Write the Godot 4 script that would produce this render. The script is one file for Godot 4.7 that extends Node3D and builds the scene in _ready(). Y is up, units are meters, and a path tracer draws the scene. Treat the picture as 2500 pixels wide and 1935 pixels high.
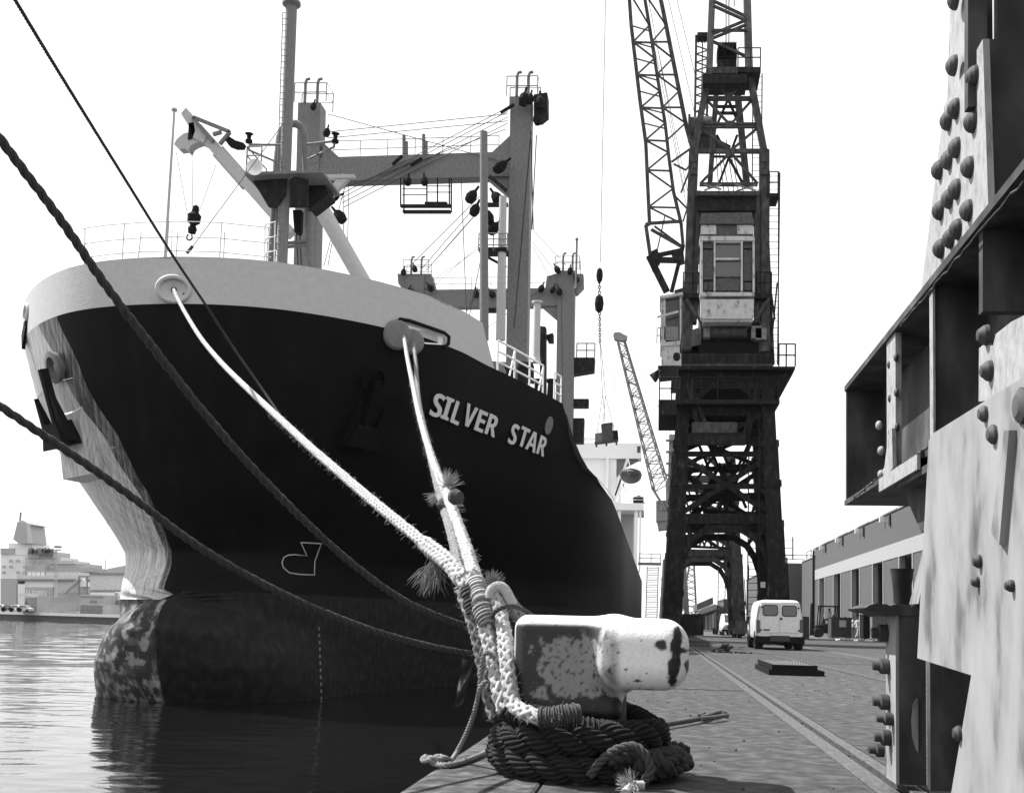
extends Node3D
# A cargo ship moored at a dock quay, seen from beside a bollard. Quay surface y = 0, quay edge runs along -z at x = -1.21, water at y = -1.6.

const FOCAL := 2700.0
const EYE := 0.8
const PITCH := 4.5
const ROLL := 1.4
const YAW := 7.577725
const MID_X := 1250.0
const MID_Y := 1300.766
const WATER := -1.6
const EDGE := -1.21
const SHIP_X := -12.9

var cam_basis: Basis
var mats := {}
var unit_box: BoxMesh
var unit_tube: CylinderMesh
var unit_dome: SphereMesh
var used := {}
var rng := RandomNumberGenerator.new()

# ---------------------------------------------------------------- photo pixel -> point on a plane of the place
func ray(u: float, v: float) -> Vector3:
	return cam_basis * Vector3((u - MID_X) / FOCAL, (MID_Y - v) / FOCAL, -1.0)
func pz(u: float, v: float, z: float) -> Vector3:
	var d := ray(u, v)
	return Vector3(0, EYE, 0) + d * (z / d.z)
func px(u: float, v: float, x: float) -> Vector3:
	var d := ray(u, v)
	return Vector3(0, EYE, 0) + d * (x / d.x)
func py(u: float, v: float, y: float) -> Vector3:
	var d := ray(u, v)
	return Vector3(0, EYE, 0) + d * ((y - EYE) / d.y)
func pplan(u: float, v: float, a: Vector2, b: Vector2) -> Vector3:   # on the upright plane through plan points a and b
	var d := ray(u, v)
	var n := Vector2(b.y - a.y, a.x - b.x)
	var t := n.dot(a) / n.dot(Vector2(d.x, d.z))
	return Vector3(0, EYE, 0) + d * t

# ---------------------------------------------------------------- mesh builder
class MB:
	var v := PackedVector3Array()
	var n := PackedVector3Array()
	var c := PackedColorArray()
	var uv := PackedVector2Array()
	var ix := PackedInt32Array()
	var col := Color(1, 1, 1)
	func vert(p: Vector3, nn: Vector3, t := Vector2.ZERO) -> int:
		v.append(p); n.append(nn); c.append(col); uv.append(t)
		return v.size() - 1
	func tri(a: int, b: int, d: int) -> void:
		var g := (v[b] - v[a]).cross(v[d] - v[a])
		if g.dot(n[a] + n[b] + n[d]) > 0.0:
			ix.append(a); ix.append(d); ix.append(b)
		else:
			ix.append(a); ix.append(b); ix.append(d)
	func face(pts: Array, toward := Vector3.ZERO) -> void:   # a flat polygon (convex), normal made to point along toward
		var nn: Vector3 = (pts[1] - pts[0]).cross(pts[2] - pts[0])
		if nn.length() < 1e-12 and pts.size() > 3:
			nn = (pts[2] - pts[0]).cross(pts[3] - pts[0])
		nn = nn.normalized()
		if toward != Vector3.ZERO and nn.dot(toward) < 0.0:
			nn = -nn
		var f := v.size()
		for p in pts:
			vert(p, nn)
		for i in range(1, pts.size() - 1):
			tri(f, f + i, f + i + 1)
	func hexa(p: Array) -> void:   # eight corners: 0..3 one end in order, 4..7 the other
		var m := Vector3.ZERO
		for q in p:
			m += q / 8.0
		for f in [[0, 1, 2, 3], [4, 5, 6, 7], [0, 1, 5, 4], [1, 2, 6, 5], [2, 3, 7, 6], [3, 0, 4, 7]]:
			var k: Vector3 = (p[f[0]] + p[f[1]] + p[f[2]] + p[f[3]]) / 4.0
			face([p[f[0]], p[f[1]], p[f[2]], p[f[3]]], k - m)
	func box(lo: Vector3, hi: Vector3) -> void:
		hexa([Vector3(lo.x, lo.y, lo.z), Vector3(hi.x, lo.y, lo.z), Vector3(hi.x, hi.y, lo.z), Vector3(lo.x, hi.y, lo.z),
			Vector3(lo.x, lo.y, hi.z), Vector3(hi.x, lo.y, hi.z), Vector3(hi.x, hi.y, hi.z), Vector3(lo.x, hi.y, hi.z)])
	func bevel_box(lo: Vector3, hi: Vector3, b: float) -> void:   # chamfered box
		var m := (lo + hi) / 2.0
		var h := (hi - lo) / 2.0
		var ax := [Vector3.RIGHT, Vector3.UP, Vector3.BACK]
		for a in 3:
			for s in [-1.0, 1.0]:
				var u: int = (a + 1) % 3
				var w: int = (a + 2) % 3
				var o: Vector3 = ax[a] * h[a] * s
				var du: Vector3 = ax[u] * (h[u] - b)
				var dw: Vector3 = ax[w] * (h[w] - b)
				face([m + o - du - dw, m + o + du - dw, m + o + du + dw, m + o - du + dw], o)
		for a in 3:
			for s in [-1.0, 1.0]:
				for t in [-1.0, 1.0]:
					var u: int = (a + 1) % 3
					var w: int = (a + 2) % 3
					var da: Vector3 = ax[a] * (h[a] - b)
					var p1: Vector3 = ax[u] * h[u] * s + ax[w] * (h[w] - b) * t
					var p2: Vector3 = ax[u] * (h[u] - b) * s + ax[w] * h[w] * t
					face([m + p1 - da, m + p1 + da, m + p2 + da, m + p2 - da], p1 + p2)
		for sx in [-1.0, 1.0]:
			for sy in [-1.0, 1.0]:
				for sz in [-1.0, 1.0]:
					var k := Vector3(sx, sy, sz)
					face([m + k * Vector3(h.x, h.y - b, h.z - b), m + k * Vector3(h.x - b, h.y, h.z - b), m + k * Vector3(h.x - b, h.y - b, h.z)], k)
	func beam(a: Vector3, b: Vector3, w: float, d: float, up := Vector3.BACK) -> void:   # w across up, d along up
		var t := (b - a).normalized()
		var s := t.cross(up)
		if s.length() < 1e-4:
			s = t.cross(Vector3.RIGHT)
		s = s.normalized() * w / 2.0
		var q := s.cross(t).normalized() * d / 2.0
		hexa([a - s - q, a + s - q, a + s + q, a - s + q, b - s - q, b + s - q, b + s + q, b - s + q])
	func tube(p: Array, r: Variant, sides := 8, caps := true, closed := false) -> void:   # r a number or one for each point
		var m := p.size()
		var prev := Vector3.UP
		var first := v.size()
		var run := 0.0
		for i in m:
			var t: Vector3
			if closed:
				t = p[(i + 1) % m] - p[(i - 1 + m) % m]
			else:
				t = p[mini(i + 1, m - 1)] - p[maxi(i - 1, 0)]
			t = t.normalized()
			if i == 0:
				prev = t.cross(Vector3.UP if absf(t.y) < 0.9 else Vector3.RIGHT).normalized()
			else:
				run += (p[i] - p[i - 1]).length()
			var s := (prev - t * prev.dot(t)).normalized()
			prev = s
			var q := t.cross(s)
			var rr: float = r if (r is float or r is int) else r[i]
			for k in sides:
				var a := TAU * k / sides
				var d := s * cos(a) + q * sin(a)
				vert(p[i] + d * rr, d, Vector2(float(k) / sides, run))
		var last := m if closed else m - 1
		for i in last:
			for k in sides:
				var a0 := first + i * sides + k
				var a1 := first + i * sides + (k + 1) % sides
				var b0 := first + ((i + 1) % m) * sides + k
				var b1 := first + ((i + 1) % m) * sides + (k + 1) % sides
				tri(a0, a1, b1); tri(a0, b1, b0)
		if caps and not closed:
			for e in [0, m - 1]:
				var nn: Vector3 = (p[0] - p[1]).normalized() if e == 0 else (p[m - 1] - p[m - 2]).normalized()
				var f := v.size()
				for k in sides:
					vert(v[first + e * sides + k], nn)
				for k in range(1, sides - 1):
					tri(f, f + k, f + k + 1)
	func lathe(prof: Array, o: Vector3, axis: Vector3, sides := 16) -> void:   # prof: Vector2(radius, along)
		axis = axis.normalized()
		var s := axis.cross(Vector3.UP if absf(axis.y) < 0.9 else Vector3.RIGHT).normalized()
		var q := axis.cross(s)
		for i in prof.size() - 1:
			var a: Vector2 = prof[i]
			var b: Vector2 = prof[i + 1]
			var g := Vector2(b.y - a.y, a.x - b.x).normalized()
			var f := v.size()
			for k in sides + 1:
				var d := s * cos(TAU * k / sides) + q * sin(TAU * k / sides)
				var nn := (d * g.x + axis * g.y).normalized()
				vert(o + d * a.x + axis * a.y, nn); vert(o + d * b.x + axis * b.y, nn)
			for k in sides:
				var z := f + k * 2
				tri(z, z + 2, z + 3); tri(z, z + 3, z + 1)
	func prism(poly: PackedVector2Array, at: Vector3, ex: Vector3, ey: Vector3, ez: Vector3) -> void:   # polygon in the ex,ey plane, pushed along ez
		var t := Geometry2D.triangulate_polygon(poly)
		var nz := ez.normalized()
		var f := v.size()
		for p in poly:
			vert(at + ex * p.x + ey * p.y, -nz)
		var g := v.size()
		for p in poly:
			vert(at + ex * p.x + ey * p.y + ez, nz)
		for i in range(0, t.size(), 3):
			tri(f + t[i], f + t[i + 1], f + t[i + 2]); tri(g + t[i], g + t[i + 1], g + t[i + 2])
		var ccw := not Geometry2D.is_polygon_clockwise(poly)
		for i in poly.size():
			var a := poly[i]
			var b := poly[(i + 1) % poly.size()]
			var e := (b - a)
			var o2 := Vector2(e.y, -e.x) if ccw else Vector2(-e.y, e.x)
			var p0 := at + ex * a.x + ey * a.y
			var p1 := at + ex * b.x + ey * b.y
			face([p0, p1, p1 + ez, p0 + ez], ex * o2.x + ey * o2.y)
	func grid(pts: Array, smooth_out: Callable) -> void:   # rows of points; normals from neighbours, turned outward by smooth_out(point)
		var rows := pts.size()
		var cols: int = pts[0].size()
		var f := v.size()
		for i in rows:
			for j in cols:
				var p: Vector3 = pts[i][j]
				var du: Vector3 = pts[mini(i + 1, rows - 1)][j] - pts[maxi(i - 1, 0)][j]
				var dv: Vector3 = pts[i][mini(j + 1, cols - 1)] - pts[i][maxi(j - 1, 0)]
				var nn := du.cross(dv)
				nn = nn.normalized() if nn.length() > 1e-9 else Vector3.UP
				if nn.dot(smooth_out.call(p)) < 0.0:
					nn = -nn
				vert(p, nn, Vector2(float(j) / (cols - 1), float(i) / (rows - 1)))
		for i in rows - 1:
			for j in cols - 1:
				var a := f + i * cols + j
				tri(a, a + 1, a + cols + 1); tri(a, a + cols + 1, a + cols)
	func mesh() -> ArrayMesh:
		var m := ArrayMesh.new()
		if v.is_empty():
			return m
		var arr := []
		arr.resize(Mesh.ARRAY_MAX)
		arr[Mesh.ARRAY_VERTEX] = v; arr[Mesh.ARRAY_NORMAL] = n; arr[Mesh.ARRAY_COLOR] = c
		arr[Mesh.ARRAY_TEX_UV] = uv; arr[Mesh.ARRAY_INDEX] = ix
		m.add_surface_from_arrays(Mesh.PRIMITIVE_TRIANGLES, arr)
		return m

# Surface nets over a signed distance function.
func nets(sdf: Callable, lo: Vector3, hi: Vector3, cell: float) -> MB:
	var b := MB.new()
	var nx := int((hi.x - lo.x) / cell) + 2
	var ny := int((hi.y - lo.y) / cell) + 2
	var nz := int((hi.z - lo.z) / cell) + 2
	var d := PackedFloat32Array()
	d.resize(nx * ny * nz)
	for k in nz:
		for j in ny:
			var i := 0
			while i < nx:
				var s: float = sdf.call(lo + Vector3(i, j, k) * cell)
				var at := i + nx * (j + ny * k)
				d[at] = s
				i += 1
				var skip := int(absf(s) / cell / 1.3) - 2   # far from the surface the distance tells how much can be left out
				while skip > 0 and i < nx:
					d[i + nx * (j + ny * k)] = s
					i += 1; skip -= 1
	var idx := {}
	var steps := [Vector3i(1, 0, 0), Vector3i(0, 1, 0), Vector3i(0, 0, 1)]
	for k in nz - 1:
		for j in ny - 1:
			for i in nx - 1:
				var base := i + nx * (j + ny * k)
				var s0 := d[base]
				var mixed := false
				for o in [1, nx, nx + 1, nx * ny, nx * ny + 1, nx * ny + nx, nx * ny + nx + 1]:
					if (d[base + o] < 0.0) != (s0 < 0.0):
						mixed = true; break
				if not mixed:
					continue
				var sum := Vector3.ZERO
				var cnt := 0
				for e in [[0, 0, 0, 1, 0, 0], [0, 1, 0, 1, 1, 0], [0, 0, 1, 1, 0, 1], [0, 1, 1, 1, 1, 1], [0, 0, 0, 0, 1, 0], [1, 0, 0, 1, 1, 0], [0, 0, 1, 0, 1, 1], [1, 0, 1, 1, 1, 1], [0, 0, 0, 0, 0, 1], [1, 0, 0, 1, 0, 1], [0, 1, 0, 0, 1, 1], [1, 1, 0, 1, 1, 1]]:
					var a := d[base + e[0] + nx * (e[1] + ny * e[2])]
					var c := d[base + e[3] + nx * (e[4] + ny * e[5])]
					if (a < 0.0) == (c < 0.0):
						continue
					var t := a / (a - c)
					sum += Vector3(lerpf(e[0], e[3], t), lerpf(e[1], e[4], t), lerpf(e[2], e[5], t))
					cnt += 1
				var p := lo + (Vector3(i, j, k) + sum / cnt) * cell
				var h := cell * 0.5
				var g := Vector3(sdf.call(p + Vector3(h, 0, 0)) - sdf.call(p - Vector3(h, 0, 0)), sdf.call(p + Vector3(0, h, 0)) - sdf.call(p - Vector3(0, h, 0)), sdf.call(p + Vector3(0, 0, h)) - sdf.call(p - Vector3(0, 0, h)))
				idx[base] = b.vert(p, g.normalized())
	for key in idx:
		var base: int = key
		var i := base % nx
		var j := (base / nx) % ny
		var k := base / (nx * ny)
		var offs := [1, nx, nx * ny]
		var pos := [i, j, k]
		for a in 3:
			var s: bool = d[base] < 0.0
			if (d[base + offs[a]] < 0.0) == s:
				continue
			var u: int = offs[(a + 1) % 3]
			var w: int = offs[(a + 2) % 3]
			if pos[(a + 1) % 3] == 0 or pos[(a + 2) % 3] == 0:
				continue
			if not (idx.has(base - u) and idx.has(base - w) and idx.has(base - u - w)):
				continue
			b.tri(idx[base], idx[base - u], idx[base - u - w]); b.tri(idx[base], idx[base - u - w], idx[base - w])
	return b
static func smin(a: float, b: float, k: float) -> float:
	var h := clampf(0.5 + 0.5 * (b - a) / k, 0.0, 1.0)
	return lerpf(b, a, h) - k * h * (1.0 - h)
static func rbox(p: Vector3, c: Vector3, h: Vector3, r: float) -> float:
	var q := (p - c).abs() - h + Vector3(r, r, r)
	return q.max(Vector3.ZERO).length() + minf(maxf(q.x, maxf(q.y, q.z)), 0.0) - r
static func cone(p: Vector3, a: Vector3, b: Vector3, ra: float, rb: float) -> float:
	var ab := b - a
	var t := clampf((p - a).dot(ab) / ab.length_squared(), 0.0, 1.0)
	return (p - a - ab * t).length() - lerpf(ra, rb, t)

# ---------------------------------------------------------------- things and parts
func numbered(called: String) -> String:
	var k: int = used.get(called, 0)
	used[called] = k + 1
	return called if k == 0 else "%s_%03d" % [called, k]
func thing(called: String, label: String, category: String, at := Vector3.ZERO, group := "") -> Node3D:
	var o := Node3D.new()
	o.name = numbered(called)
	add_child(o)
	o.position = at
	tag(o, label, category, group)
	return o
func tag(o: Node3D, label: String, category: String, group := "") -> void:
	o.set_meta("label", label); o.set_meta("category", category)
	if group:
		o.set_meta("group", group)
func world_of(o: Node) -> Transform3D:
	var t := Transform3D()
	while o is Node3D and o != self:
		t = (o as Node3D).transform * t
		o = o.get_parent()
	return t
func inst(called: String, m: Mesh, mat: Material, parent: Node3D, where := Transform3D()) -> MeshInstance3D:   # where: in the world
	var o := MeshInstance3D.new()
	o.mesh = m
	o.material_override = mat
	o.name = numbered(called) if parent == self else called
	parent.add_child(o, true)
	o.transform = where if parent == self else world_of(parent).affine_inverse() * where
	return o
func part(called: String, b: MB, mat: Material, parent: Node3D) -> MeshInstance3D:
	return inst(called, b.mesh(), mat, parent)
func structure(called: String, b: MB, mat: Material, parent: Node3D = self) -> MeshInstance3D:
	var o := inst(called, b.mesh(), mat, parent)
	if parent == self:
		o.set_meta("kind", "structure")
	return o
func single(called: String, b: MB, mat: Material, label: String, category: String, group := "") -> MeshInstance3D:
	var o := inst(called, b.mesh(), mat, self)
	tag(o, label, category, group)
	return o
func bar(called: String, parent: Node3D, mat: Material, a: Vector3, b: Vector3, w: float, d: float, up := Vector3.BACK) -> MeshInstance3D:
	var t := b - a
	var y := t.normalized()
	var x := y.cross(up)
	if x.length() < 1e-4:
		x = y.cross(Vector3.RIGHT)
	x = x.normalized()
	var z := x.cross(y).normalized()
	return inst(called, unit_box, mat, parent, Transform3D(Basis(x * w, t, z * d), (a + b) / 2.0))
func pipe(called: String, parent: Node3D, mat: Material, a: Vector3, b: Vector3, r: float) -> MeshInstance3D:
	var t := b - a
	var y := t.normalized()
	var x := y.cross(Vector3.BACK if absf(y.z) < 0.9 else Vector3.RIGHT).normalized()
	return inst(called, unit_tube, mat, parent, Transform3D(Basis(x * r, t, x.cross(y) * r), (a + b) / 2.0))
func slab(called: String, parent: Node3D, mat: Material, lo: Vector3, hi: Vector3) -> MeshInstance3D:
	return inst(called, unit_box, mat, parent, Transform3D(Basis(Vector3(absf(hi.x - lo.x), 0, 0), Vector3(0, absf(hi.y - lo.y), 0), Vector3(0, 0, absf(hi.z - lo.z))), (lo + hi) / 2.0))

# ---------------------------------------------------------------- materials (linear base values; the photograph is black and white, so all are greys)
func g(v: float) -> Color:
	return Color(v, v, v).linear_to_srgb()
func noise_tex(seed_: int, freq: float, stops: Array, size := 512, oct := 4, kind := FastNoiseLite.TYPE_SIMPLEX_SMOOTH, normal := false, strength := 4.0, warp := 0.0) -> NoiseTexture2D:
	var f := FastNoiseLite.new()
	f.seed = seed_; f.frequency = freq; f.fractal_octaves = oct; f.noise_type = kind
	if warp > 0.0:
		f.domain_warp_enabled = true; f.domain_warp_amplitude = warp; f.domain_warp_frequency = freq * 2.0
	var t := NoiseTexture2D.new()
	t.width = size; t.height = size; t.seamless = true; t.noise = f
	if normal:
		t.as_normal_map = true; t.bump_strength = strength
	elif stops.size():
		var r := Gradient.new()
		var off := PackedFloat32Array()
		var cs := PackedColorArray()
		for s in stops:
			off.append(s[0]); cs.append(g(s[1]))
		r.offsets = off; r.colors = cs
		t.color_ramp = r
	return t
func flat(called: String, v: float, rough := 0.8, metal := 0.0, spec := 0.5) -> StandardMaterial3D:
	if mats.has(called):
		return mats[called]
	var m := StandardMaterial3D.new()
	m.resource_name = called
	m.albedo_color = g(v); m.roughness = rough; m.metallic = metal; m.metallic_specular = spec
	mats[called] = m
	return m
# stops: pairs of noise level and base value; scale: pattern repeats per metre along x, y, z
func worn(called: String, stops: Array, freq: float, scale: Vector3, rough := 0.8, bump := 0.0, spec := 0.5, metal := 0.0, oct := 5, warp := 0.0, size := 512) -> StandardMaterial3D:
	if mats.has(called):
		return mats[called]
	var m := StandardMaterial3D.new()
	m.resource_name = called
	var s := called.hash() % 1000
	m.albedo_texture = noise_tex(s, freq, stops, size, oct, FastNoiseLite.TYPE_SIMPLEX_SMOOTH, false, 4.0, warp)
	m.roughness = rough; m.metallic = metal; m.metallic_specular = spec
	m.uv1_triplanar = true; m.uv1_world_triplanar = true; m.uv1_scale = scale
	if bump > 0.0:
		m.normal_enabled = true
		m.normal_texture = noise_tex(s + 7, freq * 3.0, [], 512, 4, FastNoiseLite.TYPE_SIMPLEX_SMOOTH, true, 6.0)
		m.normal_scale = bump
	mats[called] = m
	return m

func _ready() -> void:
	rng.seed = 11
	unit_box = BoxMesh.new()
	unit_box.size = Vector3.ONE
	unit_tube = CylinderMesh.new()
	unit_tube.top_radius = 1.0; unit_tube.bottom_radius = 1.0; unit_tube.height = 1.0; unit_tube.radial_segments = 12; unit_tube.rings = 1
	unit_dome = SphereMesh.new()
	unit_dome.radius = 1.0; unit_dome.height = 2.0; unit_dome.radial_segments = 12; unit_dome.rings = 7
	# camera: a view camera with a raised front
	cam_basis = Basis(Vector3.UP, deg_to_rad(YAW)) * Basis(Vector3.RIGHT, deg_to_rad(PITCH)) * Basis(Vector3.BACK, deg_to_rad(ROLL))
	var cam := Camera3D.new()
	cam.name = "camera"
	add_child(cam)
	cam.transform = Transform3D(cam_basis, Vector3(0, EYE, 0))
	cam.near = 0.1; cam.far = 2500.0
	cam.projection = Camera3D.PROJECTION_FRUSTUM
	cam.size = 1935.0 / FOCAL * cam.near
	cam.frustum_offset = Vector2(0, (MID_Y - 967.5) / FOCAL * cam.near)
	cam.current = true
	# sky, sun, haze
	var sky_mat := ProceduralSkyMaterial.new()
	sky_mat.sky_top_color = g(0.70)
	sky_mat.sky_horizon_color = g(0.97)
	sky_mat.sky_curve = 0.6
	sky_mat.ground_horizon_color = g(0.5); sky_mat.ground_bottom_color = g(0.2)
	sky_mat.sun_angle_max = 0.0
	sky_mat.energy_multiplier = 0.75
	var sky := Sky.new()
	sky.sky_material = sky_mat
	var env := Environment.new()
	env.background_mode = Environment.BG_SKY
	env.sky = sky
	env.tonemap_mode = Environment.TONE_MAPPER_LINEAR
	env.tonemap_exposure = 2.0   # exposed for the shaded side of the quay; the sky prints white
	env.fog_enabled = true
	env.fog_density = 0.00006
	env.fog_light_color = Color(0.96, 0.96, 0.96)
	env.sdfgi_enabled = true; env.ssao_enabled = true; env.ssil_enabled = true
	var we := WorldEnvironment.new()
	we.name = "environment"
	we.environment = env
	add_child(we)
	var sun := DirectionalLight3D.new()
	sun.name = "sun"
	sun.light_energy = 1.6
	sun.light_angular_distance = 0.5
	sun.shadow_enabled = true
	sun.light_color = Color(1, 1, 1)
	add_child(sun)
	sun.look_at_from_position(Vector3(-0.56, 0.80, -0.17), Vector3.ZERO, Vector3.BACK)   # from the left, over the ship
	make_materials()
	build_ground()
	build_ship()
	build_ship_rig()
	build_main_crane()
	build_far_cranes()
	build_near_crane()
	build_sheds()
	build_far_shore()
	build_bollard_and_ropes()
	build_vehicles()
	build_people()
	build_yard_items()

func make_materials() -> void:
	worn("concrete", [[0.0, 0.018], [0.32, 0.044], [0.55, 0.060], [0.75, 0.075], [1.0, 0.13]], 0.012, Vector3.ONE * 0.4, 0.9, 0.15, 0.3, 0.0, 8, 0.0, 1024)
	worn("concrete_dark", [[0.0, 0.025], [0.4, 0.045], [0.6, 0.058], [1.0, 0.10]], 0.014, Vector3.ONE * 0.37, 0.9, 0.3, 0.3, 0.0, 8, 0.0, 1024)
	worn("coping_stone", [[0.0, 0.02], [0.35, 0.045], [0.6, 0.07], [1.0, 0.14]], 0.012, Vector3.ONE * 0.5, 0.9, 0.4, 0.3, 0.0, 8, 0.0, 1024)
	worn("asphalt_far", [[0.0, 0.045], [0.5, 0.065], [1.0, 0.095]], 0.02, Vector3(0.12, 0.12, 0.12), 0.9)
	worn("quay_wall", [[0.0, 0.02], [0.5, 0.05], [1.0, 0.10]], 0.015, Vector3(0.3, 0.15, 0.3), 0.9, 0.4)
	worn("rail_steel", [[0.0, 0.03], [0.5, 0.06], [1.0, 0.10]], 0.03, Vector3(1.5, 1.5, 0.4), 0.55, 0.2, 0.5)
	flat("dirt", 0.018, 0.95)
	# ship
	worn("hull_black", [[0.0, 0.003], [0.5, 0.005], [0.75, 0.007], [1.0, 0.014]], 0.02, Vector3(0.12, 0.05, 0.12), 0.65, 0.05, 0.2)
	worn("hull_weathered", [[0.0, 0.10], [0.35, 0.26], [0.5, 0.40], [0.65, 0.50], [1.0, 0.60]], 0.02, Vector3(0.9, 0.045, 0.9), 0.5, 0.1, 0.5, 0.0, 4)  # pale tone paints sunlight onto the black hull, over real weather streaks
	worn("hull_streaked", [[0.0, 0.006], [0.42, 0.012], [0.52, 0.06], [0.62, 0.16], [1.0, 0.30]], 0.02, Vector3(0.9, 0.045, 0.9), 0.5, 0.1, 0.5, 0.0, 4)  # mid tone between the painted sunlit side and the black hull
	worn("hull_boot", [[0.0, 0.004], [0.4, 0.008], [0.6, 0.014], [0.8, 0.022], [1.0, 0.05]], 0.02, Vector3(0.35, 0.2, 0.35), 0.75, 0.15, 0.3, 0.0, 6, 8.0)
	worn("bulb_paint", [[0.0, 0.015], [0.5, 0.03], [0.60, 0.06], [0.66, 0.22], [1.0, 0.32]], 0.014, Vector3(0.3, 0.3, 0.3), 0.75, 0.15, 0.3, 0.0, 6, 10.0)  # flaking paint; sunlit side toned paler than the shaded port side
	worn("ship_grey", [[0.0, 0.37], [0.5, 0.41], [1.0, 0.45]], 0.03, Vector3(0.3, 0.3, 0.3), 0.6, 0.1, 0.4)
	worn("mast_grey", [[0.0, 0.12], [0.5, 0.15], [1.0, 0.185]], 0.03, Vector3(0.4, 0.2, 0.4), 0.6, 0.1, 0.4)
	flat("ship_white", 0.80, 0.55)
	flat("letter_grey", 0.56, 0.7)
	flat("dark_gear", 0.010, 0.9, 0.0, 0.25)
	flat("wire", 0.03, 0.7)
	flat("rail_white", 0.75, 0.5)
	flat("rail_thin", 0.34, 0.6)
	# cranes
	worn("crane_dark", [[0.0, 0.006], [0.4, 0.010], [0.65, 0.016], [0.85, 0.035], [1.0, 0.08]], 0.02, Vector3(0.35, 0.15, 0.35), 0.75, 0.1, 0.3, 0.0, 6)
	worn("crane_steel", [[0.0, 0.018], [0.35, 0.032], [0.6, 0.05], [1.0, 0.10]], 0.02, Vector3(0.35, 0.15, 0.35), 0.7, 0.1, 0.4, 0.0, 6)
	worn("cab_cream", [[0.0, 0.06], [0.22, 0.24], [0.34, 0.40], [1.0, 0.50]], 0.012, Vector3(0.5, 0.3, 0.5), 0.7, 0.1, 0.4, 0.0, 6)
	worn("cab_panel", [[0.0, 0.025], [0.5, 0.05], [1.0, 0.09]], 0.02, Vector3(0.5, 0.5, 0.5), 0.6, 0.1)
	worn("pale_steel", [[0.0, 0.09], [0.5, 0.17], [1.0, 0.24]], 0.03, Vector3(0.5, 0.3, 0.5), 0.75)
	flat("pane_dark", 0.03, 0.15, 0.0, 0.5)
	worn("near_paint", [[0.0, 0.05], [0.24, 0.12], [0.40, 0.20], [0.6, 0.235], [1.0, 0.27]], 0.005, Vector3(0.6, 0.28, 0.6), 0.7, 0.08, 0.4, 0.0, 7, 0.0, 1024)
	worn("near_clean", [[0.0, 0.12], [0.25, 0.23], [0.5, 0.27], [1.0, 0.31]], 0.012, Vector3(1.2, 0.5, 1.2), 0.7, 0.2, 0.4, 0.0, 6, 0.0, 1024)
	# ropes and bollard
	var bw := worn("bollard_white", [[0.0, 0.8], [0.5, 0.95], [1.0, 1.0]], 0.03, Vector3(2.0, 2.0, 2.0), 0.5, 0.35, 0.5, 0.0, 6)
	bw.vertex_color_use_as_albedo = true
	worn("rope_white", [[0.0, 0.15], [0.4, 0.30], [1.0, 0.50]], 0.05, Vector3.ONE * 4.0, 0.95)
	worn("rope_dirty", [[0.0, 0.07], [0.4, 0.16], [1.0, 0.32]], 0.05, Vector3.ONE * 4.0, 0.95)
	worn("rope_served", [[0.0, 0.004], [0.5, 0.007], [1.0, 0.018]], 0.05, Vector3.ONE * 4.0, 0.95)
	worn("rope_dark", [[0.0, 0.012], [0.5, 0.03], [1.0, 0.08]], 0.05, Vector3.ONE * 4.0, 0.95)
	worn("rope_brown", [[0.0, 0.02], [0.5, 0.045], [1.0, 0.10]], 0.05, Vector3.ONE * 4.0, 0.95)
	worn("canvas", [[0.0, 0.02], [0.5, 0.035], [1.0, 0.06]], 0.05, Vector3.ONE * 4.0, 0.95)
	# buildings and vehicles
	worn("brick_tone", [[0.0, 0.07], [0.5, 0.095], [1.0, 0.13]], 0.06, Vector3(0.5, 0.5, 0.5), 0.9, 0.2, 0.3, 0.0, 5)
	worn("pale_band", [[0.0, 0.22], [0.5, 0.28], [1.0, 0.34]], 0.03, Vector3(0.3, 0.3, 0.3), 0.85)
	worn("door_dark", [[0.0, 0.02], [0.5, 0.035], [1.0, 0.055]], 0.03, Vector3(0.5, 0.2, 0.5), 0.7)
	worn("van_white", [[0.0, 0.50], [0.5, 0.58], [1.0, 0.64]], 0.02, Vector3(0.6, 0.6, 0.6), 0.35, 0.0, 0.5)
	flat("rubber", 0.012, 0.85)
	flat("van_glass", 0.06, 0.08, 0.0, 0.6)
	flat("chrome", 0.4, 0.25, 0.8)
	flat("lamp_red", 0.06, 0.2)
	flat("plate", 0.02, 0.6)
	flat("skin", 0.16, 0.6)
	flat("cloth_light", 0.45, 0.9)
	flat("cloth_dark", 0.03, 0.9)
	flat("hair", 0.012, 0.8)
	worn("crate_wood", [[0.0, 0.03], [0.5, 0.055], [1.0, 0.10]], 0.03, Vector3(0.6, 2.0, 0.6), 0.85, 0.2)
	worn("far_grey", [[0.0, 0.42], [0.5, 0.48], [1.0, 0.55]], 0.04, Vector3(0.06, 0.06, 0.06), 0.8)  # far tones lightened: distance haze put into the colour
	flat("far_white", 0.74, 0.8)
	flat("far_dark", 0.20, 0.8)
	flat("far_mid", 0.36, 0.8)

func m_(k: String) -> StandardMaterial3D:
	return mats[k]

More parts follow.
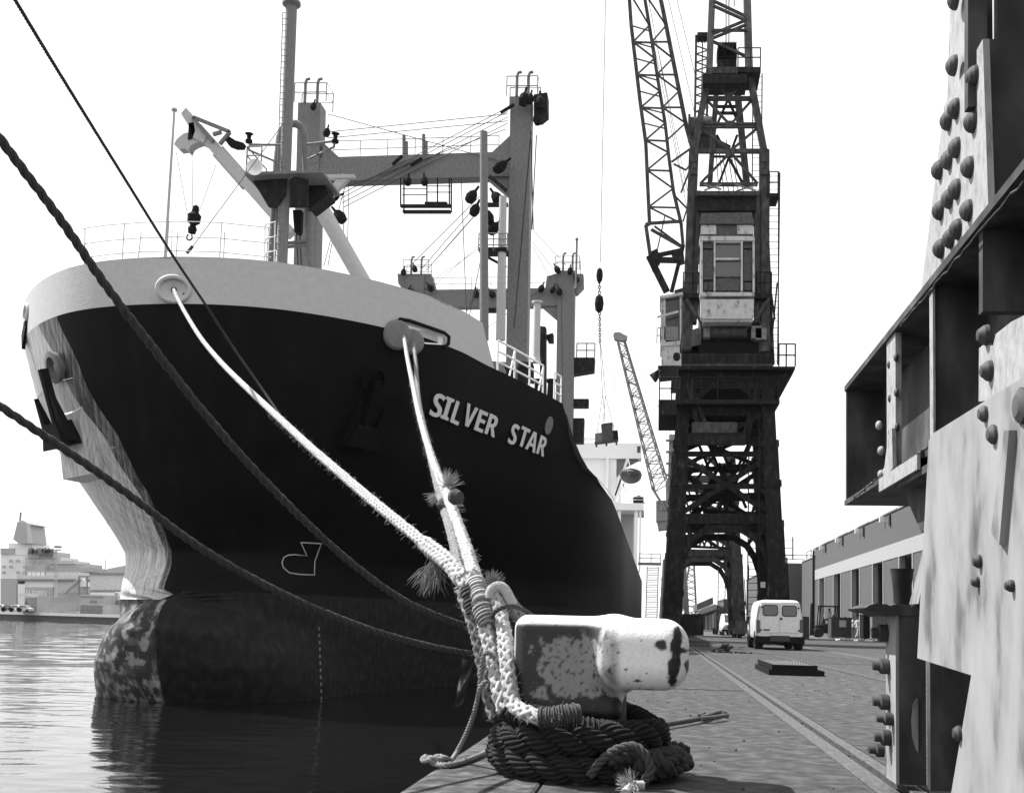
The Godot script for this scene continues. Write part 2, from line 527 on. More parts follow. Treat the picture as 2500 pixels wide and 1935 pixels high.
# ---------------------------------------------------------------- ground, quay and water
func build_ground() -> void:
	var w := StandardMaterial3D.new()
	w.resource_name = "dock_water"
	w.albedo_color = g(0.006); w.roughness = 0.03; w.metallic_specular = 0.75
	w.uv1_triplanar = true; w.uv1_world_triplanar = true; w.uv1_scale = Vector3(0.16, 0.16, 0.16)
	w.normal_enabled = true
	w.normal_texture = noise_tex(5, 0.03, [], 1024, 4, FastNoiseLite.TYPE_SIMPLEX_SMOOTH, true, 5.0)
	w.normal_scale = 0.06
	var b := MB.new()   # wavelets as real relief, finer where it is close
	var wn := FastNoiseLite.new()
	wn.seed = 21; wn.frequency = 0.8; wn.fractal_octaves = 2
	var wl := FastNoiseLite.new()
	wl.seed = 22; wl.frequency = 0.14; wl.fractal_octaves = 2
	for r in [[-34.0, EDGE + 0.05, -2.0, -44.0, 0.16], [-150.0, EDGE + 0.05, -44.0, -215.0, 0.7], [-150.0, -34.0, -2.0, -44.0, 0.7]]:
		var st: float = r[4]
		var nx := int((r[1] - r[0]) / st) + 1
		var nz := int((r[2] - r[3]) / st) + 1
		var f := b.v.size()
		for k in nz + 1:
			for i in nx + 1:
				var x := lerpf(r[0], r[1], float(i) / nx)
				var z := lerpf(r[2], r[3], float(k) / nz)
				var e := st * 0.5
				var rim := minf(minf(x - r[0], r[1] - x), minf(r[2] - z, z - r[3]))
				var amp := clampf(rim / 1.5, 0.0, 1.0) * (1.0 if z < -44.0 else lerpf(0.35, 1.0, clampf((-z - 10.0) / 30.0, 0.0, 1.0)))
				var h := (wn.get_noise_2d(x * 0.7, z * 1.5) * 0.018 + wl.get_noise_2d(x * 0.7, z * 1.5) * 0.045) * amp
				var hx := wn.get_noise_2d((x + e) * 0.7, z * 1.5) * 0.018 + wl.get_noise_2d((x + e) * 0.7, z * 1.5) * 0.045
				var hz := wn.get_noise_2d(x * 0.7, (z + e) * 1.5) * 0.018 + wl.get_noise_2d(x * 0.7, (z + e) * 1.5) * 0.045
				b.vert(Vector3(x, WATER + h, z), Vector3(-(hx * amp - h) / e, 1.0, -(hz * amp - h) / e).normalized())
		for k in nz:
			for i in nx:
				var a := f + k * (nx + 1) + i
				b.tri(a, a + 1, a + nx + 2); b.tri(a, a + nx + 2, a + nx + 1)
	b.face([Vector3(-900, WATER, 60), Vector3(EDGE + 0.05, WATER, 60), Vector3(EDGE + 0.05, WATER, -2), Vector3(-900, WATER, -2)], Vector3.UP)
	b.face([Vector3(-900, WATER, -2), Vector3(-150, WATER, -2), Vector3(-150, WATER, -900), Vector3(-900, WATER, -900)], Vector3.UP)
	b.face([Vector3(-150, WATER, -215), Vector3(EDGE + 0.05, WATER, -215), Vector3(EDGE + 0.05, WATER, -900), Vector3(-150, WATER, -900)], Vector3.UP)
	structure("water", b, w)
	b = MB.new()
	b.box(Vector3(EDGE, -7.0, -420.0), Vector3(EDGE + 0.6, -0.36, 30.0))
	structure("quay_wall", b, m_("quay_wall"))
	b = MB.new()   # bedding under the slabs, and the open ground beyond them
	b.face([Vector3(EDGE + 0.02, -0.06, 30), Vector3(260, -0.06, 30), Vector3(260, -0.06, -900), Vector3(EDGE + 0.02, -0.06, -900)], Vector3.UP)
	structure("ground", b, m_("concrete_dark"))
	var road := Node3D.new()
	road.name = "quay_pavement"
	road.set_meta("kind", "structure")
	add_child(road)
	# coping stones along the edge
	var z := 6.0
	var k := 0
	while z > -190.0:
		var l := rng.randf_range(1.55, 1.95) if z > -60.0 else 12.0
		var c := MB.new()
		var poly := PackedVector2Array([Vector2(EDGE, -0.36), Vector2(-0.56, -0.36), Vector2(-0.56, -0.004), Vector2(-0.575, 0.004), Vector2(EDGE + 0.09, 0.0), Vector2(EDGE + 0.04, -0.012), Vector2(EDGE + 0.01, -0.045), Vector2(EDGE, -0.10)])
		c.prism(poly, Vector3(0, rng.randf_range(-0.004, 0.004), z - 0.008), Vector3.RIGHT, Vector3.UP, Vector3(0, 0, -(l - 0.016)))
		part("coping_stone", c, m_("coping_stone"), road)
		z -= l
		k += 1
	# concrete bays
	var cols := [[-0.545, 1.075], [1.345, 3.05], [3.06, 6.6], [6.61, 10.6], [10.61, 15.0]]
	var kinds := ["concrete", "concrete_dark"]
	for ci in cols.size():
		z = 8.0 - ci * 1.3
		while z > -75.0:
			var l := 6.2 if ci > 0 else 4.4
			var o := slab("paving_slab", road, m_(kinds[0 if rng.randf() < 0.7 else 1]), Vector3(cols[ci][0], -0.05, z - l + 0.014), Vector3(cols[ci][1], rng.randf_range(-0.004, 0.003), z))
			o.name = "paving_slab" if road.get_node_or_null("paving_slab") == null else o.name
			z -= l
	b = MB.new()
	b.box(Vector3(EDGE + 0.66, -0.05, -420), Vector3(1.07, -0.003, -81.5))
	part("paving", b, m_("asphalt_far"), road)
	b = MB.new()
	b.box(Vector3(1.345, -0.05, -420), Vector3(60, -0.003, -81.5))
	b.box(Vector3(15.01, -0.05, -81.5), Vector3(60, -0.004, 20))
	part("paving", b, m_("asphalt_far"), road)
	# crane rails set in the paving: running head, open flangeway, guard strip
	for x in [1.20, 5.78]:
		var r := Node3D.new()
		r.name = "crane_rail" if x < 2.0 else "crane_rail_001"
		r.set_meta("kind", "structure")
		add_child(r)
		var hb := MB.new()
		hb.bevel_box(Vector3(x - 0.115, -0.2, -260), Vector3(x - 0.005, 0.006, 12), 0.008)
		part("rail_head", hb, m_("rail_steel"), r)
		hb = MB.new()
		hb.bevel_box(Vector3(x + 0.055, -0.2, -260), Vector3(x + 0.135, 0.004, 12), 0.006)
		part("guard_strip", hb, m_("rail_steel"), r)
		hb = MB.new()
		var zz := 4.0
		while zz > -40.0:   # packed dirt in the flangeway
			var l2 := rng.randf_range(0.3, 1.6)
			var top := rng.randf_range(-0.05, -0.022)
			hb.box(Vector3(x - 0.01, -0.09, zz - l2), Vector3(x + 0.06, top, zz))
			zz -= l2
		hb.box(Vector3(x - 0.01, -0.09, -260), Vector3(x + 0.06, -0.03, zz))
		var d := part("flangeway_dirt", hb, m_("dirt"), r)
		d.set_meta("kind", "stuff")
	# a railway track curving across the paving
	for ln in [[[2158, 1661], [1980, 1621], [1801, 1582], [1740, 1568]], [[2158, 1617], [2020, 1603], [1881, 1589], [1800, 1578]]]:
		var path := []
		for q in ln:
			path.append(py(q[0], q[1], 0.0))
		path.push_front(path[0] + (path[0] - path[1]).normalized() * 6.0)
		var rb := MB.new()
		for i in path.size() - 1:
			var dir: Vector3 = (path[i + 1] - path[i]).normalized()
			var side := dir.cross(Vector3.UP).normalized()
			for off in [-0.045, 0.055]:
				rb.beam(path[i] + side * off, path[i + 1] + side * off, 0.055, 0.03, Vector3.UP)
		var o := structure("track_rail", rb, m_("rail_steel"))

# ---------------------------------------------------------------- the ship: hull lines
const ST_S := [0.0, 0.1, 0.3, 0.7, 1.3, 2.2, 3.7, 5.5, 7.0, 10.0, 14.0, 20.0, 28.0]
const ST_DECK := [0.0, 1.25, 2.1, 3.05, 3.95, 4.95, 6.2, 7.0, 7.4, 8.4, 9.5, 10.3, 10.6]
const ST_LOW := [0.0, 0.85, 1.4, 1.95, 2.4, 2.8, 3.3, 3.8, 4.3, 5.4, 7.0, 9.0, 10.5]
const STEM := [[-4.0, -29.2], [0.6, -28.8], [1.2, -28.7], [1.6, -28.85], [2.0, -29.15], [2.5, -29.25], [3.0, -28.95], [4.0, -28.25], [5.5, -27.6], [7.0, -27.2], [8.8, -26.85], [10.1, -26.8]]
const FLARE := [[-4.0, 0.0], [1.5, 0.0], [2.5, 0.10], [4.0, 0.36], [5.5, 0.66], [7.0, 0.86], [8.8, 1.0], [10.1, 1.0]]
const NOSE := [[-4.0, -30.2], [-3.0, -29.2], [-1.6, -28.1], [-0.6, -27.5], [0.3, -27.3], [0.8, -27.5], [1.1, -27.9], [1.3, -28.6], [1.5, -29.6]]
func lut(t: Array, x: float) -> float:
	if x <= t[0][0]:
		return t[0][1]
	for i in t.size() - 1:
		if x <= t[i + 1][0]:
			var k: float = (x - t[i][0]) / (t[i + 1][0] - t[i][0])
			return lerpf(t[i][1], t[i + 1][1], k)
	return t[-1][1]
func half_hull(s: float, y: float) -> float:
	if s <= 0.0:
		return 0.0
	var f := lut(FLARE, y)
	var q := sqrt(s)
	for i in ST_S.size() - 1:
		if s <= ST_S[i + 1]:
			var k: float = (q - sqrt(ST_S[i])) / (sqrt(ST_S[i + 1]) - sqrt(ST_S[i]))
			return lerpf(lerpf(ST_LOW[i], ST_DECK[i], f), lerpf(ST_LOW[i + 1], ST_DECK[i + 1], f), k)
	var aft := clampf((s - 28.0) / 8.0, 0.0, 1.0)
	return lerpf(lerpf(10.5, 10.6, f), 10.6, aft)
func half_bulb(z: float, y: float) -> float:
	if y > 1.4:
		return 0.0
	var s := lut(NOSE, y) - z
	if s <= 0.0:
		return 0.0
	var full := 3.45 * sqrt(maxf(0.0, 1.0 - pow((y + 1.7) / 3.06, 2.0)))
	return full * sqrt(1.0 - pow(1.0 - minf(s / 4.0, 1.0), 2.0))
func hull_half(z: float, y: float) -> float:
	var a := half_hull(lut(STEM, y) - z, y)
	var b := half_bulb(z, y)
	return -smin(-a, -b, 0.5) if b > 0.0 and a > 0.0 else maxf(a, b)
func hull_hit(u: float, v: float) -> Vector3:   # where the line of sight meets the port side
	var d := ray(u, v)
	var t := 18.0
	while t < 200.0:
		var p := Vector3(0, EYE, 0) + d * t
		if p.x < SHIP_X + hull_half(p.z, p.y) and p.z < lut(STEM, p.y) + 2.0 and p.x > SHIP_X - 12.0 and hull_half(p.z, p.y) > 0.0 and p.x > SHIP_X - hull_half(p.z, p.y):
			var lo := t - 0.1
			var hi := t
			for i in 12:
				var m := (lo + hi) / 2.0
				var q := Vector3(0, EYE, 0) + d * m
				if q.x < SHIP_X + hull_half(q.z, q.y) and q.x > SHIP_X - hull_half(q.z, q.y):
					hi = m
				else:
					lo = m
			return Vector3(0, EYE, 0) + d * hi
		t += 0.1
	return Vector3(0, EYE, 0) + d * 30.0
func hull_normal(p: Vector3) -> Vector3:
	var e := 0.05
	var side := 1.0 if p.x > SHIP_X else -1.0
	return Vector3(side, -(hull_half(p.z, p.y + e) - hull_half(p.z, p.y - e)) / (2 * e), -(hull_half(p.z + e, p.y) - hull_half(p.z - e, p.y)) / (2 * e)).normalized()
func deck_top(z: float) -> float:
	return lut([[-200.0, 6.9], [-48.0, 6.9], [-44.5, 7.1], [-42.5, 7.6], [-41.0, 8.25], [-40.6, 8.8], [0.0, 8.8]], z)

var ship: Node3D

func hull_patch(side: float, y0: float, y1: float, rows: int, ss: Array, from_band := -1.0, to_band := -1.0) -> MB:   # bands: multiples of the line where the painted sunlit tone starts; ss then runs from 0 to 1
	var pts := []
	for i in rows + 1:
		var t := float(i) / rows
		var row := []
		for s in ss:
			var yy := lerpf(y0, y1, t)
			var sun_line := sun_edge(yy)   # the painted sunlit tone starts behind this line
			if from_band >= 0.0:
				var last := 16.5 if to_band < 0.0 else sun_line * to_band + 0.06 * to_band
				s = lerpf(sun_line * from_band + 0.06 * from_band, last, s)
			var nose := maxf(lut(STEM, yy), lut(NOSE, yy))
			var z: float = -26.85 - s + (nose + 26.85) * maxf(0.0, 1.0 - s / 14.0)
			if y1 > 5.0:
				yy = lerpf(y0, deck_top(z), t)
			var w := hull_half(z, yy) if s > 0.0 else 0.0
			if s > 136.0:
				w *= sqrt(maxf(0.0, 1.0 - pow((s - 136.0) / 9.0, 2.0))) * 0.6 + 0.4
			row.append(Vector3(SHIP_X + side * w, yy, z))
		pts.append(row)
	var b := MB.new()
	b.grid(pts, func(p): return Vector3(side, -0.2, 0.3) if absf(p.x - SHIP_X) > 0.3 else Vector3(side * 0.2, 0, 1))
	return b

func sun_edge(y: float) -> float:  # where the sunlit tone painted on the starboard bow begins
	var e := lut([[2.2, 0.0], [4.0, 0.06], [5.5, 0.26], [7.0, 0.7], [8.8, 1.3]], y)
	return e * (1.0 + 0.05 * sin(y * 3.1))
func build_ship() -> void:
	ship = thing("cargo_ship", "large black-hulled cargo ship with grey bulwark and bulbous bow moored at the quay", "ship", Vector3(SHIP_X, WATER, -95))
	var ss := []
	for i in 40:
		ss.append(pow(i / 39.0, 2.0) * 14.0)
	for s in [15.0, 16.5, 18.0, 20.0, 22.0, 25.0, 28.0, 32.0, 36.0, 60.0, 90.0, 120.0, 136.0, 139.0, 142.0, 144.0, 145.0]:
		ss.append(s)
	var fine := []   # the painted sunlit tone covers the starboard fore body
	for s in ss:
		if s <= 16.5:
			fine.append(s / 16.5)
	part("hull", hull_patch(1.0, 1.38, 8.8, 46, ss), m_("hull_black"), ship)
	part("hull_bottom", hull_patch(1.0, -4.0, 1.38, 60, ss), m_("hull_boot"), ship)
	part("hull_bow_plating", hull_patch(-1.0, 1.12, 8.8, 50, fine, 1.3), m_("hull_weathered"), ship).set_meta("label", "starboard bow with sunlight put into its pale tone, over streaked weathering")
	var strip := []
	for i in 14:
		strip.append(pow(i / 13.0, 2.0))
	part("stem_plating", hull_patch(-1.0, 1.12, 8.8, 50, strip, 0.0, 0.72), m_("hull_black"), ship)  # dark side of the painted sun edge
	part("stem_plating", hull_patch(-1.0, 1.12, 8.8, 50, strip, 0.72, 1.3), m_("hull_streaked"), ship)  # streaked band softening the painted sun edge
	var rest := []
	for s in ss:
		if s >= 16.5:
			rest.append(s)
	part("hull_side", hull_patch(-1.0, 1.12, 8.8, 20, rest), m_("hull_black"), ship)
	part("hull_bulb", hull_patch(-1.0, -4.0, 1.12, 60, ss), m_("bulb_paint"), ship).set_meta("label", "bulbous bow with flaking paint, toned paler on its sunlit starboard side")
	# decks
	var dk := MB.new()
	for i in ss.size() - 1:
		var za: float = -26.85 - ss[i]
		var zb: float = -26.85 - ss[i + 1]
		if ss[i] > 136.0:
			continue
		var ya := deck_top(za) - 0.02
		var yb := deck_top(zb) - 0.02
		var wa := half_hull(ss[i], 8.8) - 0.05
		var wb := half_hull(ss[i + 1], 8.8) - 0.05
		if i == 0:
			wa = 0.02
		dk.face([Vector3(SHIP_X - wa, ya, za), Vector3(SHIP_X + wa, ya, za), Vector3(SHIP_X + wb, yb, zb), Vector3(SHIP_X - wb, yb, zb)], Vector3.UP)
	part("deck", dk, m_("mast_grey"), ship)
	# bulwark round the bow, ending in a slant on each side
	var bw := MB.new()
	var curve := []
	for i in 60:
		var s := pow(i / 59.0, 2.0) * 7.6
		curve.append(s)
	for side in [1.0, -1.0]:
		for layer in [0.0, 0.10]:
			var pts := []
			for t in [0.0, 0.33, 0.66, 1.0]:
				var row := []
				for s in curve:
					var ends: float = s * (1.0 - 0.11 * t)
					var w := maxf(half_hull(ends, 8.8) - layer, 0.0)
					row.append(Vector3(SHIP_X + side * w, 8.8 + 1.25 * t, -26.85 - ends - (layer if s < 0.2 else 0.0)))
				pts.append(row)
			bw.grid(pts, func(p): return (Vector3(side, 0, 0.4) if absf(p.x - SHIP_X) > 0.3 else Vector3(0, 0, 1)) * (1.0 if layer == 0.0 else -1.0))
		for j in curve.size() - 1:
			var e0: float = curve[j] * 0.89
			var e1: float = curve[j + 1] * 0.89
			var w0 := half_hull(e0, 8.8)
			var w1 := half_hull(e1, 8.8)
			var o0 := Vector3(SHIP_X + side * w0, 10.055, -26.85 - e0)
			var o1 := Vector3(SHIP_X + side * w1, 10.055, -26.85 - e1)
			var i0 := Vector3(SHIP_X + side * maxf(w0 - 0.16, 0), 10.055, -26.85 - e0 - 0.02)
			var i1 := Vector3(SHIP_X + side * maxf(w1 - 0.16, 0), 10.055, -26.85 - e1 - 0.02)
			bw.face([o0, o1, i1, i0], Vector3.UP)
			bw.face([o0, o1, o1 - Vector3(0, 0.05, 0), o0 - Vector3(0, 0.05, 0)], Vector3(side, 0, 0.5))
		var se := 7.6
		var we := half_hull(se, 8.8)
		var wt := half_hull(se * 0.89, 8.8)
		bw.face([Vector3(SHIP_X + side * we, 8.8, -26.85 - se), Vector3(SHIP_X + side * (we - 0.1), 8.8, -26.85 - se), Vector3(SHIP_X + side * (wt - 0.1), 10.05, -26.85 - se * 0.89), Vector3(SHIP_X + side * wt, 10.05, -26.85 - se * 0.89)], Vector3(0, 0, -1))
	part("bulwark", bw, m_("ship_grey"), ship)
	# centre chock at the stem: thick ring with a dished plate
	var ck := Vector3(SHIP_X + 0.27, 9.16, -26.86)
	var cn := Vector3(0.35, -0.05, 1.0).normalized()
	var fl := MB.new()
	var ring := []
	var ex := cn.cross(Vector3.UP).normalized() * -1.0
	var ey := cn.cross(ex).normalized()
	if ey.y < 0:
		ey = -ey
	for i in 28:
		ring.append(ck + cn * 0.12 + ex * cos(TAU * i / 28) * 0.40 + ey * sin(TAU * i / 28) * 0.32)
	fl.tube(ring, 0.07, 8, false, true)
	part("bow_chock", fl, m_("ship_grey"), ship)
	fl = MB.new()
	fl.lathe([Vector2(0.37, 0.14), Vector2(0.30, 0.10), Vector2(0.16, 0.06), Vector2(0.07, 0.03)], ck, cn, 24)
	var dish := part("chock_dish", fl, m_("ship_grey"), ship)
	fl = MB.new()
	fl.lathe([Vector2(0.08, 0.035), Vector2(0.0, 0.035)], ck, cn, 16)
	part("chock_hole", fl, m_("dark_gear"), dish)
	fl = MB.new()
	fl.lathe([Vector2(0.05, 0.09), Vector2(0.0, 0.10)], ck + ex * 0.27 - ey * 0.10, cn, 4)
	part("chock_roller", fl, m_("dark_gear"), dish)
	# a smaller chock and a diamond opening on the starboard bow
	for q in [[80, 765, 0.26, "ship_grey", 9.35], [70, 810, 0.30, "dark_gear", 8.85]]:
		var p := pz(q[0], q[1], -29.9)
		p.x = SHIP_X - half_hull(-26.85 - p.z, 8.8) - 0.03
		var sn := Vector3(-0.75, 0, 0.66)
		var sb := MB.new()
		var sx := sn.cross(Vector3.UP).normalized()
		if q[3] == "ship_grey":
			var rr := []
			for i in 20:
				rr.append(p + sx * cos(TAU * i / 20) * q[2] + Vector3.UP * sin(TAU * i / 20) * q[2])
			sb.tube(rr, 0.06, 6, false, true)
			sb.lathe([Vector2(q[2], 0.02), Vector2(0.05, -0.05)], p, sn, 16)
		else:
			sb.prism(PackedVector2Array([Vector2(-0.28, 0.05), Vector2(-0.1, 0.42), Vector2(0.28, -0.05), Vector2(0.1, -0.5)]), p - sn * 0.05, sx, Vector3.UP, sn * 0.10)
		part("fairlead", sb, m_(q[3]), ship)
	# port roller fairlead: two grey discs below a tubular frame and a white sky panel
	var c1 := hull_hit(966, 818)
	var c2 := hull_hit(1003, 835)
	var hn := hull_normal(c1)
	for c in [[c1, 0.42], [c2, 0.36]]:
		var db := MB.new()
		db.lathe([Vector2(c[1], 0.0), Vector2(c[1], 0.12), Vector2(c[1] - 0.06, 0.17), Vector2(0.14, 0.19), Vector2(0.0, 0.20)], c[0], (hn + Vector3(0, 0.15, 0.35)).normalized(), 26)
		part("roller_plate", db, m_("mast_grey"), ship)
	var fr := MB.new()
	var fp := []
	for q in [[953, 812], [954, 792], [966, 779], [990, 783], [1040, 800], [1075, 812], [1087, 822], [1086, 838], [1076, 850]]:
		fp.append(hull_hit(q[0], maxf(q[1], 818)) + Vector3(0.12, 0, 0.05))
		fp[-1] = Vector3(fp[-1].x, pz(q[0], q[1], fp[-1].z).y, fp[-1].z)
	fr.tube(fp, 0.055, 8)
	part("fairlead_frame", fr, m_("dark_gear"), ship)
	var op := MB.new()
	var oq := []
	for q in [[962, 808], [968, 788], [1040, 806], [1080, 822], [1078, 842], [1040, 840], [1000, 832]]:
		var h := hull_hit(q[0], maxf(q[1], 818))
		h = Vector3(h.x, pz(q[0], q[1], h.z).y, h.z) + Vector3(0.03, 0, 0.02)
		oq.append(h)
	for i in range(1, oq.size() - 1):
		op.face([oq[0], oq[i], oq[i + 1]], hn)
	part("fairlead_opening", op, m_("rail_white"), ship)  # white panel painted as bright sky seen through the frame
	# anchors in their pockets
	build_anchor("stockless anchor hanging on the sunlit starboard bow", "dark_gear", Vector3(0, 0, 0), -1.0)
	build_anchor("stockless anchor housed on the shaded port bow", "hull_black", Vector3(0, 0, 0), 1.0)
	# name on the bow, letter by letter
	var font := SystemFont.new()
	font.font_names = PackedStringArray(["Droid Sans"])
	font.font_weight = 700
	var word := "SILVERSTAR"
	var spots := [[430, 884], [490, 903], [548, 930], [632, 951], [702, 982], [770, 1008], [914, 1067], [976, 1084], [1032, 1113], [1090, 1138]]
	for i in word.length():
		var u: float = 900.0 + spots[i][0] / 2.6
		var vv: float = 650.0 + spots[i][1] / 2.6
		var p := hull_hit(u, vv)
		var nn := hull_normal(p)
		var side := Vector3(nn.z, 0, -nn.x).normalized()   # aft along the side
		if side.z > 0:
			side = -side
		side = (side + Vector3(0, -0.045, 0)).normalized()
		var up := nn.cross(side).normalized()
		if up.y < 0:
			up = -up
		var tm := TextMesh.new()
		tm.text = word[i]; tm.font = font; tm.font_size = 64; tm.pixel_size = 0.0188; tm.depth = 0.02
		inst("name_letter", tm, m_("letter_grey"), ship, Transform3D(Basis(side * 1.1, up * 0.78, nn), p + nn * 0.05))
	# disc mark aft of the name, bulb mark, draught marks
	var mk := MB.new()
	var dc := hull_hit(1338, 1038)
	mk.lathe([Vector2(0.33, 0.02), Vector2(0.33, 0.05), Vector2(0.0, 0.05)], dc, hull_normal(dc), 24)
	part("disc_mark", mk, m_("mast_grey"), ship)
	mk = MB.new()
	var bp := []
	for q in [[733, 1323], [783, 1326], [776, 1345], [767, 1370], [766, 1403], [730, 1402], [704, 1398], [690, 1385], [687, 1372], [692, 1360], [703, 1354], [720, 1353], [748, 1356], [733, 1323]]:
		bp.append(hull_mark(q[0], q[1]))
	mk.tube(bp, 0.018, 5)
	part("bulb_mark", mk, m_("ship_grey"), ship)
	mk = MB.new()
	for i in 13:
		var a := hull_mark(777 + i * 0.6, 1530 + i * 17)
		var c := hull_mark(777 + i * 0.6, 1538 + i * 17)
		mk.beam(a, c, 0.05, 0.02)
	part("draught_marks", mk, m_("mast_grey"), ship).set_meta("kind", "stuff")
	# plating seams: raised weld lines across the fore body
	for yy in [3.4, 5.2, 7.1]:
		for side in [1.0, -1.0]:
			var sm := MB.new()
			var line := []
			for i in 36:
				var s := pow(i / 35.0, 2.0) * 30.0 + (0.02 if side > 0.0 else sun_edge(yy) + 0.05)
				var z: float = lut(STEM, yy) - s
				line.append(Vector3(SHIP_X + side * hull_half(z, yy), yy, z))
			sm.tube(line, 0.012, 4)
			part("plate_seam", sm, m_("hull_black" if side > 0 else "hull_weathered"), ship)  # starboard seams share the painted sunlit tone
func hull_mark(u: float, v: float) -> Vector3:
	var p := hull_hit(u, v)
	return p + hull_normal(p) * 0.02

func build_anchor(label: String, mat: String, _o: Vector3, side: float) -> void:
	# flukes and crown flat against the plating, shank up into the hawse pipe
	var c := hull_hit(882, 1040) if side > 0 else Vector3.ZERO
	var zc := c.z if side > 0 else -28.6
	var yc := c.y if side > 0 else 6.0
	var xx := hull_half(zc, yc)
	c = Vector3(SHIP_X + side * xx, yc, zc)
	var nn := hull_normal(c)
	if side < 0:
		nn = Vector3(-absf(nn.x), nn.y, nn.z)
	var a := Vector3(nn.z, 0, -nn.x).normalized()
	var up := nn.cross(a).normalized()
	if up.y < 0:
		up = -up
	var t := thing("anchor", label, "anchor", c)
	if side < 0:
		a *= 1.35; up *= 1.15; nn *= 1.25
	var off := 0.34 if side < 0 else 0.16
	var o := c + nn * off
	var b := MB.new()
	b.beam(o - up * 0.1, o + up * 1.35, 0.20, 0.22, nn)
	part("shank", b, m_(mat), t)
	b = MB.new()
	b.hexa([o - a * 0.55 - up * 0.55 - nn * 0.22, o + a * 0.55 - up * 0.55 - nn * 0.22, o + a * 0.55 - up * 0.55 + nn * 0.24, o - a * 0.55 - up * 0.55 + nn * 0.24,
		o - a * 0.34 + up * 0.05 - nn * 0.18, o + a * 0.34 + up * 0.05 - nn * 0.18, o + a * 0.34 + up * 0.05 + nn * 0.2, o - a * 0.34 + up * 0.05 + nn * 0.2])
	part("crown", b, m_(mat), t)
	for s in [-1.0, 1.0]:
		b = MB.new()
		var k: Vector3 = o + a * 0.42 * s
		b.hexa([k - a * 0.16 - up * 0.45 - nn * 0.1, k + a * 0.16 - up * 0.45 - nn * 0.1, k + a * 0.16 - up * 0.45 + nn * 0.12, k - a * 0.16 - up * 0.45 + nn * 0.12,
			k - a * 0.03 + up * 0.72 + nn * 0.10, k + a * 0.03 + up * 0.72 + nn * 0.10, k + a * 0.03 + up * 0.72 + nn * 0.18, k - a * 0.03 + up * 0.72 + nn * 0.18])
		part("fluke", b, m_(mat), t)
	b = MB.new()
	b.lathe([Vector2(0.40, 0.0), Vector2(0.46, off * 0.5), Vector2(0.30, off * 0.6), Vector2(0.26, 0.0)], c + up * 1.35, nn, 18)
	part("hawse_lip", b, m_("hull_black" if side > 0 else "mast_grey"), ship)
	if side < 0:   # the bolster that carries the anchor
		b = MB.new()
		b.hexa([c - a * 0.75 - up * 1.5 - nn * 0.2, c + a * 0.75 - up * 1.5 - nn * 0.2, c + a * 0.75 - up * 1.3 + nn * 0.22, c - a * 0.75 - up * 1.3 + nn * 0.22,
			c - a * 0.6 + up * 0.4 - nn * 0.2, c + a * 0.6 + up * 0.4 - nn * 0.2, c + a * 0.55 + up * 0.2 + nn * 0.09, c - a * 0.55 + up * 0.2 + nn * 0.09])
		part("anchor_bolster", b, m_("hull_weathered"), ship)  # bolster takes the painted sunlit tone of the bow

# ---------------------------------------------------------------- masts, goal posts, wires and deck fittings of the ship
func wirez(b: MB, z: float, pts: Array, r: float, sag := 0.0) -> void:
	var a := pz(pts[0], pts[1], z)
	var c := pz(pts[2], pts[3], z)
	var line := []
	var n := 10 if sag > 0.0 else 1
	for i in n + 1:
		var t := float(i) / n
		line.append(a.lerp(c, t) - Vector3(0, sag * 4.0 * t * (1.0 - t), 0))
	b.tube(line, r, 5, false)
func polyz(b: MB, z: float, depth: float, pts: Array) -> void:   # a plate of the given outline (photo pixels) at its own distance, with thickness
	var poly := PackedVector2Array()
	for q in pts:
		var p := pz(q[0], q[1], z)
		poly.append(Vector2(p.x, p.y))
	b.prism(poly, Vector3(0, 0, z - depth), Vector3.RIGHT, Vector3.UP, Vector3(0, 0, depth))
func block(parent: Node3D, u: float, v: float, z: float, size: float, lean := 0.0) -> void:   # a cargo pulley block: two cheeks round a sheave, with a strap
	var p := pz(u, v, z)
	var ax := Vector3(sin(lean), cos(lean), 0)
	var b := MB.new()
	size *= 0.62
	b.lathe([Vector2(0.0, -size * 0.62), Vector2(size * 0.30, -size * 0.5), Vector2(size * 0.42, -size * 0.12), Vector2(size * 0.32, size * 0.25), Vector2(size * 0.10, size * 0.5), Vector2(size * 0.09, size * 0.85), Vector2(0.0, size * 0.9)], p, ax, 10)
	part("pulley_block", b, m_("dark_gear"), parent)
func railing(parent: Node3D, pts: Array, h: float, r: float, mat: Material, rails := 3, called := "railing") -> void:   # posts at the points, rails between
	var b := MB.new()
	for p in pts:
		b.tube([p, p + Vector3(0, h, 0)], r, 5)
	for k in rails:
		var y := h * (k + 1) / rails
		var line := []
		for p in pts:
			line.append(p + Vector3(0, y, 0))
		b.tube(line, r, 5)
	part(called, b, mat, parent)

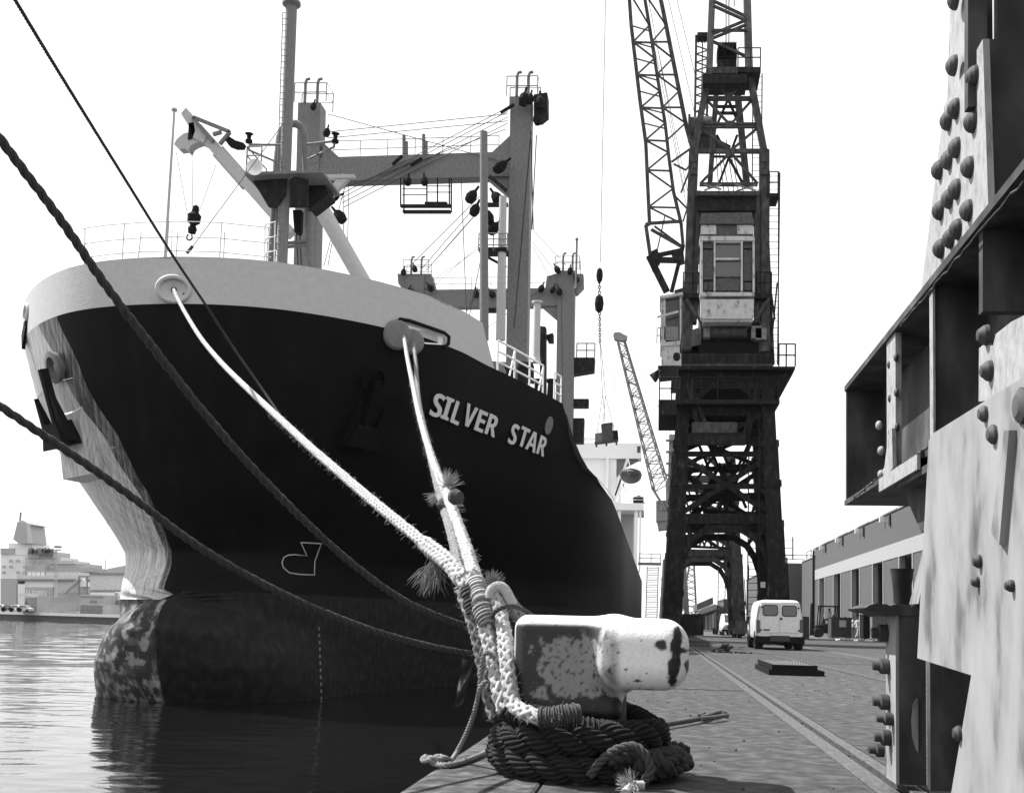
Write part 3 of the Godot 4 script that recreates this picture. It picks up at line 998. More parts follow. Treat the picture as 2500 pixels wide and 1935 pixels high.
func build_ship_rig() -> void:
	var grey := m_("mast_grey")
	# foremast
	var z := -38.0
	var b := MB.new()
	b.tube([pz(687, 665, z), pz(711, 20, z), pz(712, 10, z), pz(716, -90, z)], [0.20, 0.21, 0.21, 0.19], 16)
	var mast := part("foremast", b, grey, ship)
	b = MB.new()
	b.lathe([Vector2(0.21, 0.0), Vector2(0.34, 0.1), Vector2(0.34, 0.2), Vector2(0.2, 0.3)], pz(711, 18, z), Vector3.UP, 16)
	part("mast_collar", b, grey, mast)
	b = MB.new()
	var arch := []
	for q in [[661, 665], [676, 400], [683, 335], [692, 312], [706, 301], [724, 302], [737, 312], [744, 332], [751, 480], [759, 665]]:
		arch.append(pz(q[0], q[1], z - 0.8))
	b.tube(arch, 0.15, 12)
	part("mast_arch", b, grey, ship)
	b = MB.new()
	for q in [[665, 597, 752, 588], [668, 606, 752, 597]]:
		b.beam(pz(q[0], q[1], z - 0.8), pz(q[2], q[3], z - 0.8), 0.1, 0.1)
	part("mast_crossbar", b, grey, ship)
	b = MB.new()   # ladder up the mast
	var lad := [pz(680, 655, z + 0.2), pz(700, 30, z + 0.2)]
	var off := Vector3(-0.16, 0, 0)
	b.tube([lad[0] + off, lad[1] + off], 0.018, 4)
	for i in 42:
		var p: Vector3 = lad[0].lerp(lad[1], i / 41.0)
		b.tube([p + off, p + Vector3(0.02, 0, 0)], 0.014, 4)
	part("mast_ladder", b, grey, mast)
	b = MB.new()   # white hoops of the lower ladder cage
	for y in [555, 590, 625]:
		for k in [0, 1]:
			var p := pz(672, y, z + 0.2)
			b.tube([p + Vector3(-0.42, -0.05 * k, 0), p + Vector3(-0.2, 0.02, 0.35), p + Vector3(0.12, 0.1, 0.3)], 0.022, 5)
	for x in [-0.42, -0.05]:
		b.tube([pz(672, 640, z + 0.3) + Vector3(x, 0, 0), pz(674, 545, z + 0.3) + Vector3(x, 0, 0)], 0.025, 5)
	part("ladder_cage", b, m_("rail_white"), mast)
	# crow's nest platform with its brackets
	b = MB.new()
	var pl := [pz(615, 443, z), pz(802, 443, z)]
	b.box(Vector3(pl[0].x, pl[0].y - 0.05, z - 1.5), Vector3(pl[1].x, pl[0].y + 0.05, z + 0.75))
	var plat := part("mast_platform", b, grey, ship)
	for q in [[0.3, 0.06, [[617, 441], [700, 436], [697, 475], [672, 508], [655, 505]]], [0.5, 0.06, [[706, 440], [720, 431], [752, 438], [752, 505], [708, 505]]], [-0.4, 0.9, [[752, 440], [790, 442], [802, 472], [756, 507], [752, 507]]], [-1.3, 0.06, [[625, 445], [795, 445], [755, 506], [668, 506]]]]:
		plate_z("platform_bracket", plat, m_("crane_dark"), z + q[0], q[1], q[2])
	var rp := []
	for q in [[-1, 0], [0, 0], [0, 1], [-1, 1]]:
		rp.append(Vector3(lerpf(pl[0].x, pl[1].x, -q[0]), pl[0].y + 0.05, z - 1.4 + 2.0 * q[1]))
	railing(plat, [rp[1], rp[2]], 1.0, 0.025, grey)
	railing(plat, [rp[2] + Vector3(0, 0, 0.02), (rp[2] + rp[3]) / 2 + Vector3(-0.9, 0, 0.02)], 1.0, 0.025, grey)
	railing(plat, [(rp[2] + rp[3]) / 2 + Vector3(0.9, 0, 0), rp[3]], 1.0, 0.025, grey)
	b = MB.new()
	var hp := pz(624, 410, z + 1.0)
	b.lathe([Vector2(0.0, -0.5), Vector2(0.07, -0.5), Vector2(0.08, -0.15), Vector2(0.16, 0.0), Vector2(0.30, 0.14), Vector2(0.28, 0.14), Vector2(0.14, 0.0), Vector2(0.07, -0.1), Vector2(0.0, -0.1)], hp, Vector3(0.1, -0.1, 1), 22)
	part("horn", b, m_("ship_white"), plat)
	for q in [[688, 353, 609, 353, 607, 366, 672, 394, 607], [748, 352, 817, 344, 816, 358, 752, 388, 818]]:
		b = MB.new()
		b.tube([pz(q[0], q[1], z), pz(q[2], q[3], z)], 0.045, 6)
		b.tube([pz(q[2], q[3], z), pz(q[4], q[5], z), pz(q[6], q[7], z)], 0.04, 6)
		var arm := part("light_arm", b, grey, ship)
		b = MB.new()
		b.lathe([Vector2(0.0, 0.0), Vector2(0.13, 0.0), Vector2(0.13, 0.1), Vector2(0.07, 0.14), Vector2(0.09, 0.3), Vector2(0.16, 0.34), Vector2(0.0, 0.38)], pz(q[8], 348, z), Vector3.UP, 12)
		part("signal_light", b, m_("dark_gear"), arm)
	# dark gear in the mast, seen between its legs
	b = MB.new()
	polyz(b, z - 0.9, 0.3, [[714, 512], [735, 512], [733, 560], [728, 570], [718, 566]])
	b.tube([pz(723, 560, z - 1), pz(728, 660, z - 1)], 0.02, 4)
	b.tube([pz(731, 560, z - 1), pz(736, 660, z - 1)], 0.02, 4)
	part("mast_tackle", b, m_("dark_gear"), ship)
	# the deck crane: boxed jib with its forked head, and a round boom beside it
	z = -45.0
	b = MB.new()
	b.beam(pz(487, 318, z), pz(712, 572, z), 0.46, 0.5)
	b.beam(pz(535, 372, z + 0.02), pz(602, 448, z + 0.02), 0.62, 0.42)
	var jib := part("crane_jib", b, m_("ship_grey"), ship)
	b = MB.new()
	polyz(b, z + 0.3, 0.6, [[441, 277], [453, 262], [476, 288], [508, 326], [496, 348], [470, 336], [463, 312]])
	polyz(b, z + 0.24, 0.5, [[424, 352], [430, 340], [446, 326], [468, 320], [492, 330], [494, 343], [474, 350], [464, 356], [458, 369], [450, 362], [436, 364]])
	part("jib_head", b, m_("ship_grey"), jib)
	b = MB.new()
	for q in [[472, 286, 561, 322], [561, 322, 536, 352], [470, 288, 520, 345], [520, 328, 540, 322]]:
		b.beam(pz(q[0], q[1], z + 0.35), pz(q[2], q[3], z + 0.35), 0.14, 0.14)
	part("head_frame", b, grey, jib)
	plate_z("jib_sheave", jib, m_("dark_gear"), z + 0.3, 0.35, [[460, 300], [472, 298], [476, 318], [470, 336], [458, 340]])
	plate_z("jib_sheave", jib, m_("dark_gear"), z + 0.3, 0.35, [[548, 340], [560, 333], [574, 342], [594, 348], [590, 358], [572, 358], [556, 352]])
	b = MB.new()
	b.tube([pz(893, 700, z + 1), pz(752, 452, z + 1)], 0.33, 16)
	part("boom", b, m_("ship_grey"), ship)
	b = MB.new()
	polyz(b, z + 0.2, 0.2, [[752, 425], [864, 425], [866, 433], [752, 436]])
	b.beam(pz(800, 480, z), pz(845, 432, z), 0.35, 0.3)
	part("boom_crutch", b, m_("ship_grey"), ship)
	b = MB.new()
	for q in [[468, 362, 470, 512], [430, 372, 458, 528], [527, 402, 486, 516]]:
		wirez(b, z, q, 0.012)
	part("hoist_wire", b, m_("wire"), jib)
	b = MB.new()
	b.lathe([Vector2(0.0, 0.0), Vector2(0.16, 0.05), Vector2(0.2, 0.25), Vector2(0.12, 0.42), Vector2(0.28, 0.55), Vector2(0.3, 0.85), Vector2(0.16, 1.0), Vector2(0.14, 1.25), Vector2(0.0, 1.35)], pz(467, 572, z), Vector3(0.12, 1, 0), 14)
	var hk := part("hook_block", b, m_("dark_gear"), jib)
	b = MB.new()
	var hook := []
	for i in 14:
		var a := lerpf(0.4, TAU - 0.7, i / 13.0) + PI / 2
		hook.append(pz(462, 579, z) + Vector3(cos(a) * 0.13, sin(a) * 0.13, 0))
	b.tube(hook, 0.035, 6)
	part("hook", b, m_("dark_gear"), hk)
	# flagstaff and the pale rails on the forecastle
	b = MB.new()
	b.tube([pz(402, 640, -31.5), pz(425, 270, -31.5)], [0.05, 0.035], 8)
	b.lathe([Vector2(0.0, 0.0), Vector2(0.09, 0.0), Vector2(0.09, 0.06), Vector2(0.0, 0.06)], pz(425, 270, -31.5), Vector3.UP, 10)
	part("flagstaff", b, m_("rail_thin"), ship)
	b = MB.new()
	z = -33.0
	var top := [[200, 558], [262, 549], [340, 543], [430, 540], [535, 543], [662, 556]]
	for dy in [0, 38, 72]:
		var line := []
		for q in top:
			line.append(pz(q[0], q[1] + dy, z))
		b.tube(line, 0.016, 5)
	for q in [[207, 557, 205, 650], [303, 546, 297, 645], [344, 566, 336, 640], [412, 541, 405, 640], [434, 566, 428, 640], [541, 544, 535, 640], [548, 566, 545, 640], [655, 556, 650, 645]]:
		b.tube([pz(q[0], q[1], z), pz(q[2], q[3], z)], 0.016, 5)
	part("forecastle_railing", b, m_("rail_thin"), ship)
	b = MB.new()   # stay with its bottle screw
	wirez(b, -36.0, [692, 300, 462, 612], 0.014)
	b.tube([pz(470, 600, -36), pz(455, 618, -36)], 0.06, 6)
	b.tube([pz(420, 560, -31), pz(414, 690, -27.2)], 0.01, 4)
	part("stay_wire", b, m_("wire"), ship)
	build_goal_post(-58.0, [[722, 250, 782, 680], [1238, 235, 1297, 880]], 375, 434, true)
	build_goal_post(-84.0, [[986, 668, 1035, 1000], [1357, 660, 1404, 1060]], 704, 747, false)
	# the third set, mostly hidden: a platform stub and a bracket
	z = -84.5
	var p3 := thing_part("after_mast", ship)
	plate_z("winch_platform", p3, m_("crane_dark"), z, 1.2, [[1390, 872], [1452, 872], [1450, 904], [1390, 914]])
	plate_z("lower_platform", p3, m_("crane_dark"), z, 1.0, [[1390, 973], [1437, 973], [1436, 992], [1390, 992]])
	plate_z("mast_house", p3, m_("crane_dark"), z, 1.0, [[1390, 1020], [1426, 1020], [1424, 1080], [1390, 1080]])
	railing(p3, [pz(1408, 872, z), pz(1432, 872, z), pz(1452, 872, z)], 1.1, 0.05, grey, 2)
	# forecastle gear seen over the side: vents, bitts, winch housings
	for q in [[1300, 730, 1317, 885, -41.5, 0.14, "ship_grey"], [1400, 700, 1412, 705, -50.0, 0.05, "mast_grey"]]:
		b = MB.new()
		var c := pz((q[0] + q[2]) / 2.0, q[3], q[4])
		b.lathe([Vector2(q[5] * 1.5, 0.0), Vector2(q[5], 0.2), Vector2(q[5], 2.3), Vector2(q[5] * 1.5, 2.32), Vector2(q[5] * 1.5, 2.4), Vector2(0, 2.42)], c, Vector3.UP, 14)
		part("vent_pipe", b, m_(q[6]), ship)
	b = MB.new()
	var dw := thing_part("deck_winch", ship)
	plate_z("winch_housing", dw, m_("crane_dark"), -43.0, 0.6, [[1265, 880], [1300, 885], [1300, 930], [1265, 925]])
	plate_z("winch_bed", dw, m_("mast_grey"), -42.5, 1.0, [[1190, 880], [1260, 885], [1260, 925], [1190, 910]])
	plate_z("winch_motor", dw, m_("crane_dark"), -44.0, 0.5, [[1318, 795], [1332, 797], [1332, 960], [1318, 950]])
	plate_z("winch_drum", dw, m_("crane_dark"), -44.5, 0.5, [[1330, 818], [1350, 812], [1350, 832], [1338, 832]])
	for q in [[1260, 902, -40.0], [1330, 935, -41.0]]:
		var c := pz(q[0], q[1], q[2])
		for dx in [-0.25, 0.25]:
			b = MB.new()
			b.lathe([Vector2(0.16, -0.6), Vector2(0.14, 0.0), Vector2(0.2, 0.06), Vector2(0.2, 0.14), Vector2(0, 0.16)], c + Vector3(dx, 0, 0), Vector3.UP, 12)
			part("mooring_bitt", b, m_("dark_gear"), ship)
	# white rail along the port side of the forecastle, and on to the main deck
	var edge := []
	for zz in [-34.9, -36.1, -37.3, -38.5]:
		edge.append(Vector3(SHIP_X + half_hull(-26.85 - zz, 8.8) - 0.12, 8.78, zz))
	railing(ship, edge, 1.05, 0.035, m_("rail_white"))
	b = MB.new()
	for p in [edge[1], edge[3]]:
		b.tube([p + Vector3(0, 1.0, 0), p + Vector3(-0.1, 0, 0.5)], 0.035, 5)
	part("rail_stay", b, m_("rail_white"), ship)
	edge = []
	for zz in [-39.6, -40.3]:
		edge.append(Vector3(SHIP_X + half_hull(-26.85 - zz, 8.8) - 0.12, 8.78, zz))
	railing(ship, edge, 1.05, 0.035, m_("rail_white"))
	# superstructure aft
	z = -138.0
	var wall := pz(1425, 1068, z)
	var house := thing_part("superstructure", ship)
	var hx := SHIP_X + 9.6
	slab("wall", house, m_("ship_white"), Vector3(SHIP_X - 9.5, 6.9, z - 18), Vector3(pz(1505, 1150, z).x, wall.y, z))
	var wing := pz(1566, 1083, z)
	slab("bridge_wing", house, m_("ship_white"), Vector3(SHIP_X - 10.4, pz(1566, 1120, z).y, z - 2.6), Vector3(wing.x, wing.y, z + 0.4))
	slab("wing_window", house, m_("pane_dark"), Vector3(wing.x - 0.5, pz(1566, 1106, z).y, z + 0.4), Vector3(wing.x - 0.08, wing.y - 0.35, z + 0.43))
	b = MB.new()
	polyz(b, z - 0.2, 2.0, [[1505, 1122], [1566, 1112], [1566, 1117], [1520, 1140], [1506, 1160]])
	part("wing_bracket", b, m_("mast_grey"), house)
	slab("side_pillar", house, m_("ship_white"), pz(1478, 1215, z + 0.5), pz(1487, 1105, z + 0.2))
	var dk := pz(1571, 1245, z + 4)
	slab("boat_deck", house, m_("ship_white"), Vector3(SHIP_X + 3.0, dk.y, z - 6), Vector3(dk.x, pz(1571, 1228, z + 4).y, z + 4))
	for q in [[1507, 1516], [1548, 1558], [1560, 1566]]:
		var a := pz(q[0], 1330, z + 3.6)
		var c := pz(q[1], 1246, z + 3.6)
		slab("deck_pillar", house, m_("ship_white"), Vector3(a.x, 6.9, a.z - 0.4), Vector3(c.x, c.y, c.z))
	slab("lower_house", house, m_("far_mid"), Vector3(SHIP_X - 8, 6.9, z - 16), Vector3(pz(1545, 1300, z).x, dk.y, z - 1.5))
	railing(house, [Vector3(dk.x, dk.y + 0.9, z + 4), Vector3(dk.x - 1.4, dk.y + 0.9, z + 4), Vector3(dk.x - 3.0, dk.y + 0.9, z + 4)], 1.1, 0.04, m_("rail_white"))
	b = MB.new()
	for q in [[1535, 1112, 1502, 1210, 0.28], [1502, 1210, 1516, 1170, 0.2], [1541, 1225, 1520, 1180, 0.18], [1505, 1222, 1533, 1160, 0.14]]:
		b.beam(pz(q[0], q[1], z + 2.0), pz(q[2], q[3], z + 2.0), q[4], 0.25)
	part("davit", b, m_("ship_white"), house)
	b = MB.new()
	polyz(b, z + 3.2, 0.3, [[1545, 1215], [1560, 1208], [1572, 1215], [1574, 1228], [1560, 1234], [1546, 1228]])
	part("deck_capstan", b, m_("crane_dark"), house)
	# lifeboat in its davits: a clinker hull under a cover
	var lb := thing("lifeboat", "dark lifeboat hanging in white davits beside the superstructure", "lifeboat", pz(1540, 1180, z + 2))
	b = MB.new()
	var c0 := pz(1540, 1158, z + 2.0)
	var pts := []
	for i in 13:
		var t := i / 12.0 * 2.0 - 1.0
		var row := []
		for j in 17:
			var a := TAU * j / 16.0
			var wv := sqrt(maxf(0.0, 1.0 - t * t * t * t)) * 1.35
			var hv := (1.0 if sin(a) < 0 else 0.55) * 1.05 * sqrt(maxf(0.02, 1.0 - t * t * 0.75))
			row.append(c0 + Vector3(cos(a) * wv, sin(a) * hv, t * 3.4))
		pts.append(row)
	b.grid(pts, func(p): return p - c0)
	part("boat_hull", b, m_("door_dark"), lb)
	b = MB.new()
	b.tube([c0 + Vector3(0, 0.55, 1.6), pz(1534, 1120, z + 2)], 0.05, 5)
	b.tube([c0 + Vector3(-1.36, 0.02, 0), c0 + Vector3(-1.0, 0.02, 2.6), c0 + Vector3(0, 0.02, 3.45), c0 + Vector3(1.0, 0.02, 2.6), c0 + Vector3(1.36, 0.02, 0)], 0.06, 5)
	part("grab_line", b, m_("ship_grey"), lb)
	# gangway from the after deck
	var gw := thing("gangway", "steep slatted accommodation ladder hanging from the ship's after deck to the quay", "gangway", Vector3(-1.6, 0, -128))
	var ga := py(1591, 1519, 0.02)
	ga = pz(1590, 1514, -120.0)
	ga.y = 0.05
	var gb := pz(1594, 1383, -120.6)
	for dx in [-0.6, 0.6]:
		bar("stringer", gw, m_("mast_grey"), ga + Vector3(dx, 0, 0), gb + Vector3(dx, 0, 0), 0.1, 0.15)
	for i in 26:
		var p := ga.lerp(gb, (i + 0.5) / 26.0)
		bar("tread", gw, m_("far_grey"), p + Vector3(-0.55, 0, 0), p + Vector3(0.55, 0, 0), 0.08, 0.25)
	bar("head_platform", gw, m_("mast_grey"), gb + Vector3(-1.6, 0.3, 0), gb + Vector3(0.9, 0.3, 0), 0.25, 1.2)
	railing(gw, [gb + Vector3(-1.5, 0.4, 0), gb + Vector3(-0.2, 0.4, 0), gb + Vector3(0.8, 0.4, 0)], 1.0, 0.05, m_("mast_grey"), 2)

func thing_part(called: String, parent: Node3D) -> Node3D:
	var o := Node3D.new()
	o.name = called
	parent.add_child(o, true)
	return o

func build_goal_post(z: float, posts: Array, y0: float, y1: float, near: bool) -> void:
	var grey := m_("mast_grey")
	var gp := thing_part("goal_post", ship)
	var d := 1.05
	var tops := []
	for q in posts:
		var b := MB.new()
		var bl := pz(q[0], q[3], z)
		var tr := pz(q[2], q[1], z)
		var tl := pz(q[0] + (q[3] - q[1]) * 0.0125, q[1], z)
		var br := pz(q[2] - (q[3] - q[1]) * 0.0125, q[3], z)
		bl.y = 6.9; br.y = 6.9
		b.hexa([bl, br, br + Vector3(0, 0, -d), bl + Vector3(0, 0, -d), tl, tr, tr + Vector3(0, 0, -d), tl + Vector3(0, 0, -d)])
		part("post", b, grey, gp)
		tops.append([tl, tr])
	var inl: Vector3 = pz(posts[0][2], (y0 + y1) / 2.0, z)
	var inr: Vector3 = pz(posts[1][0] + 3, (y0 + y1) / 2.0, z)
	var h := absf(pz(1000, y0, z).y - pz(1000, y1, z).y)
	slab("crossbeam", gp, grey, Vector3(inl.x - 0.3, (inl.y + inr.y) / 2 - h / 2, z - d + 0.1), Vector3(inr.x + 0.3, (inl.y + inr.y) / 2 + h / 2, z - 0.1))
	var by := (inl.y + inr.y) / 2.0
	var b := MB.new()
	for s in [[inl.x - 0.05, 1.0], [inr.x + 0.05, -1.0]]:
		var e: float = s[0]
		var o: float = s[1]
		b = MB.new()
		b.prism(PackedVector2Array([Vector2(e, by + h / 2 - 0.02), Vector2(e + o * 1.1, by + h / 2 - 0.02), Vector2(e, by + h / 2 + 1.0)]), Vector3(0, 0, z - 0.75), Vector3.RIGHT, Vector3.UP, Vector3(0, 0, 0.5))
		part("gusset", b, grey, gp)
		b = MB.new()
		b.prism(PackedVector2Array([Vector2(e, by - h / 2 + 0.02), Vector2(e + o * 1.3, by - h / 2 + 0.02), Vector2(e, by - h / 2 - 1.1)]), Vector3(0, 0, z - 0.75), Vector3.RIGHT, Vector3.UP, Vector3(0, 0, 0.5))
		part("gusset", b, grey, gp)
	# head fittings: railings, goose-neck vents, blocks
	for t in tops:
		var a: Vector3 = t[0] + Vector3(-0.2, 0, 0.1)
		var c: Vector3 = t[1] + Vector3(0.35, 0, 0.1)
		railing(gp, [a, c, c + Vector3(0, 0, -1.3), a + Vector3(0, 0, -1.3)], 1.1, 0.03, grey, 2)
		b = MB.new()
		for k in [0.3, 0.85]:
			var p: Vector3 = t[0].lerp(t[1], k)
			b.tube([p, p + Vector3(0, 1.15, 0), p + Vector3(0.06, 1.35, 0), p + Vector3(0.25, 1.38, 0)], 0.09, 7)
		part("goose_neck_vent", b, grey, gp)
	var bm := []
	var n := 7
	for i in n:
		bm.append(Vector3(lerpf(inl.x + 0.6, inr.x - 0.6, i / (n - 1.0)), by + h / 2, z - 0.3))
	railing(gp, bm, 1.0, 0.022, grey, 2)
	if not near:
		for q in [[985, 663, 0.9], [1012, 655, 0.9], [1050, 702, 1.0], [998, 707, 0.8], [1010, 715, 0.8], [1322, 703, 1.0], [1350, 706, 0.9], [1365, 710, 1.0], [1360, 657, 1.0], [1392, 660, 0.9], [1407, 680, 0.9], [1162, 716, 1.0], [1200, 716, 1.1]]:
			block(gp, q[0], q[1], z + 0.35, q[2], rng.randf_range(-0.6, 0.6))
		plate_z("head_plate", gp, grey, z - 0.2, 1.2, [[970, 668], [1052, 668], [1058, 692], [1046, 705], [985, 705], [972, 692]])
		plate_z("head_plate", gp, grey, z - 0.2, 1.2, [[1335, 675], [1354, 668], [1424, 668], [1424, 695], [1408, 712], [1330, 712]])
		b = MB.new()
		for q in [[1050, 690, 1180, 600], [1056, 700, 1180, 590], [1040, 660, 1175, 505], [1010, 640, 1165, 485], [1300, 560, 1385, 650], [1300, 590, 1350, 655], [1300, 600, 1345, 680], [1320, 705, 1190, 800], [1370, 715, 1375, 1000]]:
			wirez(b, z, q, 0.02)
		part("rigging_wires", b, m_("wire"), gp).set_meta("kind", "stuff")
		return
	# stowed booms before the posts
	b = MB.new()
	b.tube([pz(1182, 830, z + 2.5), pz(1181, 322, z + 2.5)], [0.24, 0.2], 12)
	part("derrick_boom", b, grey, gp)
	b = MB.new()
	b.tube([pz(1222, 830, z + 1.2), pz(1228, 480, z + 1.2)], [0.26, 0.2], 12)
	part("derrick_boom", b, m_("ship_grey"), gp)
	for q in [[1195, 430, 1236, 465, 0.16, 0.2, "topping_strut"], [1188, 500, 1240, 500, 0.16, 0.3, "topping_strut"], [1172, 615, 1240, 615, 0.22, 0.9, "post_platform"], [1176, 620, 1236, 652, 0.12, 0.14, "platform_strut"], [1178, 758, 1232, 758, 0.18, 0.4, "post_platform"]]:
		bar(q[6], gp, m_("crane_dark"), pz(q[0], q[1], z + 1.0), pz(q[2], q[3], z + 1.0), q[4], q[5])
	railing(gp, [pz(1168, 612, z + 1.5), pz(1204, 612, z + 1.5), pz(1238, 612, z + 1.5)], 0.95, 0.03, grey)
	for q in [[1152, 478, 1.2, 0.6], [1160, 511, 1.1, 0.4], [1190, 528, 1.3, -0.4], [1212, 482, 1.2, -0.6], [1206, 556, 1.2, 0.7], [1222, 405, 1.3, 0.9], [1279, 240, 1.2, 0.2], [1294, 240, 0.9, 0.2], [1318, 250, 1.2, 0.0], [1312, 290, 1.0, -0.2], [996, 441, 0.8, 0.1], [1036, 441, 0.8, -0.1], [828, 527, 1.3, -0.7], [765, 258, 0.7, 0.2], [798, 322, 0.8, 0.2], [815, 480, 1.1, 1.3]]:
		block(gp, q[0], q[1], z + 0.6, q[2], q[3])
	b = MB.new()
	polyz(b, z, 1.0, [[1303, 230], [1336, 225], [1336, 272], [1320, 285], [1303, 285]])
	part("block_bracket", b, m_("crane_dark"), gp)
	for q in [[958, 402, 982, 380], [1002, 404, 1030, 387], [1222, 275, 1255, 255]]:
		bar("turnbuckle", gp, m_("dark_gear"), pz(q[0], q[1], z + 0.4), pz(q[2], q[3], z + 0.4), 0.14, 0.14)
	for q in [[986, 330, 376], [1034, 328, 376], [992, 346, 376], [1040, 346, 376]]:
		pipe("vent_stub", gp, grey, pz(q[0], q[2], z - 0.4), pz(q[0], q[1], z - 0.4), 0.1)
	# cage hung below the crossbeam
	var cage := thing_part("hanging_platform", ship)
	for q in [[978, 434, 978, 505], [986, 434, 986, 517], [1097, 434, 1097, 505], [1102, 434, 1102, 518], [1042, 434, 1042, 500], [1068, 434, 1068, 495]]:
		bar("hanger", cage, m_("crane_dark"), pz(q[0], q[1], z + 0.2), pz(q[2], q[3], z + 0.2), 0.07, 0.07)
	for q in [[978, 503, 1102, 503], [984, 517, 1100, 517], [1038, 497, 1092, 497]]:
		bar("floor_beam", cage, m_("crane_dark"), pz(q[0], q[1], z + 0.2), pz(q[2], q[3], z + 0.2), 0.10, 0.35)
	for y in [460, 475]:
		bar("guard_rail", cage, m_("crane_dark"), pz(982, y, z + 0.2), pz(1042, y, z + 0.2), 0.04, 0.04)
		bar("guard_rail", cage, m_("crane_dark"), pz(1042, y - 6, z + 0.2), pz(1100, y - 6, z + 0.2), 0.04, 0.04)
	b = MB.new()
	for q in [[800, 322, 1240, 278], [800, 337, 1240, 295], [800, 278, 1245, 400], [830, 475, 1240, 262], [830, 485, 1240, 272], [835, 495, 1240, 285], [840, 505, 1240, 300], [835, 460, 1235, 315], [820, 540, 800, 650], [1126, 434, 1140, 800], [1170, 480, 1000, 650], [1172, 490, 1030, 655], [1165, 520, 1040, 660], [1140, 800, 1172, 640], [1120, 800, 1168, 700], [1297, 320, 1255, 800], [1310, 330, 1298, 560], [846, 440, 790, 650], [852, 440, 848, 610], [840, 425, 838, 590], [1297, 340, 1302, 560]]:
		wirez(b, z, q, 0.022 if q[0] < 1100 or q[2] < 1250 else 0.03)
	part("rigging_wires", b, m_("wire"), gp).set_meta("kind", "stuff")

# ---------------------------------------------------------------- quay cranes
func bz(called: String, parent: Node3D, mat: Material, z: float, q: Array, w: float, d: float, dz := 0.0) -> void:
	bar(called, parent, mat, pz(q[0], q[1], z) + Vector3(0, 0, dz), pz(q[2], q[3], z) + Vector3(0, 0, dz), w, d)
func plate_z(called: String, parent: Node3D, mat: Material, z: float, depth: float, pts: Array) -> MeshInstance3D:
	var b := MB.new()
	polyz(b, z, depth, pts)
	return part(called, b, mat, parent)
func rect(u0: float, v0: float, u1: float, v1: float) -> Array:
	return [[u0, v1], [u1, v1], [u1, v0], [u0, v0]]
func ladder(parent: Node3D, a: Vector3, b: Vector3, w: float, mat: Material, hoops := 0) -> void:
	var m := MB.new()
	var ax := (b - a).normalized()
	var s := ax.cross(Vector3.BACK).normalized() * w / 2.0
	m.tube([a - s, b - s], 0.03, 5)
	m.tube([a + s, b + s], 0.03, 5)
	var n := int((b - a).length() / 0.3)
	for i in n:
		var p := a.lerp(b, (i + 0.5) / n)
		m.tube([p - s, p + s], 0.014, 4)
	for i in hoops:
		var p := a.lerp(b, (i + 0.5) / hoops)
		var ring := []
		for k in 9:
			var t := PI * k / 8.0
			ring.append(p + s * cos(t) * 1.15 + Vector3(0, 0, sin(t) * 0.65))
		m.tube(ring, 0.02, 4)
	part("ladder", m, mat, parent)

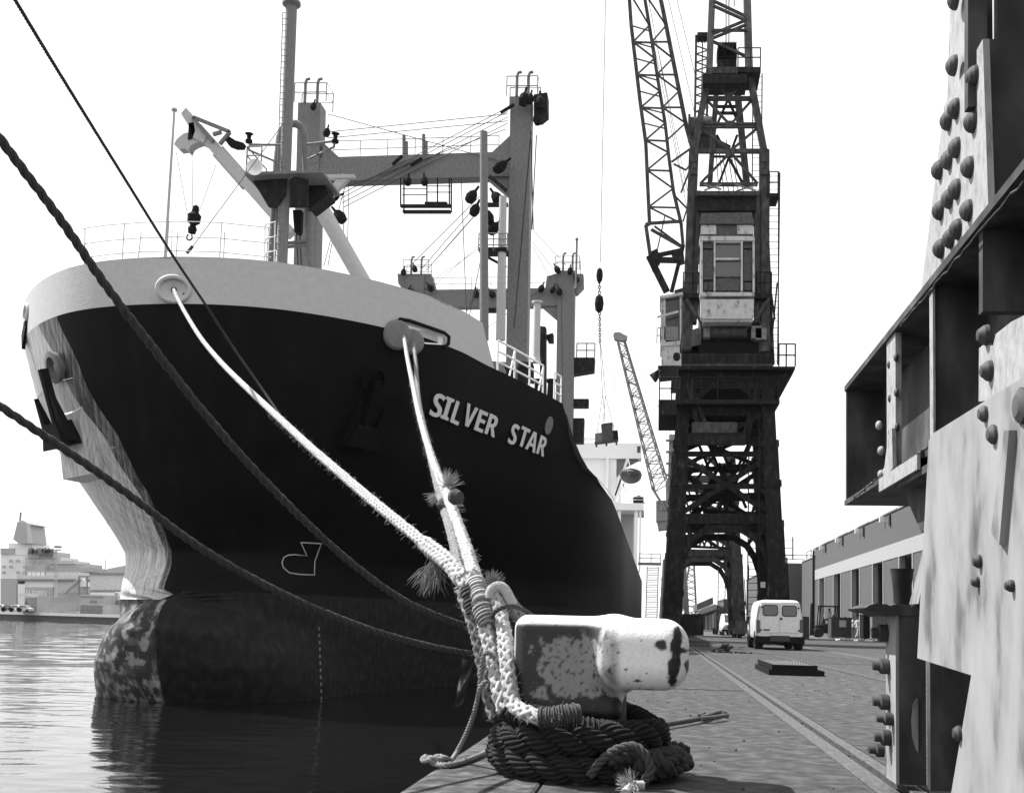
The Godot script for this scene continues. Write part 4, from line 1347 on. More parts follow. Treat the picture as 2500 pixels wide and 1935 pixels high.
func portal(c: Node3D, dz: float, mat: Material, detail: bool) -> void:
	# four legs on the two rails, tied by beams and braces; frames 5 m apart
	var z := -50.0
	for f in [0.0, -5.0]:
		var o := Vector3(0, 0, dz + f)
		for q in [[1641, 1552, 1672, 905], [1905, 1556, 1870, 905]]:
			var a := pz(q[0], q[1], z)
			var t := pz(q[2], q[3], z)
			var up: Vector3 = t - a
			# leg in three lifts, each plate box a little slimmer, with doubling plates at the joints
			bar("leg", c, mat, a + o, a + up * 0.42 + o, 0.78, 0.7)
			bar("leg", c, mat, a + up * 0.42 + o, a + up * 0.72 + o, 0.66, 0.62)
			bar("leg", c, mat, a + up * 0.72 + o, t + o, 0.56, 0.56)
			for k in [0.16, 0.42, 0.57, 0.72]:
				bar("joint_plate", c, mat, a + up * (k - 0.012) + o, a + up * (k + 0.012) + o, 0.90 - 0.2 * k, 0.84 - 0.2 * k)
			# bogie with wheels
			var g0 := Vector3(a.x, 0.0, a.z) + o
			var b := MB.new()
			b.hexa([g0 + Vector3(-0.36, 0.28, -1.7), g0 + Vector3(0.36, 0.28, -1.7), g0 + Vector3(0.36, 0.28, 1.3), g0 + Vector3(-0.36, 0.28, 1.3),
				g0 + Vector3(-0.36, 1.15, -1.1), g0 + Vector3(0.36, 1.15, -1.1), g0 + Vector3(0.36, 1.15, 0.8), g0 + Vector3(-0.36, 1.15, 0.8)])
			var bg := part("bogie", b, mat, c)
			for zz in [-1.15, 0.75]:
				b = MB.new()
				b.lathe([Vector2(0, -0.09), Vector2(0.3, -0.09), Vector2(0.33, -0.05), Vector2(0.28, -0.04), Vector2(0.28, 0.08), Vector2(0, 0.08)], g0 + Vector3(0, 0.288, zz), Vector3.RIGHT, 18)
				part("wheel", b, m_("rail_steel"), bg)
		# horizontals
		for q in [[1652, 1266, 1892, 1266, 0.45], [1656, 1187, 1888, 1187, 0.22], [1660, 1108, 1884, 1108, 0.22], [1667, 1002, 1876, 1002, 0.5]]:
			bar("cross_beam", c, mat, pz(q[0], q[1], z) + o, pz(q[2], q[3], z) + o, q[4], 0.25)
		plate_z("travel_gear", c, mat, z + 0.6 + dz + f, 1.0, rect(1664, 1498, 1718, 1551))
		# arch under the portal beam
		var arch := [[1654, 1420], [1661, 1385], [1672, 1346], [1691, 1313], [1727, 1291], [1810, 1291], [1846, 1313], [1867, 1346], [1880, 1385], [1889, 1425]]
		for i in arch.size() - 1:
			bar("arch_rib", c, mat, pz(arch[i][0], arch[i][1], z) + o, pz(arch[i + 1][0], arch[i + 1][1], z) + o, 0.30, 0.36)
		for q in [[1727, 1291, 1727, 1272], [1810, 1291, 1810, 1272], [1691, 1313, 1670, 1274], [1846, 1313, 1872, 1274], [1672, 1346, 1656, 1330], [1867, 1346, 1886, 1330]]:
			bar("arch_strut", c, mat, pz(q[0], q[1], z) + o, pz(q[2], q[3], z) + o, 0.18, 0.24)
		# diagonal bracing
		for q in [[1655, 1258, 1882, 1112, 0.22], [1888, 1258, 1662, 1112, 0.22], [1664, 1102, 1876, 1008, 0.18], [1882, 1102, 1668, 1008, 0.18], [1668, 998, 1770, 912, 0.26], [1876, 998, 1772, 912, 0.26]]:
			bar("brace", c, mat, pz(q[0], q[1], z) + o, pz(q[2], q[3], z) + o, q[4], 0.26)
	# side faces
	for q in [[1641, 1552, 1672, 905], [1905, 1556, 1870, 905]]:
		var a := pz(q[0], q[1], z) + Vector3(0, 0, dz)
		var t := pz(q[2], q[3], z) + Vector3(0, 0, dz)
		var back := Vector3(0, 0, -5)
		for k in [0.12, 0.42, 0.57, 0.72, 0.86]:
			bar("side_beam", c, mat, a.lerp(t, k), a.lerp(t, k) + back, 0.3, 0.4, Vector3.UP)
		for k in [[0.42, 0.57], [0.57, 0.72], [0.72, 0.86]]:
			bar("side_brace", c, mat, a.lerp(t, k[0]), a.lerp(t, k[1]) + back, 0.22, 0.22, Vector3.RIGHT)
			bar("side_brace", c, mat, a.lerp(t, k[0]) + back, a.lerp(t, k[1]), 0.22, 0.22, Vector3.RIGHT)
		bar("side_brace", c, mat, a.lerp(t, 0.14), a.lerp(t, 0.42) + back, 0.24, 0.24, Vector3.RIGHT)
	if not detail:
		return
	# slender diagonals of the inner frames
	for q in [[1676, 1012, 1776, 1250], [1700, 1012, 1800, 1250], [1726, 1012, 1822, 1240], [1860, 1012, 1770, 1252], [1838, 1060, 1752, 1252], [1665, 1110, 1722, 1255], [1880, 1112, 1836, 1255], [1690, 1186, 1745, 1110], [1820, 1186, 1868, 1110]]:
		bar("inner_brace", c, mat, pz(q[0], q[1], -52.0) + Vector3(0, 0, dz), pz(q[2], q[3], -52.0) + Vector3(0, 0, dz), 0.13, 0.13)
	# stairs and gangways inside the portal
	for q in [[1690, 1260, 1760, 1130], [1700, 1262, 1790, 1120], [1735, 1105, 1800, 1010], [1650, 1330, 1720, 1200]]:
		bar("stair_stringer", c, mat, pz(q[0], q[1], -52.5) + Vector3(0, 0, dz), pz(q[2], q[3], -52.5) + Vector3(0, 0, dz), 0.18, 0.08)
	for i in 9:
		var p := pz(1695 + i * 8.5, 1258 - i * 15.2, -52.3) + Vector3(0, 0, dz)
		bar("stair_tread", c, mat, p, p + Vector3(0.9, 0, 0), 0.05, 0.3)
	plate_z("walkway", c, mat, -51.0 + dz, 2.4, rect(1735, 1160, 1802, 1168))
	for q in [[1672, 1150, 1850, 1135], [1668, 1213, 1860, 1208], [1690, 1040, 1870, 1035], [1720, 1250, 1870, 1255]]:
		bar("walkway", c, mat, pz(q[0], q[1], -53.5) + Vector3(0, 0, dz), pz(q[2], q[3], -53.5) + Vector3(0, 0, dz), 0.12, 1.0)
	ladder(c, pz(1838, 1500, -49.5) + Vector3(0, 0, dz), pz(1842, 1010, -49.5) + Vector3(0, 0, dz), 0.45, mat)
	ladder(c, pz(1925, 1365, -50.5) + Vector3(0, 0, dz), pz(1925, 1310, -50.5) + Vector3(0, 0, dz), 0.4, mat)
	bar("cable_pipe", c, mat, pz(1927, 1470, -50) + Vector3(0, 0, dz), pz(1921, 1360, -50) + Vector3(0, 0, dz), 0.06, 0.06)
	plate_z("notice_plate", c, m_("ship_grey"), -49.55 + dz, 0.02, rect(1857, 1420, 1869, 1434))

func build_main_crane() -> void:
	var dark := m_("crane_dark")
	var steel := m_("crane_steel")
	var cream := m_("cab_cream")
	var c := thing("quay_crane", "tall dark portal crane straddling the crane rails with a cream driver's cab in front", "crane", Vector3(3.5, 0, -52.5))
	portal(c, 0.0, dark, true)
	var z := -50.0
	# lower service gallery
	plate_z("gallery_floor", c, dark, z + 0.9, 7.0, rect(1608, 975, 1904, 985))
	plate_z("gallery_box", c, dark, z + 0.9, 2.0, rect(1609, 985, 1652, 1012))
	plate_z("gallery_fascia", c, steel, z + 0.95, 0.08, rect(1690, 1030, 1800, 1056))
	plate_z("gallery_fascia", c, dark, z + 0.9, 0.3, rect(1680, 1056, 1820, 1085))
	railing(c, [pz(1610, 975, z + 0.85), pz(1640, 975, z + 0.85), pz(1660, 975, z + 0.85)], 1.0, 0.03, dark, 2)
	railing(c, [pz(1690, 975, z + 0.85), pz(1752, 975, z + 0.85), pz(1830, 975, z + 0.85), pz(1896, 975, z + 0.85)], 1.0, 0.03, dark, 2)
	railing(c, [pz(1896, 975, z + 0.85), pz(1898, 975, z - 3), pz(1898, 975, z - 6)], 1.0, 0.03, dark, 2)
	for q in [[1672, 905, 1715, 1080], [1685, 930, 1740, 1085], [1862, 905, 1812, 1080], [1850, 960, 1822, 1085]]:
		bz("gallery_brace", c, dark, z + 0.3, q, 0.2, 0.2)
	# slewing deck: girders, round track and turntable
	plate_z("deck_girder", c, dark, z + 0.6, 0.3, rect(1664, 862, 1888, 896))
	plate_z("deck_girder", c, dark, z - 5.6, 0.3, rect(1664, 862, 1888, 896))
	plate_z("deck_plate", c, dark, z + 0.9, 7.2, rect(1655, 894, 1942, 900))
	plate_z("deck_flange", c, steel, z + 0.95, 0.35, rect(1664, 888, 1888, 893))
	plate_z("deck_underframe", c, dark, z + 0.2, 5.5, [[1664, 900], [1942, 900], [1935, 915], [1920, 940], [1880, 944], [1664, 944]])
	for u in [1672, 1700, 1780, 1856, 1884]:
		plate_z("girder_stiffener", c, dark, z + 0.72, 0.1, rect(u, 862, u + 3, 888))
	railing(c, [pz(1902, 894, z + 0.8), pz(1920, 894, z + 0.8), pz(1942, 894, z + 0.8), pz(1942, 894, z - 2.5)], 1.0, 0.035, dark, 2)
	var b := MB.new()
	b.lathe([Vector2(2.15, 0.0), Vector2(2.15, 0.5), Vector2(1.9, 0.5), Vector2(1.9, 0.9), Vector2(1.2, 0.9), Vector2(1.2, 1.4), Vector2(0, 1.4)], pz(1776, 862, z - 2.2) + Vector3(0, 0, 0), Vector3.UP, 36)
	part("turntable", b, dark, c)
	b = MB.new()
	b.lathe([Vector2(0.16, 0.0), Vector2(0.16, 0.35), Vector2(0, 0.35)], pz(1652, 873, z + 0.6), Vector3.BACK, 16)
	part("guide_sheave", b, dark, c)
	# machinery under the cab
	plate_z("machinery_frame", c, dark, z + 0.2, 4.2, rect(1712, 784, 1880, 826))
	for q in [[1718, 800, 1734, 822], [1835, 795, 1860, 825], [1845, 800, 1872, 828]]:
		plate_z("motor_housing", c, m_("pale_steel"), z + 0.5, 0.5, rect(q[0], q[1], q[2], q[3]))
	b = MB.new()
	b.lathe([Vector2(0.0, 0.0), Vector2(0.24, 0.0), Vector2(0.24, 1.6), Vector2(0.0, 1.6)], pz(1735, 812, z + 0.4), Vector3.RIGHT, 14)
	part("winch_drum", b, steel, c)
	# cab
	var cab := thing_part("driver_cab", c)
	plate_z("lower_cabin", cab, cream, z + 1.3, 3.2, [[1711, 730], [1841, 730], [1841, 772], [1834, 778], [1718, 778], [1711, 772]])
	plate_z("cabin_skirt", cab, cream, z + 1.2, 3.0, rect(1717, 777, 1838, 785))
	plate_z("cabin_floor", cab, cream, z + 1.35, 3.3, rect(1709, 713, 1843, 722))
	plate_z("cabin_core", cab, m_("cab_panel"), z + 0.95, 2.9, rect(1713, 588, 1841, 713))
	for q in [[1711, 586, 1716, 713], [1743, 588, 1747, 710], [1809, 588, 1814, 710], [1838, 586, 1843, 713]]:
		plate_z("window_post", cab, cream, z + 1.28, 0.3, rect(q[0], q[1], q[2], q[3]))
	plate_z("window_head", cab, cream, z + 1.3, 3.3, rect(1709, 576, 1844, 587))
	plate_z("window_bar", cab, cream, z + 1.24, 0.2, rect(1747, 588, 1809, 592))
	plate_z("window_bar", cab, cream, z + 1.24, 0.2, rect(1747, 629, 1809, 634))
	plate_z("pane", cab, m_("van_glass"), z + 1.08, 0.04, rect(1747, 592, 1809, 629))
	plate_z("pane", cab, m_("van_glass"), z + 1.08, 0.04, rect(1747, 634, 1809, 674))
	plate_z("window_bar", cab, steel, z + 1.2, 0.15, rect(1747, 674, 1809, 677))
	plate_z("lower_panel", cab, m_("cab_panel"), z + 1.15, 0.06, rect(1747, 677, 1809, 709))
	for q in [[1718, 592, 1741, 606], [1717, 610, 1742, 682], [1718, 688, 1728, 708], [1731, 688, 1742, 708], [1816, 592, 1836, 606], [1816, 610, 1836, 685], [1818, 690, 1836, 708]]:
		plate_z("side_panel", cab, m_("cab_panel"), z + 1.1, 0.08, rect(q[0], q[1], q[2], q[3]))
	plate_z("fascia_board", cab, m_("cab_panel"), z + 1.15, 3.1, rect(1711, 547, 1840, 575))
	plate_z("fascia_panel", cab, cream, z + 1.2, 0.06, rect(1712, 549, 1749, 571))
	plate_z("fascia_panel", cab, cream, z + 1.2, 0.06, rect(1800, 549, 1839, 571))
	plate_z("roof", cab, m_("cab_panel"), z + 1.3, 3.4, [[1708, 546], [1842, 546], [1836, 518], [1712, 520]])
	# side walkways with brackets
	for q in [[1668, 715, 1711, 726], [1843, 715, 1886, 728]]:
		plate_z("side_walkway", c, dark, z + 0.6, 2.6, rect(q[0], q[1], q[2], q[3]))
	for q in [[1676, 730, 1714, 790], [1878, 728, 1840, 786]]:
		bz("walkway_bracket", c, steel, z + 0.6, q, 0.12, 0.1)
	railing(c, [pz(1668, 715, z + 0.6), pz(1690, 715, z + 0.6), pz(1706, 715, z + 0.6)], 0.95, 0.03, dark, 2)
	railing(c, [pz(1848, 715, z + 0.6), pz(1868, 715, z + 0.6), pz(1884, 715, z + 0.6)], 0.95, 0.03, dark, 2)
	# side columns carrying the tower
	for q in [[1676, 855, 1694, 370, 0.44], [1693, 790, 1703, 470, 0.30], [1866, 860, 1866, 370, 0.44], [1850, 790, 1850, 470, 0.30]]:
		bz("tower_column", c, steel, z, [q[0], q[1], q[2], q[3]], q[4], 0.5)
	for q in [[1886, 890, 1870, 520, 0.2], [1664, 860, 1690, 540, 0.18]]:
		bz("tower_column", c, dark, z - 3.5, [q[0], q[1], q[2], q[3]], q[4], 0.4)
	for q in [[1688, 376, 1704, 425], [1857, 376, 1874, 425]]:
		plate_z("gusset_plate", c, steel, z + 0.34, 0.05, rect(q[0], q[1], q[2], q[3]))
	for q in [[1692, 395], [1699, 395], [1692, 410], [1699, 410], [1862, 395], [1869, 395], [1862, 410], [1869, 410]]:
		inst("rivet", unit_dome, dark, c, Transform3D(Basis().scaled(Vector3.ONE * 0.035), pz(q[0], q[1], z + 0.35)))
	# counterweight box
	plate_z("counterweight", c, dark, z + 0.4, 2.4, rect(1702, 474, 1846, 514))
	bz("counterweight_beam", c, steel, z + 0.5, [1700, 474, 1850, 474], 0.2, 0.3)
	bz("counterweight_beam", c, dark, z + 0.5, [1704, 512, 1846, 512], 0.16, 0.3)
	# tower
	for q in [[1694, 372, 1732, 172, 0.28], [1866, 372, 1829, 172, 0.28]]:
		bz("tower_leg", c, steel, z, [q[0], q[1], q[2], q[3]], q[4], 0.34)
	for q in [[1733, 455, 1752, 182, 0.24], [1824, 455, 1796, 182, 0.30]]:
		bz("tower_leg", c, steel, z - 3.0, [q[0], q[1], q[2], q[3]], q[4], 0.34)
	for q in [[1688, 369, 1876, 369, 0.2], [1706, 310, 1854, 310, 0.09], [1720, 238, 1842, 238, 0.1], [1720, 244, 1842, 244, 0.06], [1726, 172, 1838, 172, 0.3], [1708, 450, 1850, 450, 0.16], [1702, 302, 1850, 302, 0.09]]:
		bz("tower_beam", c, steel, z + 0.05, [q[0], q[1], q[2], q[3]], q[4], 0.14)
	for q in [[1742, 276, 1812, 276, 0.18], [1746, 260, 1806, 260, 0.18], [1736, 190, 1824, 190, 0.3], [1732, 382, 1810, 382, 0.12]]:
		bz("tower_beam", c, dark, z - 2.9, [q[0], q[1], q[2], q[3]], q[4] * 0.7, 0.12)
	for q in [[1734, 178, 1780, 236], [1826, 178, 1782, 236], [1726, 244, 1782, 304], [1836, 244, 1784, 304], [1712, 312, 1782, 366], [1850, 312, 1786, 366], [1710, 448, 1782, 374], [1850, 448, 1786, 374]]:
		bz("tower_brace", c, steel, z, q, 0.10, 0.12)
	for q in [[1756, 190, 1820, 340], [1796, 200, 1740, 330], [1800, 330, 1755, 450], [1750, 330, 1815, 450]]:
		bz("tower_brace", c, dark, z - 3.0, q, 0.11, 0.14)
	for q in [[1780, 234], [1782, 303], [1784, 372]]:
		plate_z("gusset_plate", c, steel, z + 0.16, 0.1, rect(q[0] - 10, q[1] - 9, q[0] + 10, q[1] + 9))
	for q in [[1718, 450, 1762, 462], [1762, 450, 1720, 464], [1795, 450, 1845, 464], [1845, 452, 1798, 466]]:
		bz("tie_rod", c, m_("pale_steel"), z + 0.3, q, 0.06, 0.06)
	for i in 6:   # tie rods fanning down behind
		bz("tie_rod", c, dark, z - 2.0, [1746 + i * 9.0, 340 + (i % 3) * 20, 1756 + i * 12.0, 470], 0.035, 0.035)
	# head platform, sheaves and rail
	plate_z("head_platform", c, dark, z + 0.6, 1.2, rect(1716, 180, 1824, 202))
	plate_z("head_balcony", c, dark, z + 0.6, 1.8, rect(1800, 163, 1858, 175))
	railing(c, [pz(1802, 163, z + 0.5), pz(1832, 163, z + 0.5), pz(1857, 163, z + 0.5), pz(1857, 163, z - 1.2)], 0.9, 0.03, dark, 2)
	for i in 7:
		b = MB.new()
		b.lathe([Vector2(0.0, -0.05), Vector2(0.42, -0.05), Vector2(0.36, 0.0), Vector2(0.42, 0.05), Vector2(0, 0.05)], pz(1755 + i * 6.6, 124, z - 1.0), Vector3.RIGHT, 16)
		part("head_sheave", b, dark, c)
	plate_z("sheave_frame", c, dark, z - 0.8, 0.6, rect(1751, 118, 1800, 140))
	plate_z("sheave_frame", c, dark, z - 0.8, 0.6, rect(1752, 144, 1799, 168))
	# jib rising away
	var jt := []
	for q in [[1732, 172, 1741, -60, -50.0, -52.0, 0.30], [1829, 172, 1823, -60, -50.0, -52.0, 0.34]]:
		bar("jib_chord", c, steel, pz(q[0], q[1], q[4]), pz(q[2], q[3], q[5]), q[6], 0.3)
	for q in [[1742, 2, 1822, 40], [1742, 14, 1822, 50], [1738, 74, 1826, 74], [1738, 84, 1824, 48], [1738, 94, 1822, 60], [1738, 100, 1828, 140], [1742, -10, 1822, -40]]:
		bz("jib_lacing", c, steel, -50.6, q, 0.11, 0.12)
	b = MB.new()
	for q in [[1773, -40, 1773, 118], [1780, -40, 1780, 118], [1792, -40, 1793, 15]]:
		wirez(b, -50.8, q, 0.025)
	part("luffing_rope", b, m_("wire"), c)
	# ladders on the right
	ladder(c, pz(1886, 890, z - 0.3), pz(1892, 422, z - 0.3), 0.46, dark, 0)
	ladder(c, pz(1848, 470, z - 1.0), pz(1850, 180, z - 1.0), 0.42, dark, 0)
	plate_z("ladder_landing", c, dark, z + 0.3, 1.2, rect(1870, 471, 1902, 480))
	railing(c, [pz(1876, 471, z + 0.3), pz(1900, 471, z + 0.3), pz(1902, 471, z - 0.9)], 1.0, 0.03, dark, 2)
	bz("hand_rail", c, dark, z + 0.2, [1901, 470, 1901, 890], 0.05, 0.05)
	bz("stay_rod", c, dark, z + 0.2, [1884, 720, 1892, 780], 0.08, 0.08)
	bz("stay_rod", c, dark, z + 0.2, [1898, 690, 1878, 900], 0.07, 0.07)

func lattice_jib(c: Node3D, mat: Material, foot: Array, head: Array, bays: int, w: float, lw: float, called := "jib") -> void:
	# foot and head: each two pairs of points (near face left, right; far face left, right)
	for k in 4:
		bar(called + "_chord", c, mat, foot[k], head[k], w, w)
	for i in bays:
		var t0 := float(i) / bays
		var t1 := float(i + 1) / bays
		for f in [[0, 1], [2, 3], [0, 2], [1, 3]]:
			var a0: Vector3 = foot[f[0]].lerp(head[f[0]], t0)
			var a1: Vector3 = foot[f[0]].lerp(head[f[0]], t1)
			var b0: Vector3 = foot[f[1]].lerp(head[f[1]], t0)
			var b1: Vector3 = foot[f[1]].lerp(head[f[1]], t1)
			if i % 2 == 0:
				bar(called + "_lacing", c, mat, a0, b1, lw, lw)
			else:
				bar(called + "_lacing", c, mat, b0, a1, lw, lw)
			if i % 2 == 0:
				bar(called + "_lacing", c, mat, a0, b0, lw, lw)

func build_far_cranes() -> void:
	var dark := m_("crane_dark")
	var steel := m_("crane_steel")
	var cream := m_("cab_cream")
	# second crane close behind the first, slewed over the ship
	var c := thing("quay_crane", "portal crane half hidden behind the first, its lattice jib slewed out over the ship", "crane", Vector3(3.5, 0, -76.5))
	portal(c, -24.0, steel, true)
	var z := -72.0
	plate_z("slewing_deck", c, dark, z - 2, 6.0, rect(1640, 905, 1800, 915))
	var cab := thing_part("driver_cab", c)
	plate_z("cab_wall", cab, cream, z, 3.0, [[1615, 845], [1692, 838], [1692, 884], [1660, 892], [1615, 892]])
	plate_z("cab_waist", cab, cream, z + 0.1, 3.0, [[1612, 836], [1694, 828], [1694, 838], [1612, 845]])
	plate_z("cab_core", cab, m_("pane_dark"), z - 0.3, 2.4, rect(1618, 722, 1680, 836))
	for q in [[1613, 722, 1618, 836], [1619, 724, 1625, 836], [1660, 716, 1664, 830], [1688, 712, 1693, 830]]:
		plate_z("window_post", cab, cream, z, 0.2, rect(q[0], q[1], q[2], q[3]))
	plate_z("window_sill", cab, m_("pale_steel"), z, 0.3, rect(1622, 797, 1656, 830))
	plate_z("side_panel", cab, m_("cab_panel"), z - 0.1, 0.2, rect(1668, 740, 1688, 815))
	plate_z("open_flap", cab, cream, z + 0.4, 0.05, [[1603, 772], [1655, 757], [1658, 762], [1606, 776]])
	plate_z("cab_roof", cab, cream, z + 0.15, 3.2, [[1611, 722], [1694, 708], [1694, 714], [1611, 729]])
	plate_z("roof_box", cab, dark, z - 0.6, 1.6, [[1647, 708], [1668, 702], [1690, 690], [1690, 708]])
	plate_z("cab_floor", cab, dark, z + 0.2, 3.4, [[1606, 892], [1660, 892], [1656, 900], [1612, 905]])
	railing(c, [pz(1604, 838, z + 0.3), pz(1612, 836, z + 0.3)], -1.0 + 2.0, 0.03, dark, 2)
	b_lamp(c, z)
	# jib: foot at the cab, head far up to the left, outside the frame
	for q in [[1585, 625, 1628, 712, 0.42], [1590, 628, 1598, 660, 0.3], [1668, 600, 1640, 712, 0.25], [1596, 625, 1668, 610, 0.2], [1596, 634, 1668, 636, 0.3]]:
		bz("jib_foot", c, dark, z, [q[0], q[1], q[2], q[3]], q[4], 0.4)
	plate_z("foot_gusset", c, dark, z + 0.2, 0.4, [[1583, 628], [1592, 612], [1606, 605], [1612, 640], [1604, 650], [1590, 635]])
	plate_z("foot_gusset", c, dark, z + 0.2, 0.4, [[1640, 620], [1668, 605], [1672, 640], [1656, 645]])
	var left := [[1535, -30], [1541, 60], [1562, 240], [1577, 350], [1581, 440], [1586, 545], [1577, 550], [1588, 625]]
	var mid := [[1570, -30], [1590, 90], [1608, 205], [1624, 300], [1634, 390], [1645, 470], [1663, 545], [1668, 600]]
	for i in left.size() - 1:
		bz("jib_chord", c, steel, z, [left[i][0], left[i][1], left[i + 1][0], left[i + 1][1]], 0.24, 0.24)
	for i in mid.size() - 1:
		bz("jib_chord", c, steel, z - 1.4, [mid[i][0], mid[i][1], mid[i + 1][0], mid[i + 1][1]], 0.22, 0.22)
	var third := [[1605, -40], [1620, 30], [1640, 130], [1662, 240], [1676, 310], [1690, 360]]
	for i in third.size() - 1:
		bz("jib_chord", c, steel, z - 3.0, [third[i][0], third[i][1], third[i + 1][0], third[i + 1][1]], 0.27, 0.27)
	# lacing: zigzag between the left and middle chords, then between middle and right
	var ys := [-20, 62, 102, 142, 182, 222, 262, 300, 342, 372, 415, 460, 505, 545]
	for i in ys.size() - 1:
		var a := chord_x(left, ys[i])
		var b2 := chord_x(mid, ys[i + 1])
		var a2 := chord_x(left, ys[i + 1])
		var b1 := chord_x(mid, ys[i])
		var p: Vector3
		var q2: Vector3
		if i % 2 == 0:
			p = pz(a, ys[i], z); q2 = pz(b2, ys[i + 1], z - 1.4)
		else:
			p = pz(b1, ys[i], z - 1.4); q2 = pz(a2, ys[i + 1], z)
		bar("jib_lacing", c, steel, p, q2, 0.10, 0.10)
		if i % 2 == 1:
			bar("jib_lacing", c, steel, pz(a2, ys[i + 1], z), pz(b2, ys[i + 1] + 2, z - 1.4), 0.10, 0.10)
		if ys[i] < 330:
			var t0 := chord_x(third, ys[i])
			var t1 := chord_x(third, ys[i + 1])
			if i % 2 == 0:
				bar("jib_lacing", c, steel, pz(b1, ys[i], z - 1.4), pz(t1, ys[i + 1], z - 3.0), 0.10, 0.10)
				bar("jib_lacing", c, steel, pz(b1, ys[i], z - 1.4), pz(t0, ys[i], z - 3.0), 0.10, 0.10)
			else:
				bar("jib_lacing", c, steel, pz(t0, ys[i], z - 3.0), pz(b2, ys[i + 1], z - 1.4), 0.10, 0.10)
			bar("jib_lacing", c, steel, pz(a, ys[i], z), pz(chord_x(mid, ys[i] + 14), ys[i] + 14, z - 1.5), 0.07, 0.07)
	for q in [[1586, 545, 1663, 540, 0.2], [1590, 560, 1668, 604, 0.2], [1598, 552, 1664, 600, 0.12], [1624, 525, 1606, 605, 0.08], [1663, 470, 1690, 400, 0.12], [1640, 395, 1690, 360, 0.12], [1645, 400, 1675, 415, 0.1], [1675, 415, 1690, 395, 0.1], [1668, 540, 1690, 470, 0.1], [1650, 480, 1688, 520, 0.1]]:
		bz("jib_lacing", c, steel, z - 1.0, [q[0], q[1], q[2], q[3]], q[4], 0.14)
	# its back tower with a sheave head, left of the first crane's tower
	for q in [[1700, 86, 1697, 290, 0.16], [1732, 90, 1726, 290, 0.16], [1716, 90, 1712, 290, 0.08]]:
		bz("tower_leg", c, steel, z - 4.0, [q[0], q[1], q[2], q[3]], q[4], 0.16)
	for i in 9:
		var y0 := 112 + i * 20
		bz("tower_lacing", c, steel, z - 4.0, [1700, y0, 1730, y0 + 10], 0.07, 0.08)
		bz("tower_lacing", c, steel, z - 4.0, [1730, y0 + 10, 1699, y0 + 20], 0.07, 0.08)
	plate_z("tower_head", c, dark, z - 3.6, 0.8, rect(1703, 78, 1734, 88))
	for i in 4:
		var b := MB.new()
		b.lathe([Vector2(0.0, -0.06), Vector2(0.33, -0.06), Vector2(0.33, 0.06), Vector2(0.0, 0.06)], pz(1706 + i * 7.5, 92, z - 4), Vector3.RIGHT, 12)
		part("head_sheave", b, dark, c)
	var dr := MB.new()
	dr.lathe([Vector2(0.0, -0.9), Vector2(0.95, -0.9), Vector2(0.95, -0.75), Vector2(0.75, -0.75), Vector2(0.75, 0.75), Vector2(0.95, 0.75), Vector2(0.95, 0.9), Vector2(0.0, 0.9)], pz(1712, 312, z - 3.5), Vector3.RIGHT, 24)
	part("hoist_drum", dr, steel, c)
	plate_z("drum_bed", c, dark, z - 3.0, 0.6, [[1688, 330], [1745, 335], [1785, 355], [1690, 365]])
	var b := MB.new()
	for q in [[1628, -20, 1698, 285], [1648, -20, 1700, 195], [1580, -20, 1672, 470], [1587, 60, 1680, 520], [1600, 90, 1690, 520]]:
		wirez(b, z - 2.5, q, 0.02)
	part("luffing_rope", b, m_("wire"), c)
	# hoist rope, chain and ball hanging from the jib head out of the frame
	z = -70.0
	var hoist := thing("hoist_rope", "thin hoist rope with chain and ball weights hanging over the ship", "rope", pz(1465, 850, z))
	b = MB.new()
	wirez(b, z, [1480, -80, 1466, 640], 0.022)
	wirez(b, z, [1465, 835, 1471, 960], 0.02)
	wirez(b, z, [1467, 840, 1478, 960], 0.02)
	part("rope", b, m_("wire"), hoist)
	for q in [[1464, 672, 0.22, 0.5], [1463, 741, 0.30, 0.62]]:
		b = MB.new()
		var hh: float = q[3]
		b.lathe([Vector2(0.05, -hh), Vector2(q[2] * 0.8, -hh * 0.7), Vector2(q[2], 0.0), Vector2(q[2] * 0.8, hh * 0.7), Vector2(0.05, hh)], pz(q[0], q[1], z), Vector3.UP, 12)
		part("ball_weight", b, m_("dark_gear"), hoist)
	b = MB.new()
	var y := 688.0
	var k := 0
	while y < 838.0:
		if absf(y - 741.0) > 22.0:
			var p := pz(1464 + (y - 741) * 0.01, y, z)
			var e1 := Vector3(0.07, 0, 0) if k % 2 == 0 else Vector3(0, 0, 0.07)
			var ring := []
			for j in 8:
				ring.append(p + e1 * cos(TAU * j / 8) + Vector3(0, 0.12, 0) * sin(TAU * j / 8))
			b.tube(ring, 0.03, 4, false, true)
		y += 6.5
		k += 1
	part("chain", b, m_("dark_gear"), hoist).set_meta("kind", "stuff")
	# cargo on its sling
	var sling := thing("cargo_sling", "four-legged rope sling holding a loaded pallet over the ship", "sling", pz(1480, 1020, z))
	b = MB.new()
	for q in [[1472, 960, 1456, 1070], [1472, 962, 1480, 1066], [1478, 965, 1502, 1058], [1478, 965, 1470, 1070]]:
		wirez(b, z, q, 0.018)
	part("sling_leg", b, m_("wire"), sling)
	var pal := thing("slung_pallet", "dark wooden pallet carrying crates in mid-air over the ship", "pallet", pz(1480, 1080, z))
	for i in 5:
		bar("plank", pal, m_("crate_wood"), pz(1452, 1082, z - 0.6 + i * 0.3), pz(1508, 1076, z - 0.6 + i * 0.3), 0.09, 0.22)
	for t in [0.06, 0.5, 0.94]:
		var p := pz(1452, 1085, z).lerp(pz(1508, 1079, z), t)
		bar("runner", pal, m_("crate_wood"), p + Vector3(0, 0, -0.75), p + Vector3(0, 0, 0.75), 0.1, 0.12, Vector3.UP)
